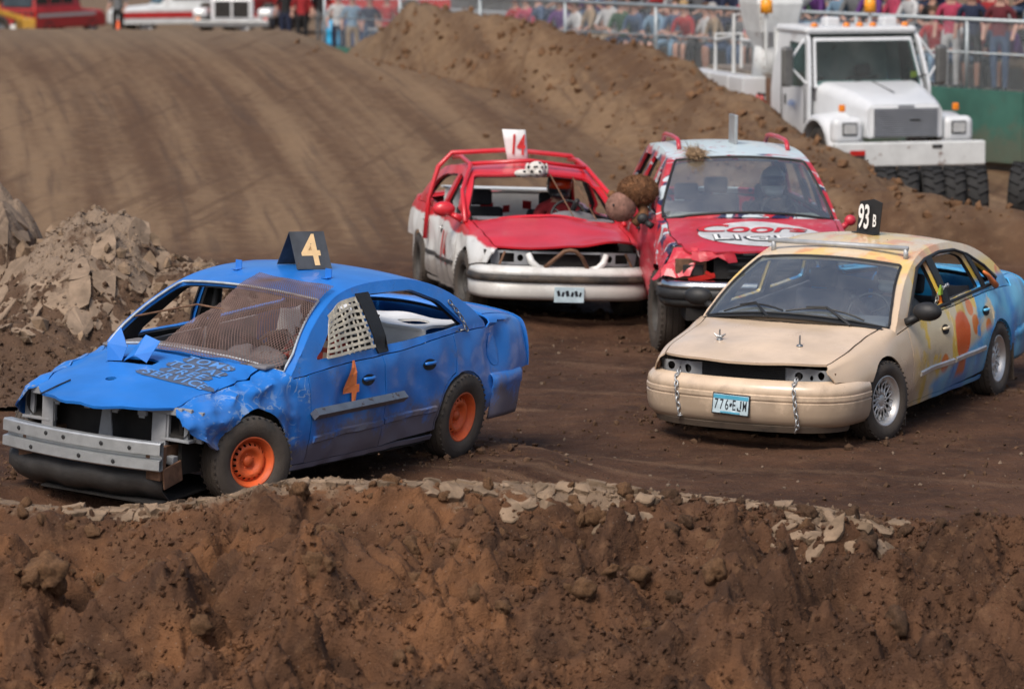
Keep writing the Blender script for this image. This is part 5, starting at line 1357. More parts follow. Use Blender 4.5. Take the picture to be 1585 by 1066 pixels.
# roll bars outside
tz = lambda t, v, d=.10: b.top(t, v) + Vector((0, 0, d))
def bar(P_, r_=.024, n='roll_bar', m=None): q = B(); q.tube(P_, r_, 10); return q.obj(n, m or m_rp, car, smooth=True)
fl_, fr_ = tz(.34, .96, .06), tz(.34, -.96, .06); rl_, rr_ = tz(.66, .96, .08), tz(.66, -.96, .08)
bar([b.lo(-.30, 3.4, 1) + Vector((0, 0, .02)), b.side(-.85, 1.16, 1) + Vector((0, .02, .05)), fl_ + Vector((.05, 0, -.01)), fl_, fl_ * .5 + rl_ * .5 + Vector((0, 0, .04)), rl_])
bar([b.lo(-.30, 3.4, -1) + Vector((0, 0, .02)), b.side(-.85, 1.16, -1) + Vector((0, -.02, .05)), fr_ + Vector((.05, 0, -.01)), fr_, fr_ * .5 + rr_ * .5 + Vector((0, 0, .04)), rr_])
bar([fl_, tz(.34, 0, .085), fr_], .022)
pr = tz(.66, -1.0, .05)
bar([(-2.28, -.93, .62), (-2.30, -.90, 1.05), (-2.32, -.80, 1.40), (-2.32, -.66, 1.55), (-2.32, 0, 1.60), (-2.32, .66, 1.55), (-2.32, .80, 1.40), (-2.30, .90, 1.05), (-2.28, .93, .62)], .026)
# mirror, windscreen rods, side number
mirror_housing(car, (-.60, -1.02, 1.03), m_rp, -1, (.14, .24, .16))
for y0, y1 in ((.18, .26), (.42, .50)):
    q = B(); A = b.top(.285, y0 / .66); E_ = b.top(.015, y1 / .78); q.tube([A, E_], .007, 6); q.obj('screen_rod', m_rusty, car)
m_redn = mat('red_number', (.52, .03, .03), .6, 0, .2, 9)
draped_text('14', .50, lambda u, v: (-1.12 + u, .58 + v), side_surf(b, -1, .012), 'door_number', m_redn, HR['door_f-1'], 1, 3, .72)
door_handle(car, b, -1.42, .78, -1, m_wp); door_handle(car, b, -2.4, .82, -1, m_wp)
strip_on_side(car, b, -.66, -1.61, .47, .48, .045, .014, -1, m_black_dirty, 'side_moulding'); strip_on_side(car, b, -1.66, -2.42, .48, .49, .045, .014, -1, m_black_dirty, 'side_moulding')
# number sign on the roof: a bent sheet
sp_ = b.top(.50, -.04); v = []; f = []
for i in range(9):
    a = R(-38 + 76 * i / 8); 
    for z in (0, .12, .24, .36):
        w_ = 1 - .12 * (1 - z / .36); v.append((sp_.x + .10 * (math.cos(a) - 1) * 1.2, sp_.y + .14 * math.sin(a) / math.sin(R(38)) * w_ * .92 - .06 * (z / .36), sp_.z + z))
for i in range(8):
    for j in range(3): f.append((i * 4 + j, (i + 1) * 4 + j, (i + 1) * 4 + j + 1, i * 4 + j + 1))
sgo = mesh_obj('roof_sign', v, f, m_whitep, car, smooth=True, solid=.005)
flat_text('14', .30, frame((sp_.x + .012, sp_.y - .02, sp_.z + .19), (0, 1, -.03), (0, -.16, 1)), 'lettering', m_redn, sgo, .9, .62)
q = B(); q.tube([sp_ + Vector((-.06, 0, -.01)), sp_ + Vector((-.06, 0, .10))], .015, 6); q.obj('sign_post', m_steel, sgo)
# interior
bh = shelf_panel(car, b, -2.60, m_whitep, .58, 1.02, True); bh.location.z = .12
q = B(); q.box((-2.9, 0, 1.15), (.55, 1.24, .02)); q.obj('parcel_shelf', m_whitep, car)
q = B(); q.box((-.60, 0, .86), (.34, 1.46, .2), None, (.75, .98)); q.box((-.40, 0, .95), (.25, 1.44, .03)); dso = q.obj('dashboard', m_dash, car, bevel=.03)
q = B(); q.sphere((-.70, .36, .95), (.12, .27, .09), 14, 8); q.obj('instrument_hood', m_dash, dso, smooth=True)
bucket_seat(car, (-1.55, -.40, .32), m_fabric); bucket_seat(car, (-1.6, .38, .30), m_fabric)
steering_wheel(car, (-.93, .37, .96))
driver('person', (-1.48, .37, .47), 'driver in red jacket and orange-visored black helmet in the red and white car', m_cloth_red, m_jeans, m_helm_dk, m_visor_o, car_matrix('red'))
# small spotted plush dog on the edge of the roof
m_plush = None
t_ = NT('spotted_plush'); vo = t_.n('ShaderNodeTexVoronoi'); t_.put(vo.inputs['Vector'], t_.co()); vo.inputs['Scale'].default_value = 17
t_.bump(t_.noise(70, 4, .7), .8, .01); m_spot = t_.out(t_.mix(t_.step(vo.outputs['Distance'], .30, .36), (.02, .02, .02), (.62, .60, .56)), .95)
hp_ = b.top(.295, .06) + Vector((.03, 0, .04))
dg_ = empty('plush_dog', car_matrix('red') @ hp_, car_matrix('red').to_euler()); tag(dg_, 'small black and white spotted plush dog on the red roof edge', 'toy')
q = B(); q.sphere((0, 0, .0), (.085, .10, .09), 14, 10); hd_ = q.obj('head', m_spot, dg_, smooth=True)
q = B(); q.sphere((.075, .01, -.03), (.05, .05, .038), 12, 8); q.obj('muzzle', m_spot, hd_, smooth=True)
q = B(); q.sphere((.12, .01, -.015), .016, 8, 6); q.obj('nose', m_black, hd_, smooth=True)
for sg in (1, -1):
    q = B(); q.sphere((-.01, sg * .10, .0), (.04, .025, .07), 10, 7); q.obj('ear', m_spot, hd_, smooth=True)
    q = B(); q.sphere((.075, sg * .04, .03), .013, 8, 6); q.obj('eye', m_black, hd_, smooth=True)
q = B(); q.sphere((-.02, -.14, -.045), (.06, .10, .045), 12, 8); q.obj('body', m_spot, dg_, smooth=True)

# ================================================================== SUV
def suv_dent(p):
    q = p.copy()
    if p.z < 1.3 and p.y < -.6:
        q.y -= -1 * 0 ; q.y += -.05 * gbump(p, (-1.2, -.98, 1.05), .35) + .07 * gbump(p, (-.55, -.98, .85), .25) + abs(crumple(p, .09, 3.0, 41))
    if p.x > -.3 and p.z < 1.4 and abs(p.y) < .8: q.z += crumple(p, .03, 2.1, 45) + .04 * float(ss(-.45, -.7, p.y)) * float(ss(.3, .7, p.x)) * crumple(p, 1.5, 6, 3)
    return q
T_suv = [
 (-4.20, [(.80, .42), (.90, .6), (.92, .85), (.90, 1.22), (.80, 1.26), (.4, 1.28), (0, 1.28)]),
 (-3.05, [(.92, .38), (.97, .6), (.985, .88), (.95, 1.26), (.84, 1.31), (.42, 1.34), (0, 1.35)]),
 (-1.2, [(.93, .38), (.98, .6), (.99, .86), (.955, 1.24), (.86, 1.30), (.44, 1.34), (0, 1.35)]),
 (-.55, [(.93, .38), (.98, .6), (.985, .84), (.94, 1.20), (.86, 1.27), (.44, 1.31), (0, 1.32)]),
 (0.0, [(.93, .38), (.98, .6), (.985, .82), (.93, 1.10), (.85, 1.17), (.44, 1.21), (0, 1.22)]),
 (.45, [(.90, .40), (.95, .6), (.955, .80), (.90, 1.03), (.81, 1.10), (.42, 1.14), (0, 1.15)]),
 (.88, [(.82, .46), (.87, .6), (.88, .76), (.84, .96), (.76, 1.02), (.40, 1.06), (0, 1.07)])]
A_suv = [(-.55, 1.2), (-.90, 1.50), (-1.25, 1.745), (-1.5, 1.81), (-2.3, 1.86), (-3.2, 1.84), (-3.7, 1.78), (-3.95, 1.60), (-4.15, 1.22)]
def suv_base(t):
    n = t.noise(2.6, 3, .6, None, .6); n2 = t.noise(3.4, 3, .6, t.scalev((1.3, .8, 1)), .8)
    c = t.mix(t.step(n, .52, .55), (.48, .022, .035), (.018, .024, .075))
    c = t.mix(t.step(n2, .56, .59), c, (.50, .58, .62))
    Z = t.xyz()[2]
    return t.mix(t.ma('MULTIPLY', t.step(Z, 1.79, 1.83), t.step(n2, .34, .42)), c, (.58, .68, .70))
m_sp = car_paint('patch_painted_red', (.5, .02, .03), dirt=.5, chips=.6, base=suv_base, scuff=.4)
m_sp_r = car_paint('suv_red', (.50, .026, .045), dirt=.35, chips=.5, scuff=.4, chipcol=(.6, .55, .55))
def fender_suv(b, sd):
    if sd < 0: return [(.50, 3.97), (.44, 3.5), (.50, 3.0), (.46, 2.4), (.46, b.s_of(.46, .66))]
    return [(.78, 3.97), (.86, 3.4), (.86, 2.8), (.80, b.s_of(.80, .70)), (.5, b.s_of(.5, .66))]
cfgS = dict(suv=True, paint=dict(hood=m_sp_r, wing=m_sp, door=m_sp_r, quarter=m_sp, frame=m_sp, deck=m_sp, roof=m_sp), doors=(-.62, -1.62, -2.62), cz=.40, arch_r=(.46, .46), tumble=(.30, .18),
    hood_front=lambda s_: .88 - .10 * abs(s_ - 6)**2 / 4 - (.22 * max(0, s_ - 7.2)**1.2 if s_ > 7.2 else 0) + .02 * math.sin(s_ * 9), fender_front=fender_suv, arch_front_angle=40, tail_x=-4.18, tw=.235, tb=.80, bumper_top_s=1.2,
    windows=[[(-.82, 1.27), (-1.26, 1.66), (-1.52, 1.73), (-1.58, 1.28)], [(-1.70, 1.28), (-1.66, 1.74), (-2.46, 1.76), (-2.58, 1.29)], [(-2.72, 1.29), (-2.62, 1.76), (-3.5, 1.73), (-3.85, 1.30)]], dent=suv_dent, bow=(.20, .08, .05), crown=.05)
HS = sedan('suv', 'battered_suv', T_suv, A_suv, cfgS)
car, b = HS['car'], HS['b']
tag(car, 'red sport utility vehicle with beer logo on its hood, roof rails and crumpled corner', 'race car')
for (px, sd) in ((0, 1), (0, -1), (-3.05, 1), (-3.05, -1)):
    add_wheel(car, (px, sd * .85, .40), 'plain', sd, 4 if px == 0 else 0, .40, .26, .21, m_dkrim, 0)
q = B(); q.box((-1.4, 0, .46), (4.6, 1.5, .12)); q.obj('chassis', m_under, car)
pls = [(.52, -.98), (.70, -.965), (.86, -.88), (.96, -.66), (1.0, -.3), (1.01, 0), (1.0, .3), (.96, .66), (.86, .88), (.70, .965), (.52, .98)]
q = B(); q.sweep(pls, [(-.04, .52), (0, .55), (.01, .60)]); q.obj('lower_bumper', m_black_dirty, car, smooth=True, solid=.012)
q = B(); q.sweep(pls, [(.012, .60), (.03, .61), (.03, .69), (.012, .70)]); q.obj('bumper_pad', m_black, car, smooth=True, solid=.01)
q = B(); q.sweep(pls, [(.012, .70), (.02, .73), (.0, .77), (-.06, .785)]); q.obj('chrome_bumper', m_chrome, car, smooth=True, solid=.008)
q = B(); q.box((.74, .05, .90), (.06, 1.05, .22)); gr = q.obj('grille', m_cardark, car)
for i in range(6): q = B(); q.box((.80, .1, .82 + .033 * i), (.02, .9, .010), (.03 * (-1)**i, 0, .05)); q.obj('grille_bar', m_black, gr)
for sd in (1, -1):
    q = B(); q.box((.74, sd * .70, .88), (.05, .30, .20)); q.obj('headlamp_panel', m_lightgrey if sd > 0 else m_rusty, car, bevel=.01)
    q = B(); q.box((.77, sd * .68, .87), (.03, .20, .11)); q.obj('headlamp_socket', m_cardark, car, bevel=.01)
q = B(); q.box((.80, -.60, .80), (.02, .26, .05), (.2, 0, 0)); q.box((.805, -.52, .835), (.02, .10, .03), (-.5, 0, 0)); q.obj('broken_lens', m_redlens, car)
# torn corner: crumpled flaps of sheet metal
def flap(name, pts, m, seed):
    v = []; f = []; P0, P1, P2, P3 = map(Vector, pts); n = 7
    for i in range(n):
        for j in range(n):
            u, w_ = i / (n - 1), j / (n - 1); p = (P0 * (1 - u) + P1 * u) * (1 - w_) + (P3 * (1 - u) + P2 * u) * w_
            d = Vector((mnoise.noise(p * 9 + Vector((seed, 0, 0))), mnoise.noise(p * 9 + Vector((0, seed, 5))), mnoise.noise(p * 8 + Vector((3, 0, seed))))) * .05 * (.3 + w_)
            v.append(p + d)
    for i in range(n - 1):
        for j in range(n - 1): f.append((i * n + j, (i + 1) * n + j, (i + 1) * n + j + 1, i * n + j + 1))
    return mesh_obj(name, v, f, m, car, solid=.006)
flap('torn_wing', [(.55, -.84, 1.06), (.68, -.62, 1.08), (.80, -.72, .86), (.74, -.98, .80)], m_sp_r, 1.0)
flap('torn_wing', [(.48, -.93, 1.02), (.62, -.90, 1.0), (.70, -1.0, .82), (.50, -1.02, .76)], m_sp_r, 4.0)
flap('torn_hood_edge', [(.80, -.70, 1.05), (.86, -.30, 1.06), (.84, -.28, .99), (.84, -.66, .97)], m_sp_r, 8.0)
hy = hood_y(b, .006)
m_grey_logo = mat('silver_logo_ground', (.52, .53, .54), .45, 0, .15, 7, dirt=.1); m_red_script = mat('red_script', (.50, .02, .03), .5); m_dkline = mat('dark_outline', (.02, .022, .03), .5)
ol = [(.27 + .43 * math.sin(a), .06 + .64 * math.copysign(abs(math.cos(a))**.8, math.cos(a))) for a in np.linspace(0, 2 * math.pi, 49)[:-1]]
patch('logo_ground', ol, [], .05, hy, m_grey_logo, HS['hood'], solid=0)
hp2 = lambda cx, cy, ang=0.0: (lambda u, v: (cx - v, cy + u))
draped_text('Coors', .40, hp2(.07, -.03), hood_y(b, .009), 'lettering', m_dkline, HS['hood'], .95, 3, 1.12, .35)
draped_text('Coors', .385, hp2(.07, -.03), hood_y(b, .012), 'lettering', m_red_script, HS['hood'], .97, 3, 1.12, .35)
draped_text('LIGHT', .31, hp2(.455, .10), hood_y(b, .009), 'lettering', m_dkline, HS['hood'], 1.0, 3, 1.30, 0, .035)
draped_text('LIGHT', .275, hp2(.445, .09), hood_y(b, .012), 'lettering', m_whiten, HS['hood'], 1.16, 3, 1.30, 0, 0)
L = 3.0; wv = .7
patch('windscreen', round_poly([(.016 * L, -.95 * wv), (.016 * L, .95 * wv), (.235 * L, .90 * wv), (.235 * L, -.90 * wv)], .07, 5), [], .08, lambda u, v: b.top(u / L, v / wv) + Vector((.004, 0, .006)), m_glass_dusty, car, solid=0)
q = B(); ring = [b.top(t, v) + Vector((.008, 0, .008)) for t, v in [(.014, v) for v in np.linspace(-.95, .95, 13)] + [(t, .95 - .05 * (t - .02) / .21) for t in np.linspace(.04, .22, 7)] + [(.235, v) for v in np.linspace(.88, -.88, 13)] + [(t, -.90 - .05 * (.235 - t) / .21) for t in np.linspace(.22, .02, 7)]]
q.tube(ring, .014, 6, False); q.obj('screen_seal', m_black, car, smooth=True)
sec = [tuple(b.p0(-4.18, s_))[1:] for s_ in np.linspace(1.2, 10.8, 41)]
patch('tailgate', sec, [], .12, lambda y, z: Vector((-4.19, y, z)), m_sp, car, .01)
for sd in (1, -1):
    q = B(); P_ = [b.top(t, sd * .80) + Vector((0, 0, h_)) for t, h_ in ((.36, .01), (.385, .075), (.42, .085), (.55, .085), (.70, .085), (.74, .075), (.77, .01))]; q.tube(P_, .024, 8); q.obj('roof_rail', m_sp_r, car, smooth=True)
    mirror_housing(car, (-.60, sd * 1.04, 1.25), m_black if sd < 0 else m_sp_r, sd, (.09, .12, .11))
    patch('door_trim', [(-.70, .70), (-4.0, .70), (-4.0, 1.24), (-.72, 1.2)], [], .15, lambda x, z: Vector((x, sd * (b.gy(x, 1.25) - .12), z)), m_dash, car, solid=.03)
    door_handle(car, b, -1.42, 1.08, sd, m_black); door_handle(car, b, -2.42, 1.10, sd, m_black)
p_ = b.top(.47, .06); M4 = Matrix.Translation(p_) @ Matrix.Rotation(R(-97), 4, 'Z')
q = B(); q.box((0, 0, 0), (.035, .30, .30)); so_ = q.obj('roof_sign', m_galv, car, bevel=.006); so_.matrix_basis = M4 @ Matrix.Translation((0, 0, .15)) @ Matrix.Rotation(R(12), 4, 'Z')
q = B(); q.box((-.95, 0, 1.18), (.5, 1.6, .2), None, (.8, .98)); q.obj('dashboard', mat('tan_dash', (.34, .33, .27), .7), car, bevel=.04)
bucket_seat(car, (-1.95, .42, .62), m_dash); bucket_seat(car, (-1.95, -.42, .62), m_dash); bucket_seat(car, (-2.9, 0, .62), m_dash, 'rear_seat')
steering_wheel(car, (-1.28, .42, 1.26))
driver('person', (-1.86, .42, .74), 'driver in dark jacket and pale helmet behind the red sport utility windscreen', mat('dark_jacket', (.04, .045, .05), .9, 0, .2, 9), m_jeans, m_helm_wh, m_visor, car_matrix('suv'))
# plush bear hanging out of the side window
def fuzzy(b_, c, r, n, L_, seed):
    rnd = random.Random(seed)
    for i in range(n):
        z = rnd.uniform(-1, 1); a = rnd.uniform(0, 2 * math.pi); s_ = math.sqrt(1 - z * z); d = Vector((s_ * math.cos(a), s_ * math.sin(a), z))
        p = Vector((c[0] + d.x * r[0], c[1] + d.y * r[1], c[2] + d.z * r[2])); t = Vector((rnd.gauss(0, 1), rnd.gauss(0, 1), rnd.gauss(0, 1))).cross(d).normalized() * .004
        e = p + (d + Vector((rnd.gauss(0, .35), rnd.gauss(0, .35), rnd.gauss(0, .35) - .2))).normalized() * L_ * rnd.uniform(.6, 1.2)
        b_.add([p + t, p - t, e], [(0, 1, 2)])
m_fur = mat('brown_plush', (.17, .080, .036), .95, 0, .35, 20, .5, 90); m_fur2 = mat('pinkish_plush', (.235, .125, .095), .95, 0, .25, 12, .5, 90)
bear = empty('plush_bear', (1.20, 37.4, 1.32)); tag(bear, 'brown plush bear hanging out of the red sport utility side window', 'toy')
q = B(); q.sphere((.06, .0, .13), (.20, .17, .15), 18, 12); fuzzy(q, (.06, 0, .13), (.20, .17, .15), 4200, .022, 3); q.obj('body', m_fur, bear, smooth=True)
q = B(); q.sphere((-.11, -.05, -.03), (.155, .15, .15), 18, 12); fuzzy(q, (-.11, -.05, -.03), (.155, .15, .15), 900, .012, 4); hd_ = q.obj('head', m_fur2, bear, smooth=True)
for sg in (1, -1): q = B(); q.sphere((-.10 + sg * .10, -.02, .09), (.045, .03, .045), 10, 8); q.obj('ear', m_fur, hd_, smooth=True)
for sg in (1, -1): q = B(); q.sphere((-.14 + sg * .05, -.185, .0), .012, 8, 6); q.obj('eye', m_black, hd_, smooth=True)
q = B(); q.tube([(.10, 0, .0), (.12, -.05, -.10), (.02, -.08, -.20)], [.06, .055, .05], 10); q.obj('arm', m_fur, bear, smooth=True)
# clump of mud and straw on the front edge of the roof
rnd = random.Random(5); q = B(); cp = car_matrix('suv') @ (b.top(.25, -.62) + Vector((.02, 0, .035)))
q.sphere((0, 0, 0), (.10, .16, .05), 14, 8)
for i in range(500):
    p = Vector((rnd.gauss(0, .05), rnd.gauss(0, .09), rnd.uniform(-.03, .05))); e = p + Vector((rnd.gauss(0, .06), rnd.gauss(0, .08), rnd.gauss(0, .05))); t = Vector((.003, .002, .003)); q.add([p + t, p - t, e], [(0, 1, 2)])
cl = q.obj('straw_clump', mat('straw_mud', (.26, .175, .10), .95, 0, .35, 25), None); cl.location = cp; tag(cl, 'clump of straw and mud on the red sport utility roof edge', 'clump')
# ================================================================== BUCKET TRUCK
m_tw = mat('truck_white', (.62, .64, .66), .35, 0, .04, 3, .0, 40, dirt=.12, coat=.3)
m_tw2 = mat('weathered_white', (.60, .62, .62), .5, 0, .1, 3, .05, 40, rust=.06)
m_tglass = mat('dark_green_glass', (.035, .065, .066), .10, 0, .25, 2)
m_grille = mat('grille_grey', (.42, .45, .50), .35, .5, .1, 9)
m_mirror = mat('mirror_grey', (.16, .16, .155), .4, .5)
def lathe_wheel(parent, pos, r, w_, rim, axis_yaw=0.0, rm=None, name='wheel'):
    q = B(); h = w_ / 2
    q.lathe([(-h * .8, rim), (-h, rim + (r - rim) * .4), (-h * .9, r - .03), (-h * .7, r), (h * .7, r), (h * .9, r - .03), (h, rim + (r - rim) * .4), (h * .8, rim), (h * .5, rim - .01), (-h * .5, rim - .01)], 32, 'y', close=True)
    o = q.obj(name, m_rubber, parent, smooth=True)
    d = B(); d.lathe([(h * .2, .001), (h * .35, rim * .4), (h * .15, rim * .6), (h * .3, rim * .95), (h * .6, rim)], 24, 'y'); d.lathe([(-h * .2, .001), (-h * .3, rim * .95), (-h * .6, rim)], 24, 'y'); d.obj('rim', rm or m_steel, o, smooth=True)
    o.location = pos; o.rotation_euler = (0, 0, axis_yaw); return o
def loft(name, secs, m, parent, caps=True, **kw):
    n = len(secs[0]); v = [p for s_ in secs for p in s_]; f = []
    for i in range(len(secs) - 1):
        for k in range(n): f.append((i * n + k, i * n + (k + 1) % n, (i + 1) * n + (k + 1) % n, (i + 1) * n + k))
    if caps: f.append(tuple(range(n))[::-1]); f.append(tuple((len(secs) - 1) * n + k for k in range(n)))
    return mesh_obj(name, v, f, m, parent, **kw)
def rsec(x, w_, z0, z1, rt=.12, rb=.03, n=4):
    """rounded-top rectangle section in the y-z plane at x"""
    out = []
    for cy, cz, a0, r_ in ((w_ - rb, z0 + rb, -90, rb), (w_ - rt, z1 - rt, 0, rt), (-w_ + rt, z1 - rt, 90, rt), (-w_ + rb, z0 + rb, 180, rb)):
        for i in range(n + 1): a = R(a0 + 90 * i / n); out.append((x, cy + r_ * math.cos(a), cz + r_ * math.sin(a)))
    return out
truck = empty('bucket_truck', (5.70, 57.2, -.20), (0, 0, R(286)))
tag(truck, 'white bucket truck with silver grille parked behind the dirt ridge', 'truck')
loft('hood', [rsec(x, w_, z0, z1, rt) for x, w_, z0, z1, rt in ((-.85, .88, .85, 1.64, .16), (-.4, .82, .85, 1.61, .18), (.2, .72, .85, 1.52, .18), (.62, .645, .85, 1.43, .16), (.80, .60, .86, 1.36, .12))], m_tw, truck, smooth=True).modifiers.new('e', 'EDGE_SPLIT').split_angle = R(40)
q = B(); q.box((.80, 0, 1.10), (.06, 1.10, .48)); gs = q.obj('grille_surround', m_tw, truck, bevel=.03)
q = B(); q.box((.832, 0, 1.09), (.012, 1.02, .42)); gr = q.obj('grille', mat('grille_back', (.07, .075, .09), .6), gs)
for i in range(13): q = B(); q.box((.845, 0, .905 + .031 * i), (.02, 1.0, .014)); q.obj('grille_bar', m_grille, gr)
q = B(); q.box((.86, .14, 1.13), (.008, .17, .03)); q.obj('grille_badge', m_black, gr)
for sd in (1, -1):
    # mudguard: arch over the wheel and a front face with the lamp
    secs = []
    for i in range(13):
        a = R(-25 + 200 * i / 12); r0, r1 = .56, .66
        x, z = math.cos(a), math.sin(a)
        xo, zo = x * .78, .52 + z * .70
        secs.append([(x * .60, sd * .64, .52 + z * .58), (xo, sd * .64, zo), (xo, sd * 1.10, zo - .03), (xo * .97, sd * 1.16, zo - .09), (x * .60, sd * 1.16, .52 + z * .58)])
    fo = loft('mudguard', secs, m_tw, truck, smooth=True); fo.modifiers.new('e', 'EDGE_SPLIT').split_angle = R(50)
    q = B(); q.box((.66, sd * .89, .96), (.24, .50, .42)); lp_ = q.obj('lamp_panel', m_tw, truck, bevel=.11)
    lp_.modifiers['bevel'].segments = 4
    q = B(); q.box((.785, sd * .88, 1.0), (.03, .24, .20)); hl = q.obj('headlamp', m_black, truck, bevel=.015)
    q = B(); q.box((.803, sd * .88, 1.0), (.012, .20, .15)); q.obj('lens', m_lens, hl, bevel=.01)
    q = B(); q.box((.55, sd * .92, 1.30), (.06, .10, .11)); q.obj('turn_lamp', m_amber, truck, bevel=.02)
    lathe_wheel(truck, (0, sd * .98, .50), .50, .28, .29, 0 if sd > 0 else math.pi)
    for y_ in (.95, .70): lathe_wheel(truck, (-4.3, sd * y_, .50), .50, .27, .29, 0 if sd > 0 else math.pi)
q = B(); q.box((.98, 0, .63), (.16, 2.42, .36)); bo = q.obj('front_bumper', m_tw2, truck, bevel=.02)
q = B(); q.box((1.066, -.86, .66), (.008, .24, .075)); q.obj('bumper_badge', m_redlens, bo)
q = B(); q.box((1.066, -.86, .60), (.008, .24, .05)); q.obj('bumper_badge', m_black, bo)
q = B(); q.box((1.066, .42, .74), (.008, .16, .05)); q.obj('bumper_slot', m_black, bo)
# cab: shell with window openings
cab = [(-.72, 1.58), (-.98, 2.26), (-1.12, 2.38), (-2.25, 2.42), (-2.38, 2.34), (-2.40, .75), (-.72, .75)]
for sd in (1, -1):
    patch('cab_side', round_poly(cab, .06), [round_poly([(-.86, 1.62), (-1.06, 2.20), (-1.78, 2.22), (-1.78, 1.52), (-1.0, 1.54)], .05)], .2, lambda x, z: Vector((x, sd * (.99 - .10 * max(0, (z - 1.5) / .9)), z)), m_tw, truck, solid=.05)
    patch('side_window', [(-.86, 1.62), (-1.06, 2.20), (-1.78, 2.22), (-1.78, 1.52), (-1.0, 1.54)], [], .3, lambda x, z: Vector((x, sd * (.97 - .10 * max(0, (z - 1.5) / .9)), z)), m_tglass, truck, solid=0)
    q = B(); q.tube([(-.80, sd * .99, 1.60), (-.95, sd * 1.24, 1.9), (-1.02, sd * .95, 2.28)], .02, 6); q.obj('mirror_arm', m_tw, truck)
    q = B(); q.box((-.90, sd * 1.27, 1.86), (.12, .19, .62)); q.obj('mirror', m_mirror, truck, bevel=.05)
    q = B(); q.box((-1.72, sd * 1.0, 1.32), (.04, .02, .15)); q.obj('door_handle', m_black, truck)
    q = B(); q.box((-1.3, sd * .9, .58), (.9, .3, .10)); q.obj('step', m_steel, truck)
m_seam = mat('dark_seam', (.05, .05, .052), .8)
for sd in (1, -1):
    for c_, d_ in (((-1.84, sd * 1.018, 1.15), (.014, .012, .78)), ((-.80, sd * 1.018, 1.2), (.014, .012, .66)), ((-1.32, sd * 1.018, .79), (1.04, .012, .014))):
        q = B(); q.box(c_, d_); q.obj('door_seam', m_seam, truck)
for y_ in (-.45, .35): q = B(); q.tube([(-.66, y_, 1.58), (-.70, y_ + .35, 1.66), (-.74, y_ + .62, 1.72)], .012, 5); q.obj('wiper', m_black, truck)
q = B(); q.box((.835, 0, 1.335), (.012, .26, .035)); q.obj('hood_badge', m_grille, truck)
q = B(); q.box((-.1, 0, 1.575), (.9, .012, .012), (0, .13, 0)); q.obj('hood_seam', m_seam, truck)
def scr(y, t): # windscreen plane
    return Vector((-.70 - .30 * t + .05 * (1 - y * y), y * (.90 - .09 * t), 1.56 + .72 * t))
patch('cab_front', [(-1, -.02), (1, -.02), (1, 1.02), (-1, 1.02)], [round_poly([(-.955, .03), (.955, .03), (.955, .95), (-.955, .95)], .06)], .15, scr, m_tw, truck, solid=.04)
patch('windscreen', [(-.955, .03), (.955, .03), (.955, .95), (-.955, .95)], [], .2, lambda y, t: scr(y, t) + Vector((.012, 0, 0)), glass('truck_windscreen', (.42, .60, .58), .06), truck, solid=0)
q = B(); q.box((-1.72, 0, 2.40), (1.38, 1.86, .12)); q.obj('cab_roof', m_tw, truck, bevel=.058)
q = B(); q.box((-2.36, 0, 1.6), (.05, 1.9, 1.6)); q.obj('cab_back', m_tw2, truck)
q = B(); q.box((-.95, 0, 1.45), (.5, 1.75, .22)); q.obj('dashboard', m_dash, truck)
for y_ in (.45, -.45): bucket_seat(truck, (-1.75, y_, .95), m_dash)
q = B(); q.box((-.80, .78, 1.72), (.012, .10, .10)); q.obj('sticker', mat('yellow_sticker', (.7, .55, .03), .5), truck)
for y_ in (-.75, -.22, 0, .22, .75): q = B(); q.sphere((-1.12, y_, 2.475), (.06, .06, .05), 10, 6); q.obj('marker_lamp', m_amber, truck, smooth=True)
for y_ in (-.40, .55): q = B(); q.box((-1.35, y_, 2.52), (.26, .24, .16)); q.obj('roof_box', m_tw, truck, bevel=.04)
for y_ in (-1.0, .75):
    q = B(); q.tube([(-2.6, y_, 1.8), (-2.6, y_, 2.62)], .03, 6); po = q.obj('beacon_post', m_tw2, truck)
    q = B(); q.lathe([(2.62, .001), (2.62, .10), (2.82, .09), (2.86, .001)], 16, 'z', (-2.6, y_, 0)); q.obj('beacon', mat('amber_beacon', (.85, .33, .02), .3), po, smooth=True)
# utility body, turret, boom
q = B(); q.box((-4.3, 0, .80), (3.9, 1.0, .22)); q.obj('chassis_rail', m_under, truck)
for i, (xa_, xb_) in enumerate(((-2.62, -3.12), (-3.16, -3.86), (-3.90, -4.80), (-4.84, -5.5), (-5.54, -6.2))):
    for sd in (1, -1):
        if i == 0 and sd < 0: continue
        q = B(); q.box(((xa_ + xb_) / 2, sd * .98, 1.12), (abs(xb_ - xa_), .42, .92)); lo_ = q.obj('locker', m_tw, truck, bevel=.02)
        q = B(); q.box((xb_ + .12, sd * 1.20, 1.2), (.03, .02, .12)); q.obj('latch', m_black, lo_)
q = B(); q.box((-2.86, -.98, .70), (.5, .40, .10)); q.box((-2.86, -.80, 1.12), (.5, .04, .9)); q.obj('equipment_bay', m_rusty, truck)
for k_, x_ in enumerate((-2.76, -2.96)):
    q = B(); q.lathe([(0, .001), (0, .085), (.42, .085), (.50, .03), (.56, .03), (.57, .001)], 14, 'z', (x_, -1.0, .76)); e_ = q.obj('fire_extinguisher', m_redlens, None, smooth=True); e_.matrix_world = Matrix.Translation(truck.location) @ Euler(truck.rotation_euler).to_matrix().to_4x4()
    q = B(); q.box((x_ + .05, -1.0, 1.33), (.14, .03, .04)); q.obj('valve', m_black, e_)
    tag(e_, ('red fire extinguisher beside the cab of the white bucket truck', 'red fire extinguisher beside the lockers of the white bucket truck')[k_], 'extinguisher', 'extinguishers in the truck bay')
q = B(); q.lathe([(1.58, .001), (1.58, .30), (2.05, .26), (2.10, .001)], 20, 'z', (-3.45, -.62, 0)); q.obj('turret_base', m_tw2, truck, smooth=True)
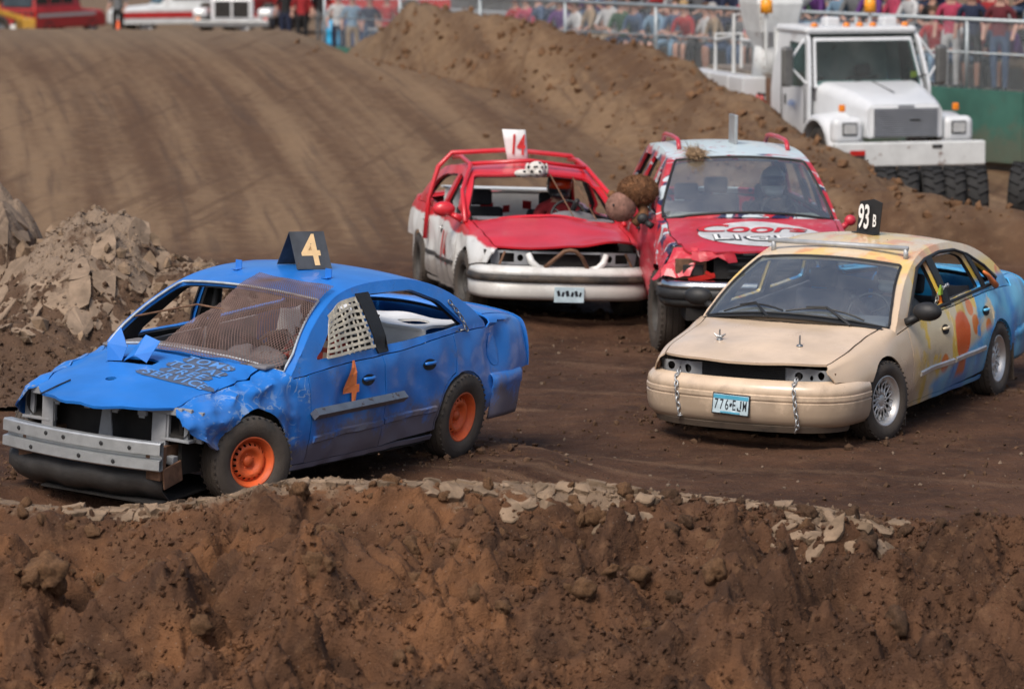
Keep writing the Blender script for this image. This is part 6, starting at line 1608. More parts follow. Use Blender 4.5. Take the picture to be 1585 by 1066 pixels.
loft('turret', [[(-3.45 + x, -.62 + y, z) for x, y in ((-w1, -.34 * k_), (w1, -.34 * k_), (w1, .34 * k_), (-w1, .34 * k_))] for z, w1, x, k_ in ((2.02, .22, 0, .6), (2.30, .42, 0, .9), (2.75, .48, 0, 1.15), (3.3, .30, 0, 1.2))], m_tw2, truck, bevel=.04)
q = B(); q.tube([(-3.3, -.5, 2.55), (-3.0, .1, 3.1), (-2.8, .9, 3.9)], .13, 10); q.obj('boom', m_tw2, truck, smooth=True)
q = B(); q.tube([(-3.6, -.45, 2.9), (-4.0, -.6, 4.0)], .16, 10); q.obj('boom', m_tw2, truck, smooth=True)
for P_ in ([(-4.0, -.6, 1.6), (-4.0, -.6, 2.55), (-4.0, -1.05, 2.55), (-4.0, -1.05, 1.6)], [(-4.9, -.6, 1.6), (-4.9, -.6, 2.2), (-4.9, -1.05, 2.2), (-4.9, -1.05, 1.6)], [(-4.0, -1.05, 2.2), (-4.9, -1.05, 2.1)], [(-4.0, -.6, 2.1), (-4.9, -.6, 2.1)]):
    q = B(); q.tube(P_, .03, 6); q.obj('rack_rail', m_tw2, truck)
q = B(); q.box((-4.4, 0, 1.6), (3.3, 1.6, .08)); q.obj('deck', mat('deck_brown', (.20, .17, .14), .8), truck)
# faint lettering on the door
flat_text('utility', .15, frame((-1.35, -1.03, 1.28), (1, 0, 0), (0, 0, 1)), 'door_lettering', mat('blue_lettering', (.10, .22, .50), .5), truck, 1, 1, 0, .2)

# ================================================================== TRACTOR TYRES
def big_tyre(loc, r, w_, yaw, label):
    q = B(); h = w_ / 2
    q.lathe([(-h * .7, r * .52), (-h, r * .70), (-h * .95, r * .92), (-h * .6, r), (h * .6, r), (h * .95, r * .92), (h, r * .70), (h * .7, r * .52), (h * .6, r * .50), (-h * .6, r * .50)], 36, 'y', close=True)
    o = q.obj('tractor_tyre', m_tread_dk, None, smooth=True); tag(o, label, 'tyre', 'tyres stood in a row')
    for k in range(18):
        a = 2 * math.pi * k / 18
        for sg in (-1, 1):
            l_ = B(); aa = a + (.17 if sg > 0 else 0)
            l_.box(Vector((math.cos(aa) * r, sg * h * .45, math.sin(aa) * r)), (.03, h * .95, .05), Matrix.Rotation(-aa - math.pi / 2, 3, 'Y') @ Matrix.Rotation(sg * .5, 3, 'Z')); l_.obj('tread_lug', m_tread_dk, o)
    o.location = loc; o.rotation_euler = (R(random.uniform(-3, 3)), 0, R(yaw)); return o
m_tread_dk = mat('old_black_rubber', (.013, .0125, .0125), .8, 0, .35, 5, .4, 60)
for i in range(5): big_tyre((5.05 + .305 * i, 50.4 + .03 * i, .22), .45, .31, 88 + random.uniform(-5, 5), ('black tractor tyre at the dirt ridge end of the tyre row', 'black tractor tyre second from the ridge end of the row', 'black tractor tyre in the middle of the row of five', 'black tractor tyre second from the gap end of the row', 'black tractor tyre at the gap end of the row of five')[i])
for i in range(2): big_tyre((6.95 + .34 * i, 50.9, .24), .45, .32, 75, ('black tractor tyre across the gap from the row of five', 'black tractor tyre outermost beyond the gap')[i])

# ================================================================== WALL, FENCE, BLEACHERS
FA, FB = Vector((9.6, 58.6, 0)), Vector((-3.6, 76.8, 0)); FD = (FB - FA).normalized(); FN = Vector((FD.y, -FD.x, 0)); FN = FN if FN.y > 0 else -FN
FL = (FB - FA).length
m_wall = mat('green_wall', (.045, .135, .105), .75, 0, .2, 1.2, .15, 20, dirt=.45)
m_fence = mat('galvanised_wire', (.36, .40, .42), .5, .5, .1, 9)
m_conc = mat('concrete', (.30, .28, .26), .9, 0, .15, 2, .3, 30)
wall = empty('green_wall', FA); tag(wall, 'dark green board wall below the chain link fence', 'wall')
npan = 10
for i in range(npan):
    a, c_ = FA + FD * (FL * i / npan + .01), FA + FD * (FL * (i + 1) / npan - .01); mid = (a + c_) / 2 - FA
    q = B(); q.box((mid.x, mid.y, .53), (FL / npan - .02, .10, 1.16), (0, 0, math.atan2(FD.y, FD.x))); q.obj('panel', m_wall, wall)
fence = empty('chain_link_fence', FA + Vector((0, 0, 1.1))); tag(fence, 'grey chain link fence in front of the spectators', 'fence')
yawF = math.atan2(FD.y, FD.x)
def fpt(s_, z): p = FD * s_; return Vector((p.x, p.y, z - 1.1))
q = B(); q.tube([fpt(0, 2.24), fpt(FL, 2.24)], .035, 8); q.obj('top_rail', m_fence, fence, smooth=True)
q = B(); q.tube([fpt(0, 1.70), fpt(FL, 1.70)], .018, 6); q.obj('mid_rail', m_fence, fence, smooth=True)
for i in range(9):
    q = B(); s_ = .9 + i * 2.75; q.tube([fpt(s_, 1.02), fpt(s_, 2.26)], .032, 8); q.obj('post', m_fence, fence, smooth=True)
q = B(); pit = .075; hh = 1.12
for s_ in np.arange(-hh, FL, pit):
    for sg in (0, 1):
        a0, a1 = max(0, s_), min(FL, s_ + hh)
        if a1 <= a0: continue
        z0, z1 = 1.12 + (a0 - s_), 1.12 + (a1 - s_)
        if sg: z0, z1 = 1.12 + hh - (a0 - s_), 1.12 + hh - (a1 - s_)
        p, e = fpt(a0, z0), fpt(a1, z1); t = Vector((0, 0, .0022)); n_ = FN * .002
        q.add([p + t, p - t + n_, p - t - n_, e + t, e - t + n_, e - t - n_], [(0, 1, 4, 3), (1, 2, 5, 4), (2, 0, 3, 5)])
wo = q.obj('chain_link', m_fence, fence); wo['kind'] = 'stuff'
st_ = empty('bleachers', FA + FN * .4); tag(st_, 'grey stepped bleachers behind the chain link fence', 'bleachers')
m_alu = mat('bench_aluminium', (.42, .43, .43), .5, .6, .1, 4)
def stand(off, z, d, h, nm, m): 
    p = FD * (FL / 2) + FN * (off - .4 + d / 2); q = B(); q.box((p.x, p.y, z - h / 2), (FL + 2, d, h), (0, 0, yawF)); return q.obj(nm, m, st_)
stand(.15, 1.0, 1.5, 1.2, 'platform', m_conc)
for r_ in range(3):
    stand(1.45 + .85 * r_, 1.0 + .42 * (r_ + 1), .34, .05, 'bench', m_alu); stand(1.68 + .85 * r_, 1.0 + .40 * (r_ + 1), .86, .06, 'footboard', m_conc); stand(1.86 + .85 * r_, 1.0 + .40 * (r_ + 1) - .05, .03, .36, 'riser', m_conc)

# ================================================================== SPECTATORS
PAL = {'navy': (.02, .03, .075), 'white': (.66, .67, .68), 'red': (.45, .025, .03), 'pink': (.55, .06, .13), 'grey': (.20, .21, .22), 'black': (.018, .018, .02), 'light blue': (.22, .36, .50), 'purple': (.14, .04, .22), 'maroon': (.16, .02, .03), 'green': (.05, .12, .06), 'tan': (.38, .28, .18), 'denim blue': (.07, .12, .22)}
PAL = {k: tuple(x * .62 for x in v) for k, v in PAL.items()}
PM = {k: mat('cloth_' + k.replace(' ', '_'), v, .9, 0, .2, 9) for k, v in PAL.items()}
SK = [mat('skin_tone', c_, .6, 0, .08, 9) for c_ in ((.36, .20, .145), (.29, .155, .11), (.40, .23, .175))]
HR_ = {'brown': mat('brown_hair', (.07, .035, .018), .8, 0, .2, 20), 'black': m_hair, 'fair': mat('fair_hair', (.36, .24, .11), .8, 0, .2, 20), 'grey': mat('grey_hair', (.3, .29, .28), .8, 0, .15, 20)}
def spectator_mesh(pose, k=0):
    """feet at the origin, facing -y; materials: shirt, trousers, skin, shoes"""
    J = {}; Bn = []; Rg = {}
    if pose == 'sit':
        hip, kn, an = Vector((0, .0, .50)), Vector((0, -.44, .52)), Vector((0, -.42, .09))
        lean = (-.10, -.02, -.2)[k % 3]
    else:
        hip, kn, an = Vector((0, 0, .92)), Vector((0, -.02, .50)), Vector((0, .02, .09)); lean = 0.0
    ch = hip + Vector((0, lean, .36)); nb = ch + Vector((0, lean * .4, .16)); nk = nb + Vector((0, -.01, .08)); hd = nk + Vector((0, -.03, .11))
    J['pelvis'] = (hip, (.15, .12)); J['waist'] = ((hip + ch) / 2, (.145, .11)); J['chest'] = (ch, (.165, .115)); J['neckb'] = (nb, (.09, .08)); J['neck'] = (nk, .052); J['head'] = (hd, (.078, .09)); J['crown'] = (hd + Vector((0, .01, .09)), (.065, .075))
    for a, c_, m_ in (('pelvis', 'waist', 0), ('waist', 'chest', 0), ('chest', 'neckb', 0), ('neckb', 'neck', 2), ('neck', 'head', 2), ('head', 'crown', 2)): Bn.append((a, c_)); Rg[(a, c_)] = m_
    for sg, n in ((1, 'L'), (-1, 'R')):
        X = Vector((sg, 0, 0)); spread = .10 if pose != 'sit' else (.12, .17, .09)[k % 3]
        J[n + 'sh'] = (nb + X * .19 + Vector((0, 0, -.06)), .062)
        if pose == 'sit': el, wr = ch + X * .25 + Vector((0, -.14, -.14)), kn + X * .12 + Vector((0, .12, .13)) if k % 3 != 1 else hip + X * .04 + Vector((0, -.30, .18))
        else: el, wr = ch + X * .27 + Vector((0, .03, -.14)), ch + X * .25 + Vector((0, -.16, -.32))
        J[n + 'el'] = (el, .045); J[n + 'wr'] = (wr, .032); J[n + 'ha'] = (wr + (wr - el).normalized() * .10, (.022, .042))
        J[n + 'hip'] = (hip + X * .10 + Vector((0, -.02, -.01)), .095); J[n + 'kn'] = (kn + X * spread, .068); J[n + 'an'] = (an + X * spread * .9, .045); J[n + 'to'] = (an + X * spread + Vector((0, -.15, -.04)), .04)
        sl_ = 0 if k % 2 else 2
        for a, c_, m_ in (('neckb', n + 'sh', 0), (n + 'sh', n + 'el', 0), (n + 'el', n + 'wr', 2), (n + 'wr', n + 'ha', 2), ('pelvis', n + 'hip', 1), (n + 'hip', n + 'kn', 1), (n + 'kn', n + 'an', 1 if k % 2 else 2), (n + 'an', n + 'to', 3)): Bn.append((a, c_)); Rg[(a, c_)] = m_
    me = body_mesh(J, Bn, Rg, [PM['grey'], PM['grey'], SK[0], m_black], 1)
    hb = B(); hb.sphere(hd + Vector((0, .025, .055)), (.095, .105, .105), 12, 8)
    for i, p in enumerate(hb.v):
        if p[1] < hd.y - .03 and p[2] < hd.z + .08: hb.v[i] = (p[0] * .9, hd.y - .03, p[2])
    hm = bpy.data.meshes.new('hair'); hm.from_pydata(hb.v, [], hb.f); hm.polygons.foreach_set('use_smooth', [True] * len(hm.polygons)); hm.materials.append(m_hair)
    fm = B(); fm.sphere(hd + Vector((0, -.095, .0)), (.014, .02, .022), 8, 6); nm = bpy.data.meshes.new('nose'); nm.from_pydata(fm.v, [], fm.f); nm.materials.append(SK[0])
    return me, hm, nm
VAR = {('sit', k): spectator_mesh('sit', k) for k in range(4)}; VAR.update({('stand', k): spectator_mesh('stand', k) for k in range(2)})
CAP = {}
for kk_, (me_, hm_, nm_) in VAR.items():
    hc_ = sum((v.co for v in hm_.vertices), Vector()) / len(hm_.vertices); q = B(); q.sphere(hc_ + Vector((0, 0, .03)), (.108, .118, .10), 12, 8)
    q.v = [(p[0], p[1], max(p[2], hc_.z + .035)) for p in q.v]; q.box(hc_ + Vector((0, -.15, .04)), (.13, .12, .012))
    CAP[kk_] = bpy.data.meshes.new('cap'); CAP[kk_].from_pydata(q.v, [], q.f); CAP[kk_].materials.append(PM['navy'])
def person(loc, yaw, pose, k, shirt, trousers, hair, where, group, sc=1.0):
    me, hm, nm = VAR[(pose, k)]
    o = bpy.data.objects.new('person', me); C.objects.link(o); o.location = loc; o.rotation_euler = (0, 0, yaw); o.scale = (sc, sc, sc)
    sk_ = SK[rnd.randrange(3)]
    for i, m_ in enumerate((PM[shirt], PM[trousers], sk_, m_black)):
        o.material_slots[i].link = 'OBJECT'; o.material_slots[i].material = m_
    h = bpy.data.objects.new('hair', hm); C.objects.link(h); h.parent = o; h.material_slots[0].link = 'OBJECT'; h.material_slots[0].material = HR_[hair]
    n_ = bpy.data.objects.new('nose', nm); C.objects.link(n_); n_.parent = o
    if rnd.random() < .35:
        c_ = bpy.data.objects.new('cap', CAP[(pose, k)]); C.objects.link(c_); c_.parent = o; c_.material_slots[0].link = 'OBJECT'; c_.material_slots[0].material = PM[rnd.choice(['navy', 'red', 'white', 'black', 'tan'])]
    kind = ('shorts' if k % 2 == 0 else 'trousers')
    tag(o, f'{hair}-haired {"seated" if pose == "sit" else "standing"} spectator in {shirt} top, {trousers} {kind} {where}', 'person', group)
rnd = random.Random(21)
cols = list(PAL); tro = ['navy', 'denim blue', 'grey', 'black', 'tan', 'light blue']; hs_ = list(HR_)
for row in range(3):
    s_ = .8 + .2 * row
    while s_ < FL - 4:
        p = FA + FD * s_ + FN * (1.50 + .85 * row); feet = 1.0 + .40 * row
        u = 792.5 + FPX * p.x / p.y
        if not (row > 0 and rnd.random() < .08):
            hide = 1262 < u < 1440 and row == 0
            if not hide: person((p.x, p.y, feet - .02), yawF + math.pi + rnd.uniform(-.35, .35), 'sit', rnd.randrange(4), rnd.choice(cols), rnd.choice(tro), rnd.choice(hs_), ('in front bleacher row', 'in second bleacher row', 'in third bleacher row')[row], 'spectators on the bleachers', rnd.uniform(.92, 1.04))
        s_ += rnd.uniform(.42, .58)
for u, sh_, tr_, k in ((1470, 'pink', 'white', 1), (1503, 'navy', 'black', 0), (1545, 'maroon', 'denim blue', 1)):
    s_ = min(np.linspace(0, FL, 400), key=lambda q_: abs(792.5 + FPX * (FA + FD * q_ + FN * .75).x / (FA + FD * q_ + FN * .75).y - u)); p = FA + FD * s_ + FN * .75
    person((p.x, p.y, .99), yawF + math.pi + .6, 'stand', k, sh_, tr_, 'brown', 'walking behind the fence', 'spectators on the walkway')

# ================================================================== FAR VEHICLES AND PEOPLE
m_fred = mat('fire_red', (.42, .02, .02), .4, 0, .12, 2, dirt=.3); m_dgl = mat('dark_glass', (.03, .04, .045), .12, 0, .2, 2); m_yel = mat('machine_yellow', (.55, .30, .04), .5, 0, .15, 3, dirt=.3)
FG = -.12
def box_part(parent, nm, c_, d, m, bevel=.03, rot=None): q = B(); q.box(c_, d, rot); return q.obj(nm, m, parent, bevel=bevel)
# red rescue wagon seen from behind
sv = empty('rescue_wagon', (-20.2, 158, FGZ(158)), (0, 0, R(62))); tag(sv, 'red rescue wagon with red and black chevrons on its tail', 'emergency vehicle')
loft('body', [rsec(x, .98, .42, z, .14, .08) for x, z in ((-1.05, 1.15), (-1.0, 1.28), (2.2, 1.28), (2.6, 1.2), (3.9, 1.10), (4.1, .95))], m_fred, sv, smooth=False, bevel=.02)
loft('cabin', [[(x0_, -.9, 1.26), (x1_, -.9 , 1.26), (x1_ + a1, -.76, 1.88), (x0_ + a0, -.76, 1.88)] for x0_, x1_, a0, a1 in ((-1.0, 2.5, .15, -.6),)] + [[(x0_, .9, 1.26), (x1_, .9, 1.26), (x1_ + a1, .76, 1.88), (x0_ + a0, .76, 1.88)] for x0_, x1_, a0, a1 in ((-1.0, 2.5, .15, -.6),)], m_fred, sv, bevel=.05)
for x_, w_ in ((-.45, .85), (.55, .80), (1.45, .75)): box_part(sv, 'side_window', (x_, -.865, 1.56), (w_, .05, .42), m_dgl, .02, (.22, 0, 0))
box_part(sv, 'rear_window', (-.99, 0, 1.55), (.05, 1.5, .46), m_dgl, .02, (0, .22, 0))
tgm = box_part(sv, 'tail_panel', (-1.07, 0, .88), (.03, 1.86, .62), m_cardark, .02)
for i in range(6):
    for sg in (1, -1):
        if i % 2 == 0: box_part(sv, 'chevron', (-1.092, sg * (.14 + .15 * i), .88), (.012, .15, .62), m_fred, 0, (sg * .7, 0, 0))
box_part(sv, 'rear_bumper', (-1.15, 0, .50), (.2, 1.95, .18), m_chrome); box_part(sv, 'tail_lamp', (-1.06, .92, 1.05), (.06, .12, .4), m_lens); box_part(sv, 'tail_lamp', (-1.06, -.92, 1.05), (.06, .12, .4), m_redlens); box_part(sv, 'number_plate', (-1.27, 0, .52), (.02, .35, .17), m_whiten, .01); box_part(sv, 'side_band', (1.2, -.985, .98), (4.2, .02, .14), m_lens, 0)
for x_ in (-.1, 3.1):
    for sg in (1, -1): lathe_wheel(sv, (x_, sg * .86, .40), .40, .26, .24, 0 if sg > 0 else math.pi)
# yellow loader at the edge
ld = empty('yellow_loader', (-21.6, 152, FGZ(152)), (0, 0, R(20))); tag(ld, 'yellow loader with black tyres beside the red rescue wagon', 'loader')
box_part(ld, 'body', (0, 0, 1.0), (1.6, 1.1, .7), m_yel, .06); box_part(ld, 'counterweight', (-.9, 0, .85), (.4, 1.2, .6), m_yel, .08); box_part(ld, 'cab', (.1, 0, 1.8), (1.0, 1.0, 1.0), m_dgl, .06); box_part(ld, 'arm', (1.1, .4, .95), (1.4, .14, .2), m_yel, .02, (0, .3, 0)); box_part(ld, 'arm', (1.1, -.4, .95), (1.4, .14, .2), m_yel, .02, (0, .3, 0)); box_part(ld, 'bucket', (1.95, 0, .5), (.5, 1.6, .5), m_yel, .05)
for x_ in (-.6, .7):
    for sg in (1, -1): lathe_wheel(ld, (x_, sg * .62, .45), .45, .35, .22, 0 if sg > 0 else math.pi)
# white-nosed red truck facing the track
tk_ = empty('red_truck', (-8.15, 112, FG), (0, 0, R(262))); tag(tk_, 'red truck with white grille surround and white mudguards beyond the slope', 'truck')
loft('hood', [rsec(x, w_, .65, z, .12) for x, w_, z in ((-1.0, .85, 1.40), (.2, .72, 1.25), (.85, .66, 1.10))], m_fred, tk_, bevel=.03)
box_part(tk_, 'grille_surround', (.88, 0, .78), (.14, 1.30, .66), m_tw, .08); g_ = box_part(tk_, 'grille', (.955, -.27, .78), (.02, .48, .48), m_cardark, .01); box_part(tk_, 'grille', (.955, .27, .78), (.02, .48, .48), m_cardark, .01)
for sg in (1, -1):
    box_part(tk_, 'mudguard', (.35, sg * .98, .66), (1.1, .46, .30), m_tw, .10); box_part(tk_, 'headlamp', (.92, sg * 1.0, .62), (.04, .24, .18), m_lens, .02); lathe_wheel(tk_, (.1, sg * .95, .48), .48, .3, .28, 0 if sg > 0 else math.pi)
    lathe_wheel(tk_, (-4.6, sg * .95, .48), .48, .5, .28, 0 if sg > 0 else math.pi)
    box_part(tk_, 'turn_lamp', (.95, sg * 1.02, .50), (.04, .12, .08), m_redlens if sg > 0 else m_amber, .01)
box_part(tk_, 'bumper', (1.0, 0, .36), (.16, 2.3, .2), m_steel); box_part(tk_, 'cab', (-1.8, 0, 1.55), (1.7, 2.0, 1.9), m_fred, .1); box_part(tk_, 'windscreen', (-.93, 0, 1.9), (.06, 1.7, .62), m_tglass, .02); box_part(tk_, 'tank_body', (-4.3, 0, 1.6), (3.4, 2.2, 1.5), m_fred, .1)
# pale pickup with a red stripe
pk_ = empty('white_pickup', (-12.0, 138, FGZ(138)), (0, 0, R(200))); tag(pk_, 'white pickup with red lower stripe beside the white-nosed truck', 'pickup')
loft('body', [rsec(x, .95, .45, z, .10) for x, z in ((-2.9, 1.1), (-.6, 1.1), (1.3, 1.1), (2.5, 1.0), (2.7, .85))], m_tw2, pk_, bevel=.03); loft('cabin', [[(-1.2, s_ * .85, 1.08), (1.2, s_ * .85, 1.08), (.5, s_ * .72, 1.75), (-1.0, s_ * .72, 1.75)] for s_ in (-1, 1)], m_tw2, pk_, bevel=.05)
for sg in (1, -1):
    box_part(pk_, 'stripe', (0, sg * .955, .78), (5.2, .02, .22), m_fred, 0); box_part(pk_, 'side_window', (-.1, sg * .81, 1.42), (1.6, .04, .44), m_tglass, .02, (-sg * .2, 0, 0))
    for x_ in (-2.0, 1.7): lathe_wheel(pk_, (x_, sg * .82, .38), .38, .25, .22, 0 if sg > 0 else math.pi)
box_part(pk_, 'windscreen', (.92, 0, 1.42), (.05, 1.5, .66), m_tglass, .02, (0, -.75, 0))
# fire engine side-on behind
fe = empty('fire_engine', (-5.4, 116, FG), (0, 0, R(176))); tag(fe, 'red fire engine standing side-on behind the fence end', 'fire engine')
box_part(fe, 'body', (-1.8, 0, 1.55), (4.6, 2.3, 2.0), m_fred, .06); box_part(fe, 'cab', (1.7, 0, 1.6), (2.2, 2.3, 2.2), m_fred, .15); box_part(fe, 'side_window', (1.8, 1.16, 2.0), (1.6, .03, .7), m_tglass, .02); box_part(fe, 'stripe', (-.4, 1.165, 1.05), (7.0, .02, .16), m_whiten, 0)
for i in range(4): lk = box_part(fe, 'locker', (-3.4 + 1.05 * i, 1.16, 1.5), (.95, .05, .9), m_steel if i % 2 else m_black, .02); box_part(lk, 'latch', (-3.4 + 1.05 * i, 1.20, 1.2), (.2, .03, .05), m_chrome, 0)
for x_ in (-2.4, 1.4):
    for sg in (1, -1): lathe_wheel(fe, (x_, sg * 1.0, .5), .5, .35, .28, 0 if sg > 0 else math.pi)
for i, (x_, y_, sh_, tr_, k) in enumerate(((-6.2, 103, 'black', 'navy', 1), (-5.7, 102, 'red', 'black', 1), (-5.25, 103.5, 'black', 'grey', 1), (-11.1, 106, 'grey', 'black', 1), (-3.9, 92, 'light blue', 'tan', 0), (-3.45, 91, 'navy', 'denim blue', 1), (-3.05, 92, 'red', 'grey', 0), (-4.3, 93, 'white', 'navy', 1))):
    person((x_, y_, FG if y_ > 95 else -.05), R(20 * (i % 3) - 20), 'stand', k, sh_, tr_, hs_[i % 4], ('beside the red truck', 'before the fire engine', 'beside the fire crew', 'beside the orange cone', 'at the fence end', 'next to fence end', 'behind far fence end', 'near far fence end')[i].replace('left of', 'near'), 'people standing beyond the slope')
cn = empty('traffic_cone', (-10.9, 104, FG)); tag(cn, 'orange traffic cone near the red rescue wagon', 'cone')
q = B(); q.lathe([(0.03, .16), (.40, .07), (.72, .03), (.73, .001)], 16, 'z'); q.obj('cone_body', m_orange, cn, smooth=True); box_part(cn, 'base', (0, 0, .015), (.42, .42, .03), m_orange, .005); q = B(); q.lathe([(.34, .088), (.48, .062)], 16, 'z'); q.obj('reflective_band', m_whiten, cn)
# barrels and a sign board near the crew
for i, (x_, y_, m_, nm) in enumerate(((-4.75, 100, m_cyan, 'blue'), (-4.2, 100.5, mat('dark_blue_plastic', (.03, .07, .18), .5), 'dark blue'))):
    q = B(); q.lathe([(0, .001), (0, .28), (.28, .29), (.30, .30), (.32, .29), (.58, .29), (.60, .30), (.62, .29), (.88, .28), (.90, .001)], 20, 'z', (0, 0, 0)); o = q.obj('barrel', m_, None, smooth=True); o.location = (x_, y_, FG); tag(o, f'{nm} plastic barrel beyond the slope near the fence end', 'barrel')
# trees far behind
m_leaf = mat('tree_leaf', (.055, .095, .035), .8, 0, .35, 1.5); m_bark = mat('bark', (.09, .065, .045), .9, 0, .2, 8, .5)
def tree(loc, h, r_, n, seed, label):
    rn = random.Random(seed); t = empty('tree', loc); tag(t, label, 'tree', 'trees far behind the vehicles')
    q = B(); q.tube([(0, 0, 0), (.1, .05, h * .3), (0, .1, h * .7)], [.22, .16, .06], 8)
    for k in range(6): a = rn.uniform(0, 6.28); q.tube([(.05, .05, h * (.2 + .08 * k)), (math.cos(a) * r_ * .7, math.sin(a) * r_ * .7, h * (.35 + .09 * k))], [.07, .02], 5)
    q.obj('trunk', m_bark, t, smooth=True)
    q = B(); cl = [(rn.gauss(0, r_ * .45), rn.gauss(0, r_ * .45), rn.uniform(h * .12, h * .95), rn.uniform(.5, 1.0)) for _ in range(26)]
    for i in range(n):
        cx, cy, cz_, cr = cl[rn.randrange(26)]; d = Vector((rn.gauss(0, 1), rn.gauss(0, 1), rn.gauss(0, 1))).normalized() * cr * rn.uniform(.5, 1); p = Vector((cx, cy, cz_)) + d
        a = Vector((rn.gauss(0, 1), rn.gauss(0, 1), rn.gauss(0, 1))).normalized() * .11; e = a.cross(Vector((rn.gauss(0, 1), rn.gauss(0, 1), rn.gauss(0, 1)))).normalized() * .06
        q.add([p - a, p + e, p + a, p - e], [(0, 1, 2, 3)])
    q.obj('crown', m_leaf, t)
for i in range(9): tree((-36 + 5.0 * i + rnd.uniform(-.8, .8), 182 + rnd.uniform(-4, 6), -2.5), rnd.uniform(6, 8), 3.2, 2600, 50 + i, 'dense green tree far behind the parked red vehicles')
# ================================================================== CRUST, CLODS, STONES
def voronoi_cells(seeds, rad):
    cells = []; S = np.array(seeds)
    for i, p in enumerate(S):
        poly = [(p[0] + rad * math.cos(a), p[1] + rad * math.sin(a)) for a in np.linspace(0, 2 * math.pi, 9)[:-1]]
        d = np.hypot(*(S - p).T)
        for j in np.where((d > 1e-6) & (d < 2 * rad))[0]:
            m_ = (p + S[j]) / 2; n_ = S[j] - p; out = []
            for k in range(len(poly)):
                a, c_ = np.array(poly[k]), np.array(poly[(k + 1) % len(poly)]); da, dc = (a - m_) @ n_, (c_ - m_) @ n_
                if da <= 0: out.append(tuple(a))
                if da * dc < 0: out.append(tuple(a + (c_ - a) * da / (da - dc)))
            poly = out
            if len(poly) < 3: break
        if len(poly) >= 3: cells.append((p, poly))
    return cells
def slab_objs(cells, parent, m, thick, lift, tilt, rn, ysc=1.0, hfn=hz, shrink=.93, name='crust_slab', rough=.012):
    for (p, poly) in cells:
        py = p[1] * ysc; zc = hfn(p[0], py)
        pts = []
        for i in range(len(poly)):      # roughen the outline
            a, c_ = np.array(poly[i]), np.array(poly[(i + 1) % len(poly)])
            pts.append(a); pts.append((a + c_) / 2 + np.array([rn.gauss(0, rough), rn.gauss(0, rough)]))
        e = .10
        gx, gy = (hfn(p[0] + e, py) - hfn(p[0] - e, py)) / (2 * e), (hfn(p[0], py + e) - hfn(p[0], py - e)) / (2 * e)
        gx, gy = max(-1.1, min(1.1, gx * 1.0)) + rn.gauss(0, tilt), max(-1.1, min(1.1, gy * 1.0)) + rn.gauss(0, tilt)
        n_ = Vector((-gx, -gy, 1)).normalized(); th = thick * rn.uniform(.6, 1.3); lf = lift + rn.uniform(-.3, .6) * thick
        top = []; bot = []
        for q in pts:
            x, y = p[0] + (q[0] - p[0]) * shrink, (p[1] + (q[1] - p[1]) * shrink) * ysc
            z = zc + gx * (x - p[0]) + gy * (y - py) + rn.gauss(0, thick * .10)
            v = Vector((x, y, z)) + n_ * lf; top.append(v); bot.append(Vector((p[0] + (x - p[0]) * .86, py + (y - py) * .86, z)) + n_ * (lf - th))
        c_ = sum(top, Vector()) / len(top) + n_ * thick * rn.uniform(.02, .25); k = len(top)
        V = top + bot + [c_]; F = [(2 * k, i, (i + 1) % k) for i in range(k)] + [(i, k + i, k + (i + 1) % k, (i + 1) % k) for i in range(k)] + [tuple(range(2 * k - 1, k - 1, -1))]
        o = mesh_obj(name, V, F, m, parent, smooth=False)
        kk = o.modifiers.new('bevel', 'BEVEL'); kk.width = thick * .18; kk.segments = 1; kk.limit_method = 'ANGLE'; kk.angle_limit = R(35)
rn = random.Random(99)
sd_ = []
def seeds_band(u0, u1, d0, d1, step, keep=1.0):
    for u in np.arange(u0, u1, step / BYC * FPX * .98):
        x = xat(u, BYC); yc = float(berm_crest(np.array(x)))
        for d in np.arange(d0, d1, step * .9):
            if rn.random() < keep: sd_.append((x + rn.gauss(0, step * .23), yc + d + rn.gauss(0, step * .23)))
seeds_band(120, 420, -.10, .12, .085, .75); seeds_band(420, 800, -.16, .14, .105, .92); seeds_band(790, 1010, -.42, .12, .115, .92)
seeds_band(1010, 1210, -.14, .10, .105, .72); seeds_band(1205, 1375, -.75, .06, .11, .80); seeds_band(930, 1020, -.72, -.40, .10, .5); seeds_band(1370, 1410, -.15, .0, .10, .5)
sd_ = sd_[:300]
slab_objs(voronoi_cells(sd_, .095), berm, m_crust, .050, -.004, .075, rn, shrink=.985, rough=.007)
# crust plates on the left mound
ms = []
for x in np.arange(-5.6, -2.5, .15):
    for y in np.arange(33.6, 37.2, .30):
        mh = float(mound_h(np.array([x]), np.array([y]), False)[1][0])
        if mh > .52 + .22 * float(fbm(np.array([x * 1.7]), np.array([y * 1.2]), 3, 7)[0]) and mh < .98 + .2 * rn.random() and rn.random() < .80: ms.append((x + rn.gauss(0, .035), (y + rn.gauss(0, .07)) / 2.0))
rn.shuffle(ms); ms = ms[:110]
slab_objs(voronoi_cells(ms, .15), mound_o, mat('mound_crust', (.235, .172, .122), .95, 0, .3, 4, .7, 30, spec=.2), .055, -.012, .04, rn, 2.0, shrink=.99, rough=.007)
def clod_mesh(seed, sub=2, amp=.28):
    bm = bmesh.new(); bmesh.ops.create_icosphere(bm, subdivisions=sub, radius=1.0)
    for v in bm.verts:
        n_ = v.co.normalized(); k = 1 + amp * mnoise.noise(n_ * 1.3 + Vector((seed, 0, 0))) + amp * .7 * mnoise.noise(n_ * 3.1 + Vector((0, seed, 0))) + amp * .4 * mnoise.noise(n_ * 7 + Vector((0, 0, seed))); v.co = n_ * k; v.co.z *= .78
    me = bpy.data.meshes.new('clod'); bm.to_mesh(me); bm.free(); me.polygons.foreach_set('use_smooth', [True] * len(me.polygons)); return me
CM = [clod_mesh(i * 3.7, 3, .5) for i in range(6)]
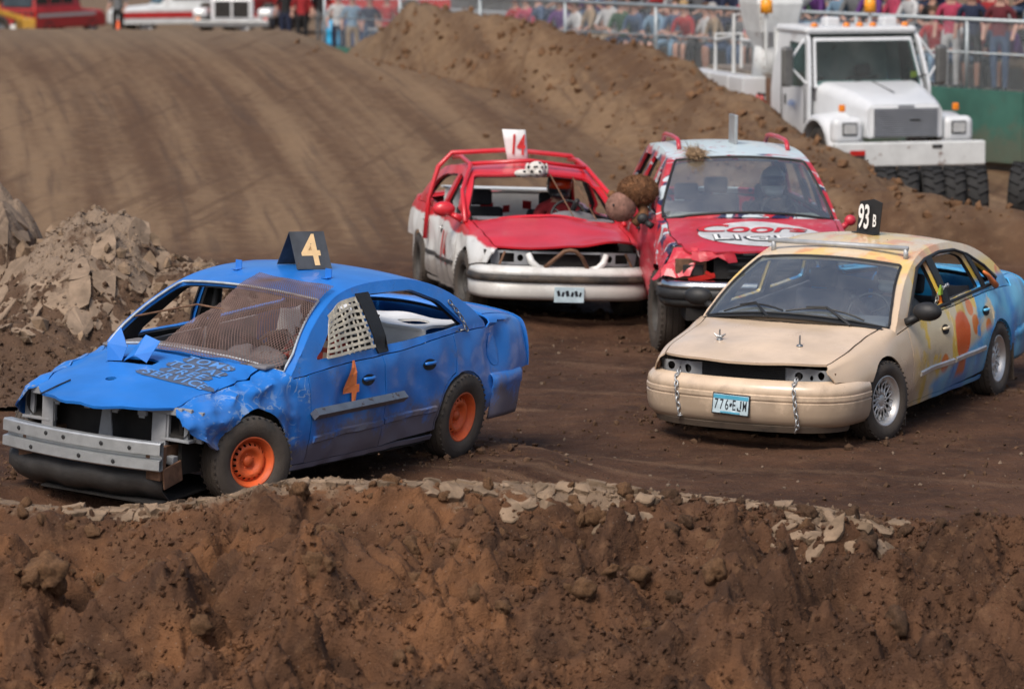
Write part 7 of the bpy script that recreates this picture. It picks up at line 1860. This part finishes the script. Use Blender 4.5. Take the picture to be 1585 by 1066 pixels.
for me in CM: me.materials.append(m_clod)
CM2 = [clod_mesh(i * 5.1 + 2, 3, .55) for i in range(6)]
for me in CM2: me.materials.append(m_clod2)
big = [(60, 895, .125), (480, 890, .085), (1112, 893, .09), (25, 800, .05), (1400, 975, .10), (640, 905, .06), (950, 890, .06), (905, 930, .07), (1045, 935, .05), (735, 930, .055), (300, 985, .07)]
def ground_at(u, v):
    """march the viewing ray to the ground"""
    dx = (u - 792.5) / FPX; dz = -math.tan(R(PITCH) + math.atan((v - 533) / FPX))
    for y in np.arange(20.5, 26, .03):
        if hz(dx * y * 1.0, y) > CAMZ + dz * y: return dx * y, y
    return dx * 24, 24.0
for i in range(245):
    if i < len(big): (x, y), r_ = ground_at(big[i][0], big[i][1]), big[i][2]
    else:
        x, d = rn.uniform(-3.2, 3.4), -abs(rn.gauss(0, 1.1)) - .05; y = float(berm_crest(np.array(x))) + d; r_ = .016 + rn.random()**3 * .055
    o = bpy.data.objects.new('clod', rn.choice(CM if (x < .8 or rn.random() < .3) else CM2)); C.objects.link(o); o.parent = berm
    o.location = (x, y, hz(x, y) + r_ * .25); o.rotation_euler = (rn.uniform(0, 6), rn.uniform(0, 6), rn.uniform(0, 6)); o.scale = (r_, r_ * rn.uniform(.8, 1.2), r_ * rn.uniform(.7, 1.1))
def crumbs(name, n, sampler, m, parent, seed, detail=1):
    """very many small crumbs as one mesh"""
    rs_ = np.random.RandomState(seed); bm = bmesh.new(); bmesh.ops.create_icosphere(bm, subdivisions=detail, radius=1.0)
    bv = np.array([v.co for v in bm.verts]); bf = np.array([[v.index for v in f.verts] for f in bm.faces]); bm.free()
    X, Y, Rr = sampler(rs_, n); n = len(X); Z = Hg(X, Y)
    V = bv[None] * (1 + .35 * rs_.randn(n, len(bv), 1)) * Rr[:, None, None] * rs_.uniform(.7, 1.2, (n, 1, 3))
    V = V + np.stack([X, Y, Z + Rr * .35], 1)[:, None, :]
    F = (bf[None] + (np.arange(n) * len(bv))[:, None, None]).reshape(-1, 3)
    me = bpy.data.meshes.new(name); me.from_pydata(V.reshape(-1, 3).tolist(), [], F.tolist()); me.materials.append(m)
    o = bpy.data.objects.new(name, me); C.objects.link(o); o['kind'] = 'stuff'
    if parent: o.parent = parent
    return o
def berm_s(bias, rmin, rmax):
    def f(rs_, n):
        X = rs_.uniform(-3.4, 3.6, n); D = -rs_.uniform(-.05, 3.3, n); Y = berm_crest(X) + D
        k = fbm(X * 1.1, Y * 1.1, 3, 171) + bias * (X / 3.4) + .25 * ss(-1.2, -2.4, D); ok = k > rs_.uniform(-.35, .45, n)
        X, Y = X[ok], Y[ok]; return X, Y, rmin + (rmax - rmin) * rs_.rand(len(X))**3
    return f
crumbs('dirt_crumbs', 22000, berm_s(.35, .005, .024), m_berm, berm, 1); crumbs('dirt_crumbs', 11000, berm_s(-.25, .005, .022), m_berm, berm, 2)
def track_s(rs_, n):
    X = rs_.uniform(-5, 6.5, n); Y = 24.9 + 17 * rs_.rand(n)**1.5; return X, Y, .004 + .016 * rs_.rand(n)**4
m_pebble = mat('pale_pebble', (.15, .105, .072), .9, 0, .35, 3, .2)
c1 = crumbs('loose_dirt', 6500, track_s, m_clod2, track, 3, 1); c2 = crumbs('loose_stones', 1100, track_s, m_pebble, track, 4, 1)
def wheel_s(rs_, n):
    k = rs_.randint(0, len(WHEELS), n); X = np.array([WHEELS[i].x for i in k]) + rs_.normal(0, .35, n); Y = np.array([WHEELS[i].y for i in k]) + rs_.normal(0, .35, n)
    return X, Y, .004 + .03 * rs_.rand(n)**4
crumbs('churned_dirt', 2600, wheel_s, m_clod2, track, 8)
def mound_s(rs_, n):
    X = rs_.uniform(-6, -2.4, n); Y = rs_.uniform(31.5, 36.5, n); mm = mound_h(X, Y, False)[1]; ok = (mm > .04) & (mm < 1.3); X, Y = X[ok], Y[ok]; return X, Y, .008 + .05 * rs_.rand(len(X))**5
crumbs('mound_crumbs', 9000, lambda a, n: (lambda q: (q[0], q[1], q[2] * .5))(mound_s(a, n)), m_mound, mound_o, 5); crumbs('mound_stones', 260, lambda a, n: (lambda q: (q[0], q[1], q[2] * 1.8))(mound_s(a, n)), m_crust, mound_o, 6)
def ridge_s(rs_, n):
    Y = rs_.uniform(45, 72, n); X = np.interp(Y, _ry, _rx) + rs_.normal(-.4, 1.0, n); return X, Y, .015 + .06 * rs_.rand(n)**4
crumbs('ridge_clods', 1500, ridge_s, m_clod, slope, 7)
# dirt thrown up by the wheels
q = B()
for i in range(330):
    w_ = WHEELS[rn.choice([0, 1, 2, 3, 4, 5, 6, 7, 8, 9, 10])]
    x_, y, z = w_.x + rn.gauss(.25, .5), w_.y + rn.gauss(.2, .6), w_.z + abs(rn.gauss(0, .28)) + .02
    if i < 60: x_, y, z = rn.uniform(-3, 4), rn.uniform(26, 33), rn.uniform(.3, 2.2)
    c_ = Vector((x_, y, z)); r_ = rn.uniform(.003, .012); vs_ = [c_ + Vector((rn.gauss(0, 1), rn.gauss(0, 1), rn.gauss(0, 1))).normalized() * r_ for _ in range(4)]
    q.add(vs_, [(0, 1, 2), (0, 2, 3), (0, 3, 1), (1, 3, 2)])
fo = q.obj('flying_dirt', m_clod2, None); fo['kind'] = 'stuff'; tag(fo, 'specks of dirt thrown into the air around the cars', 'dirt')
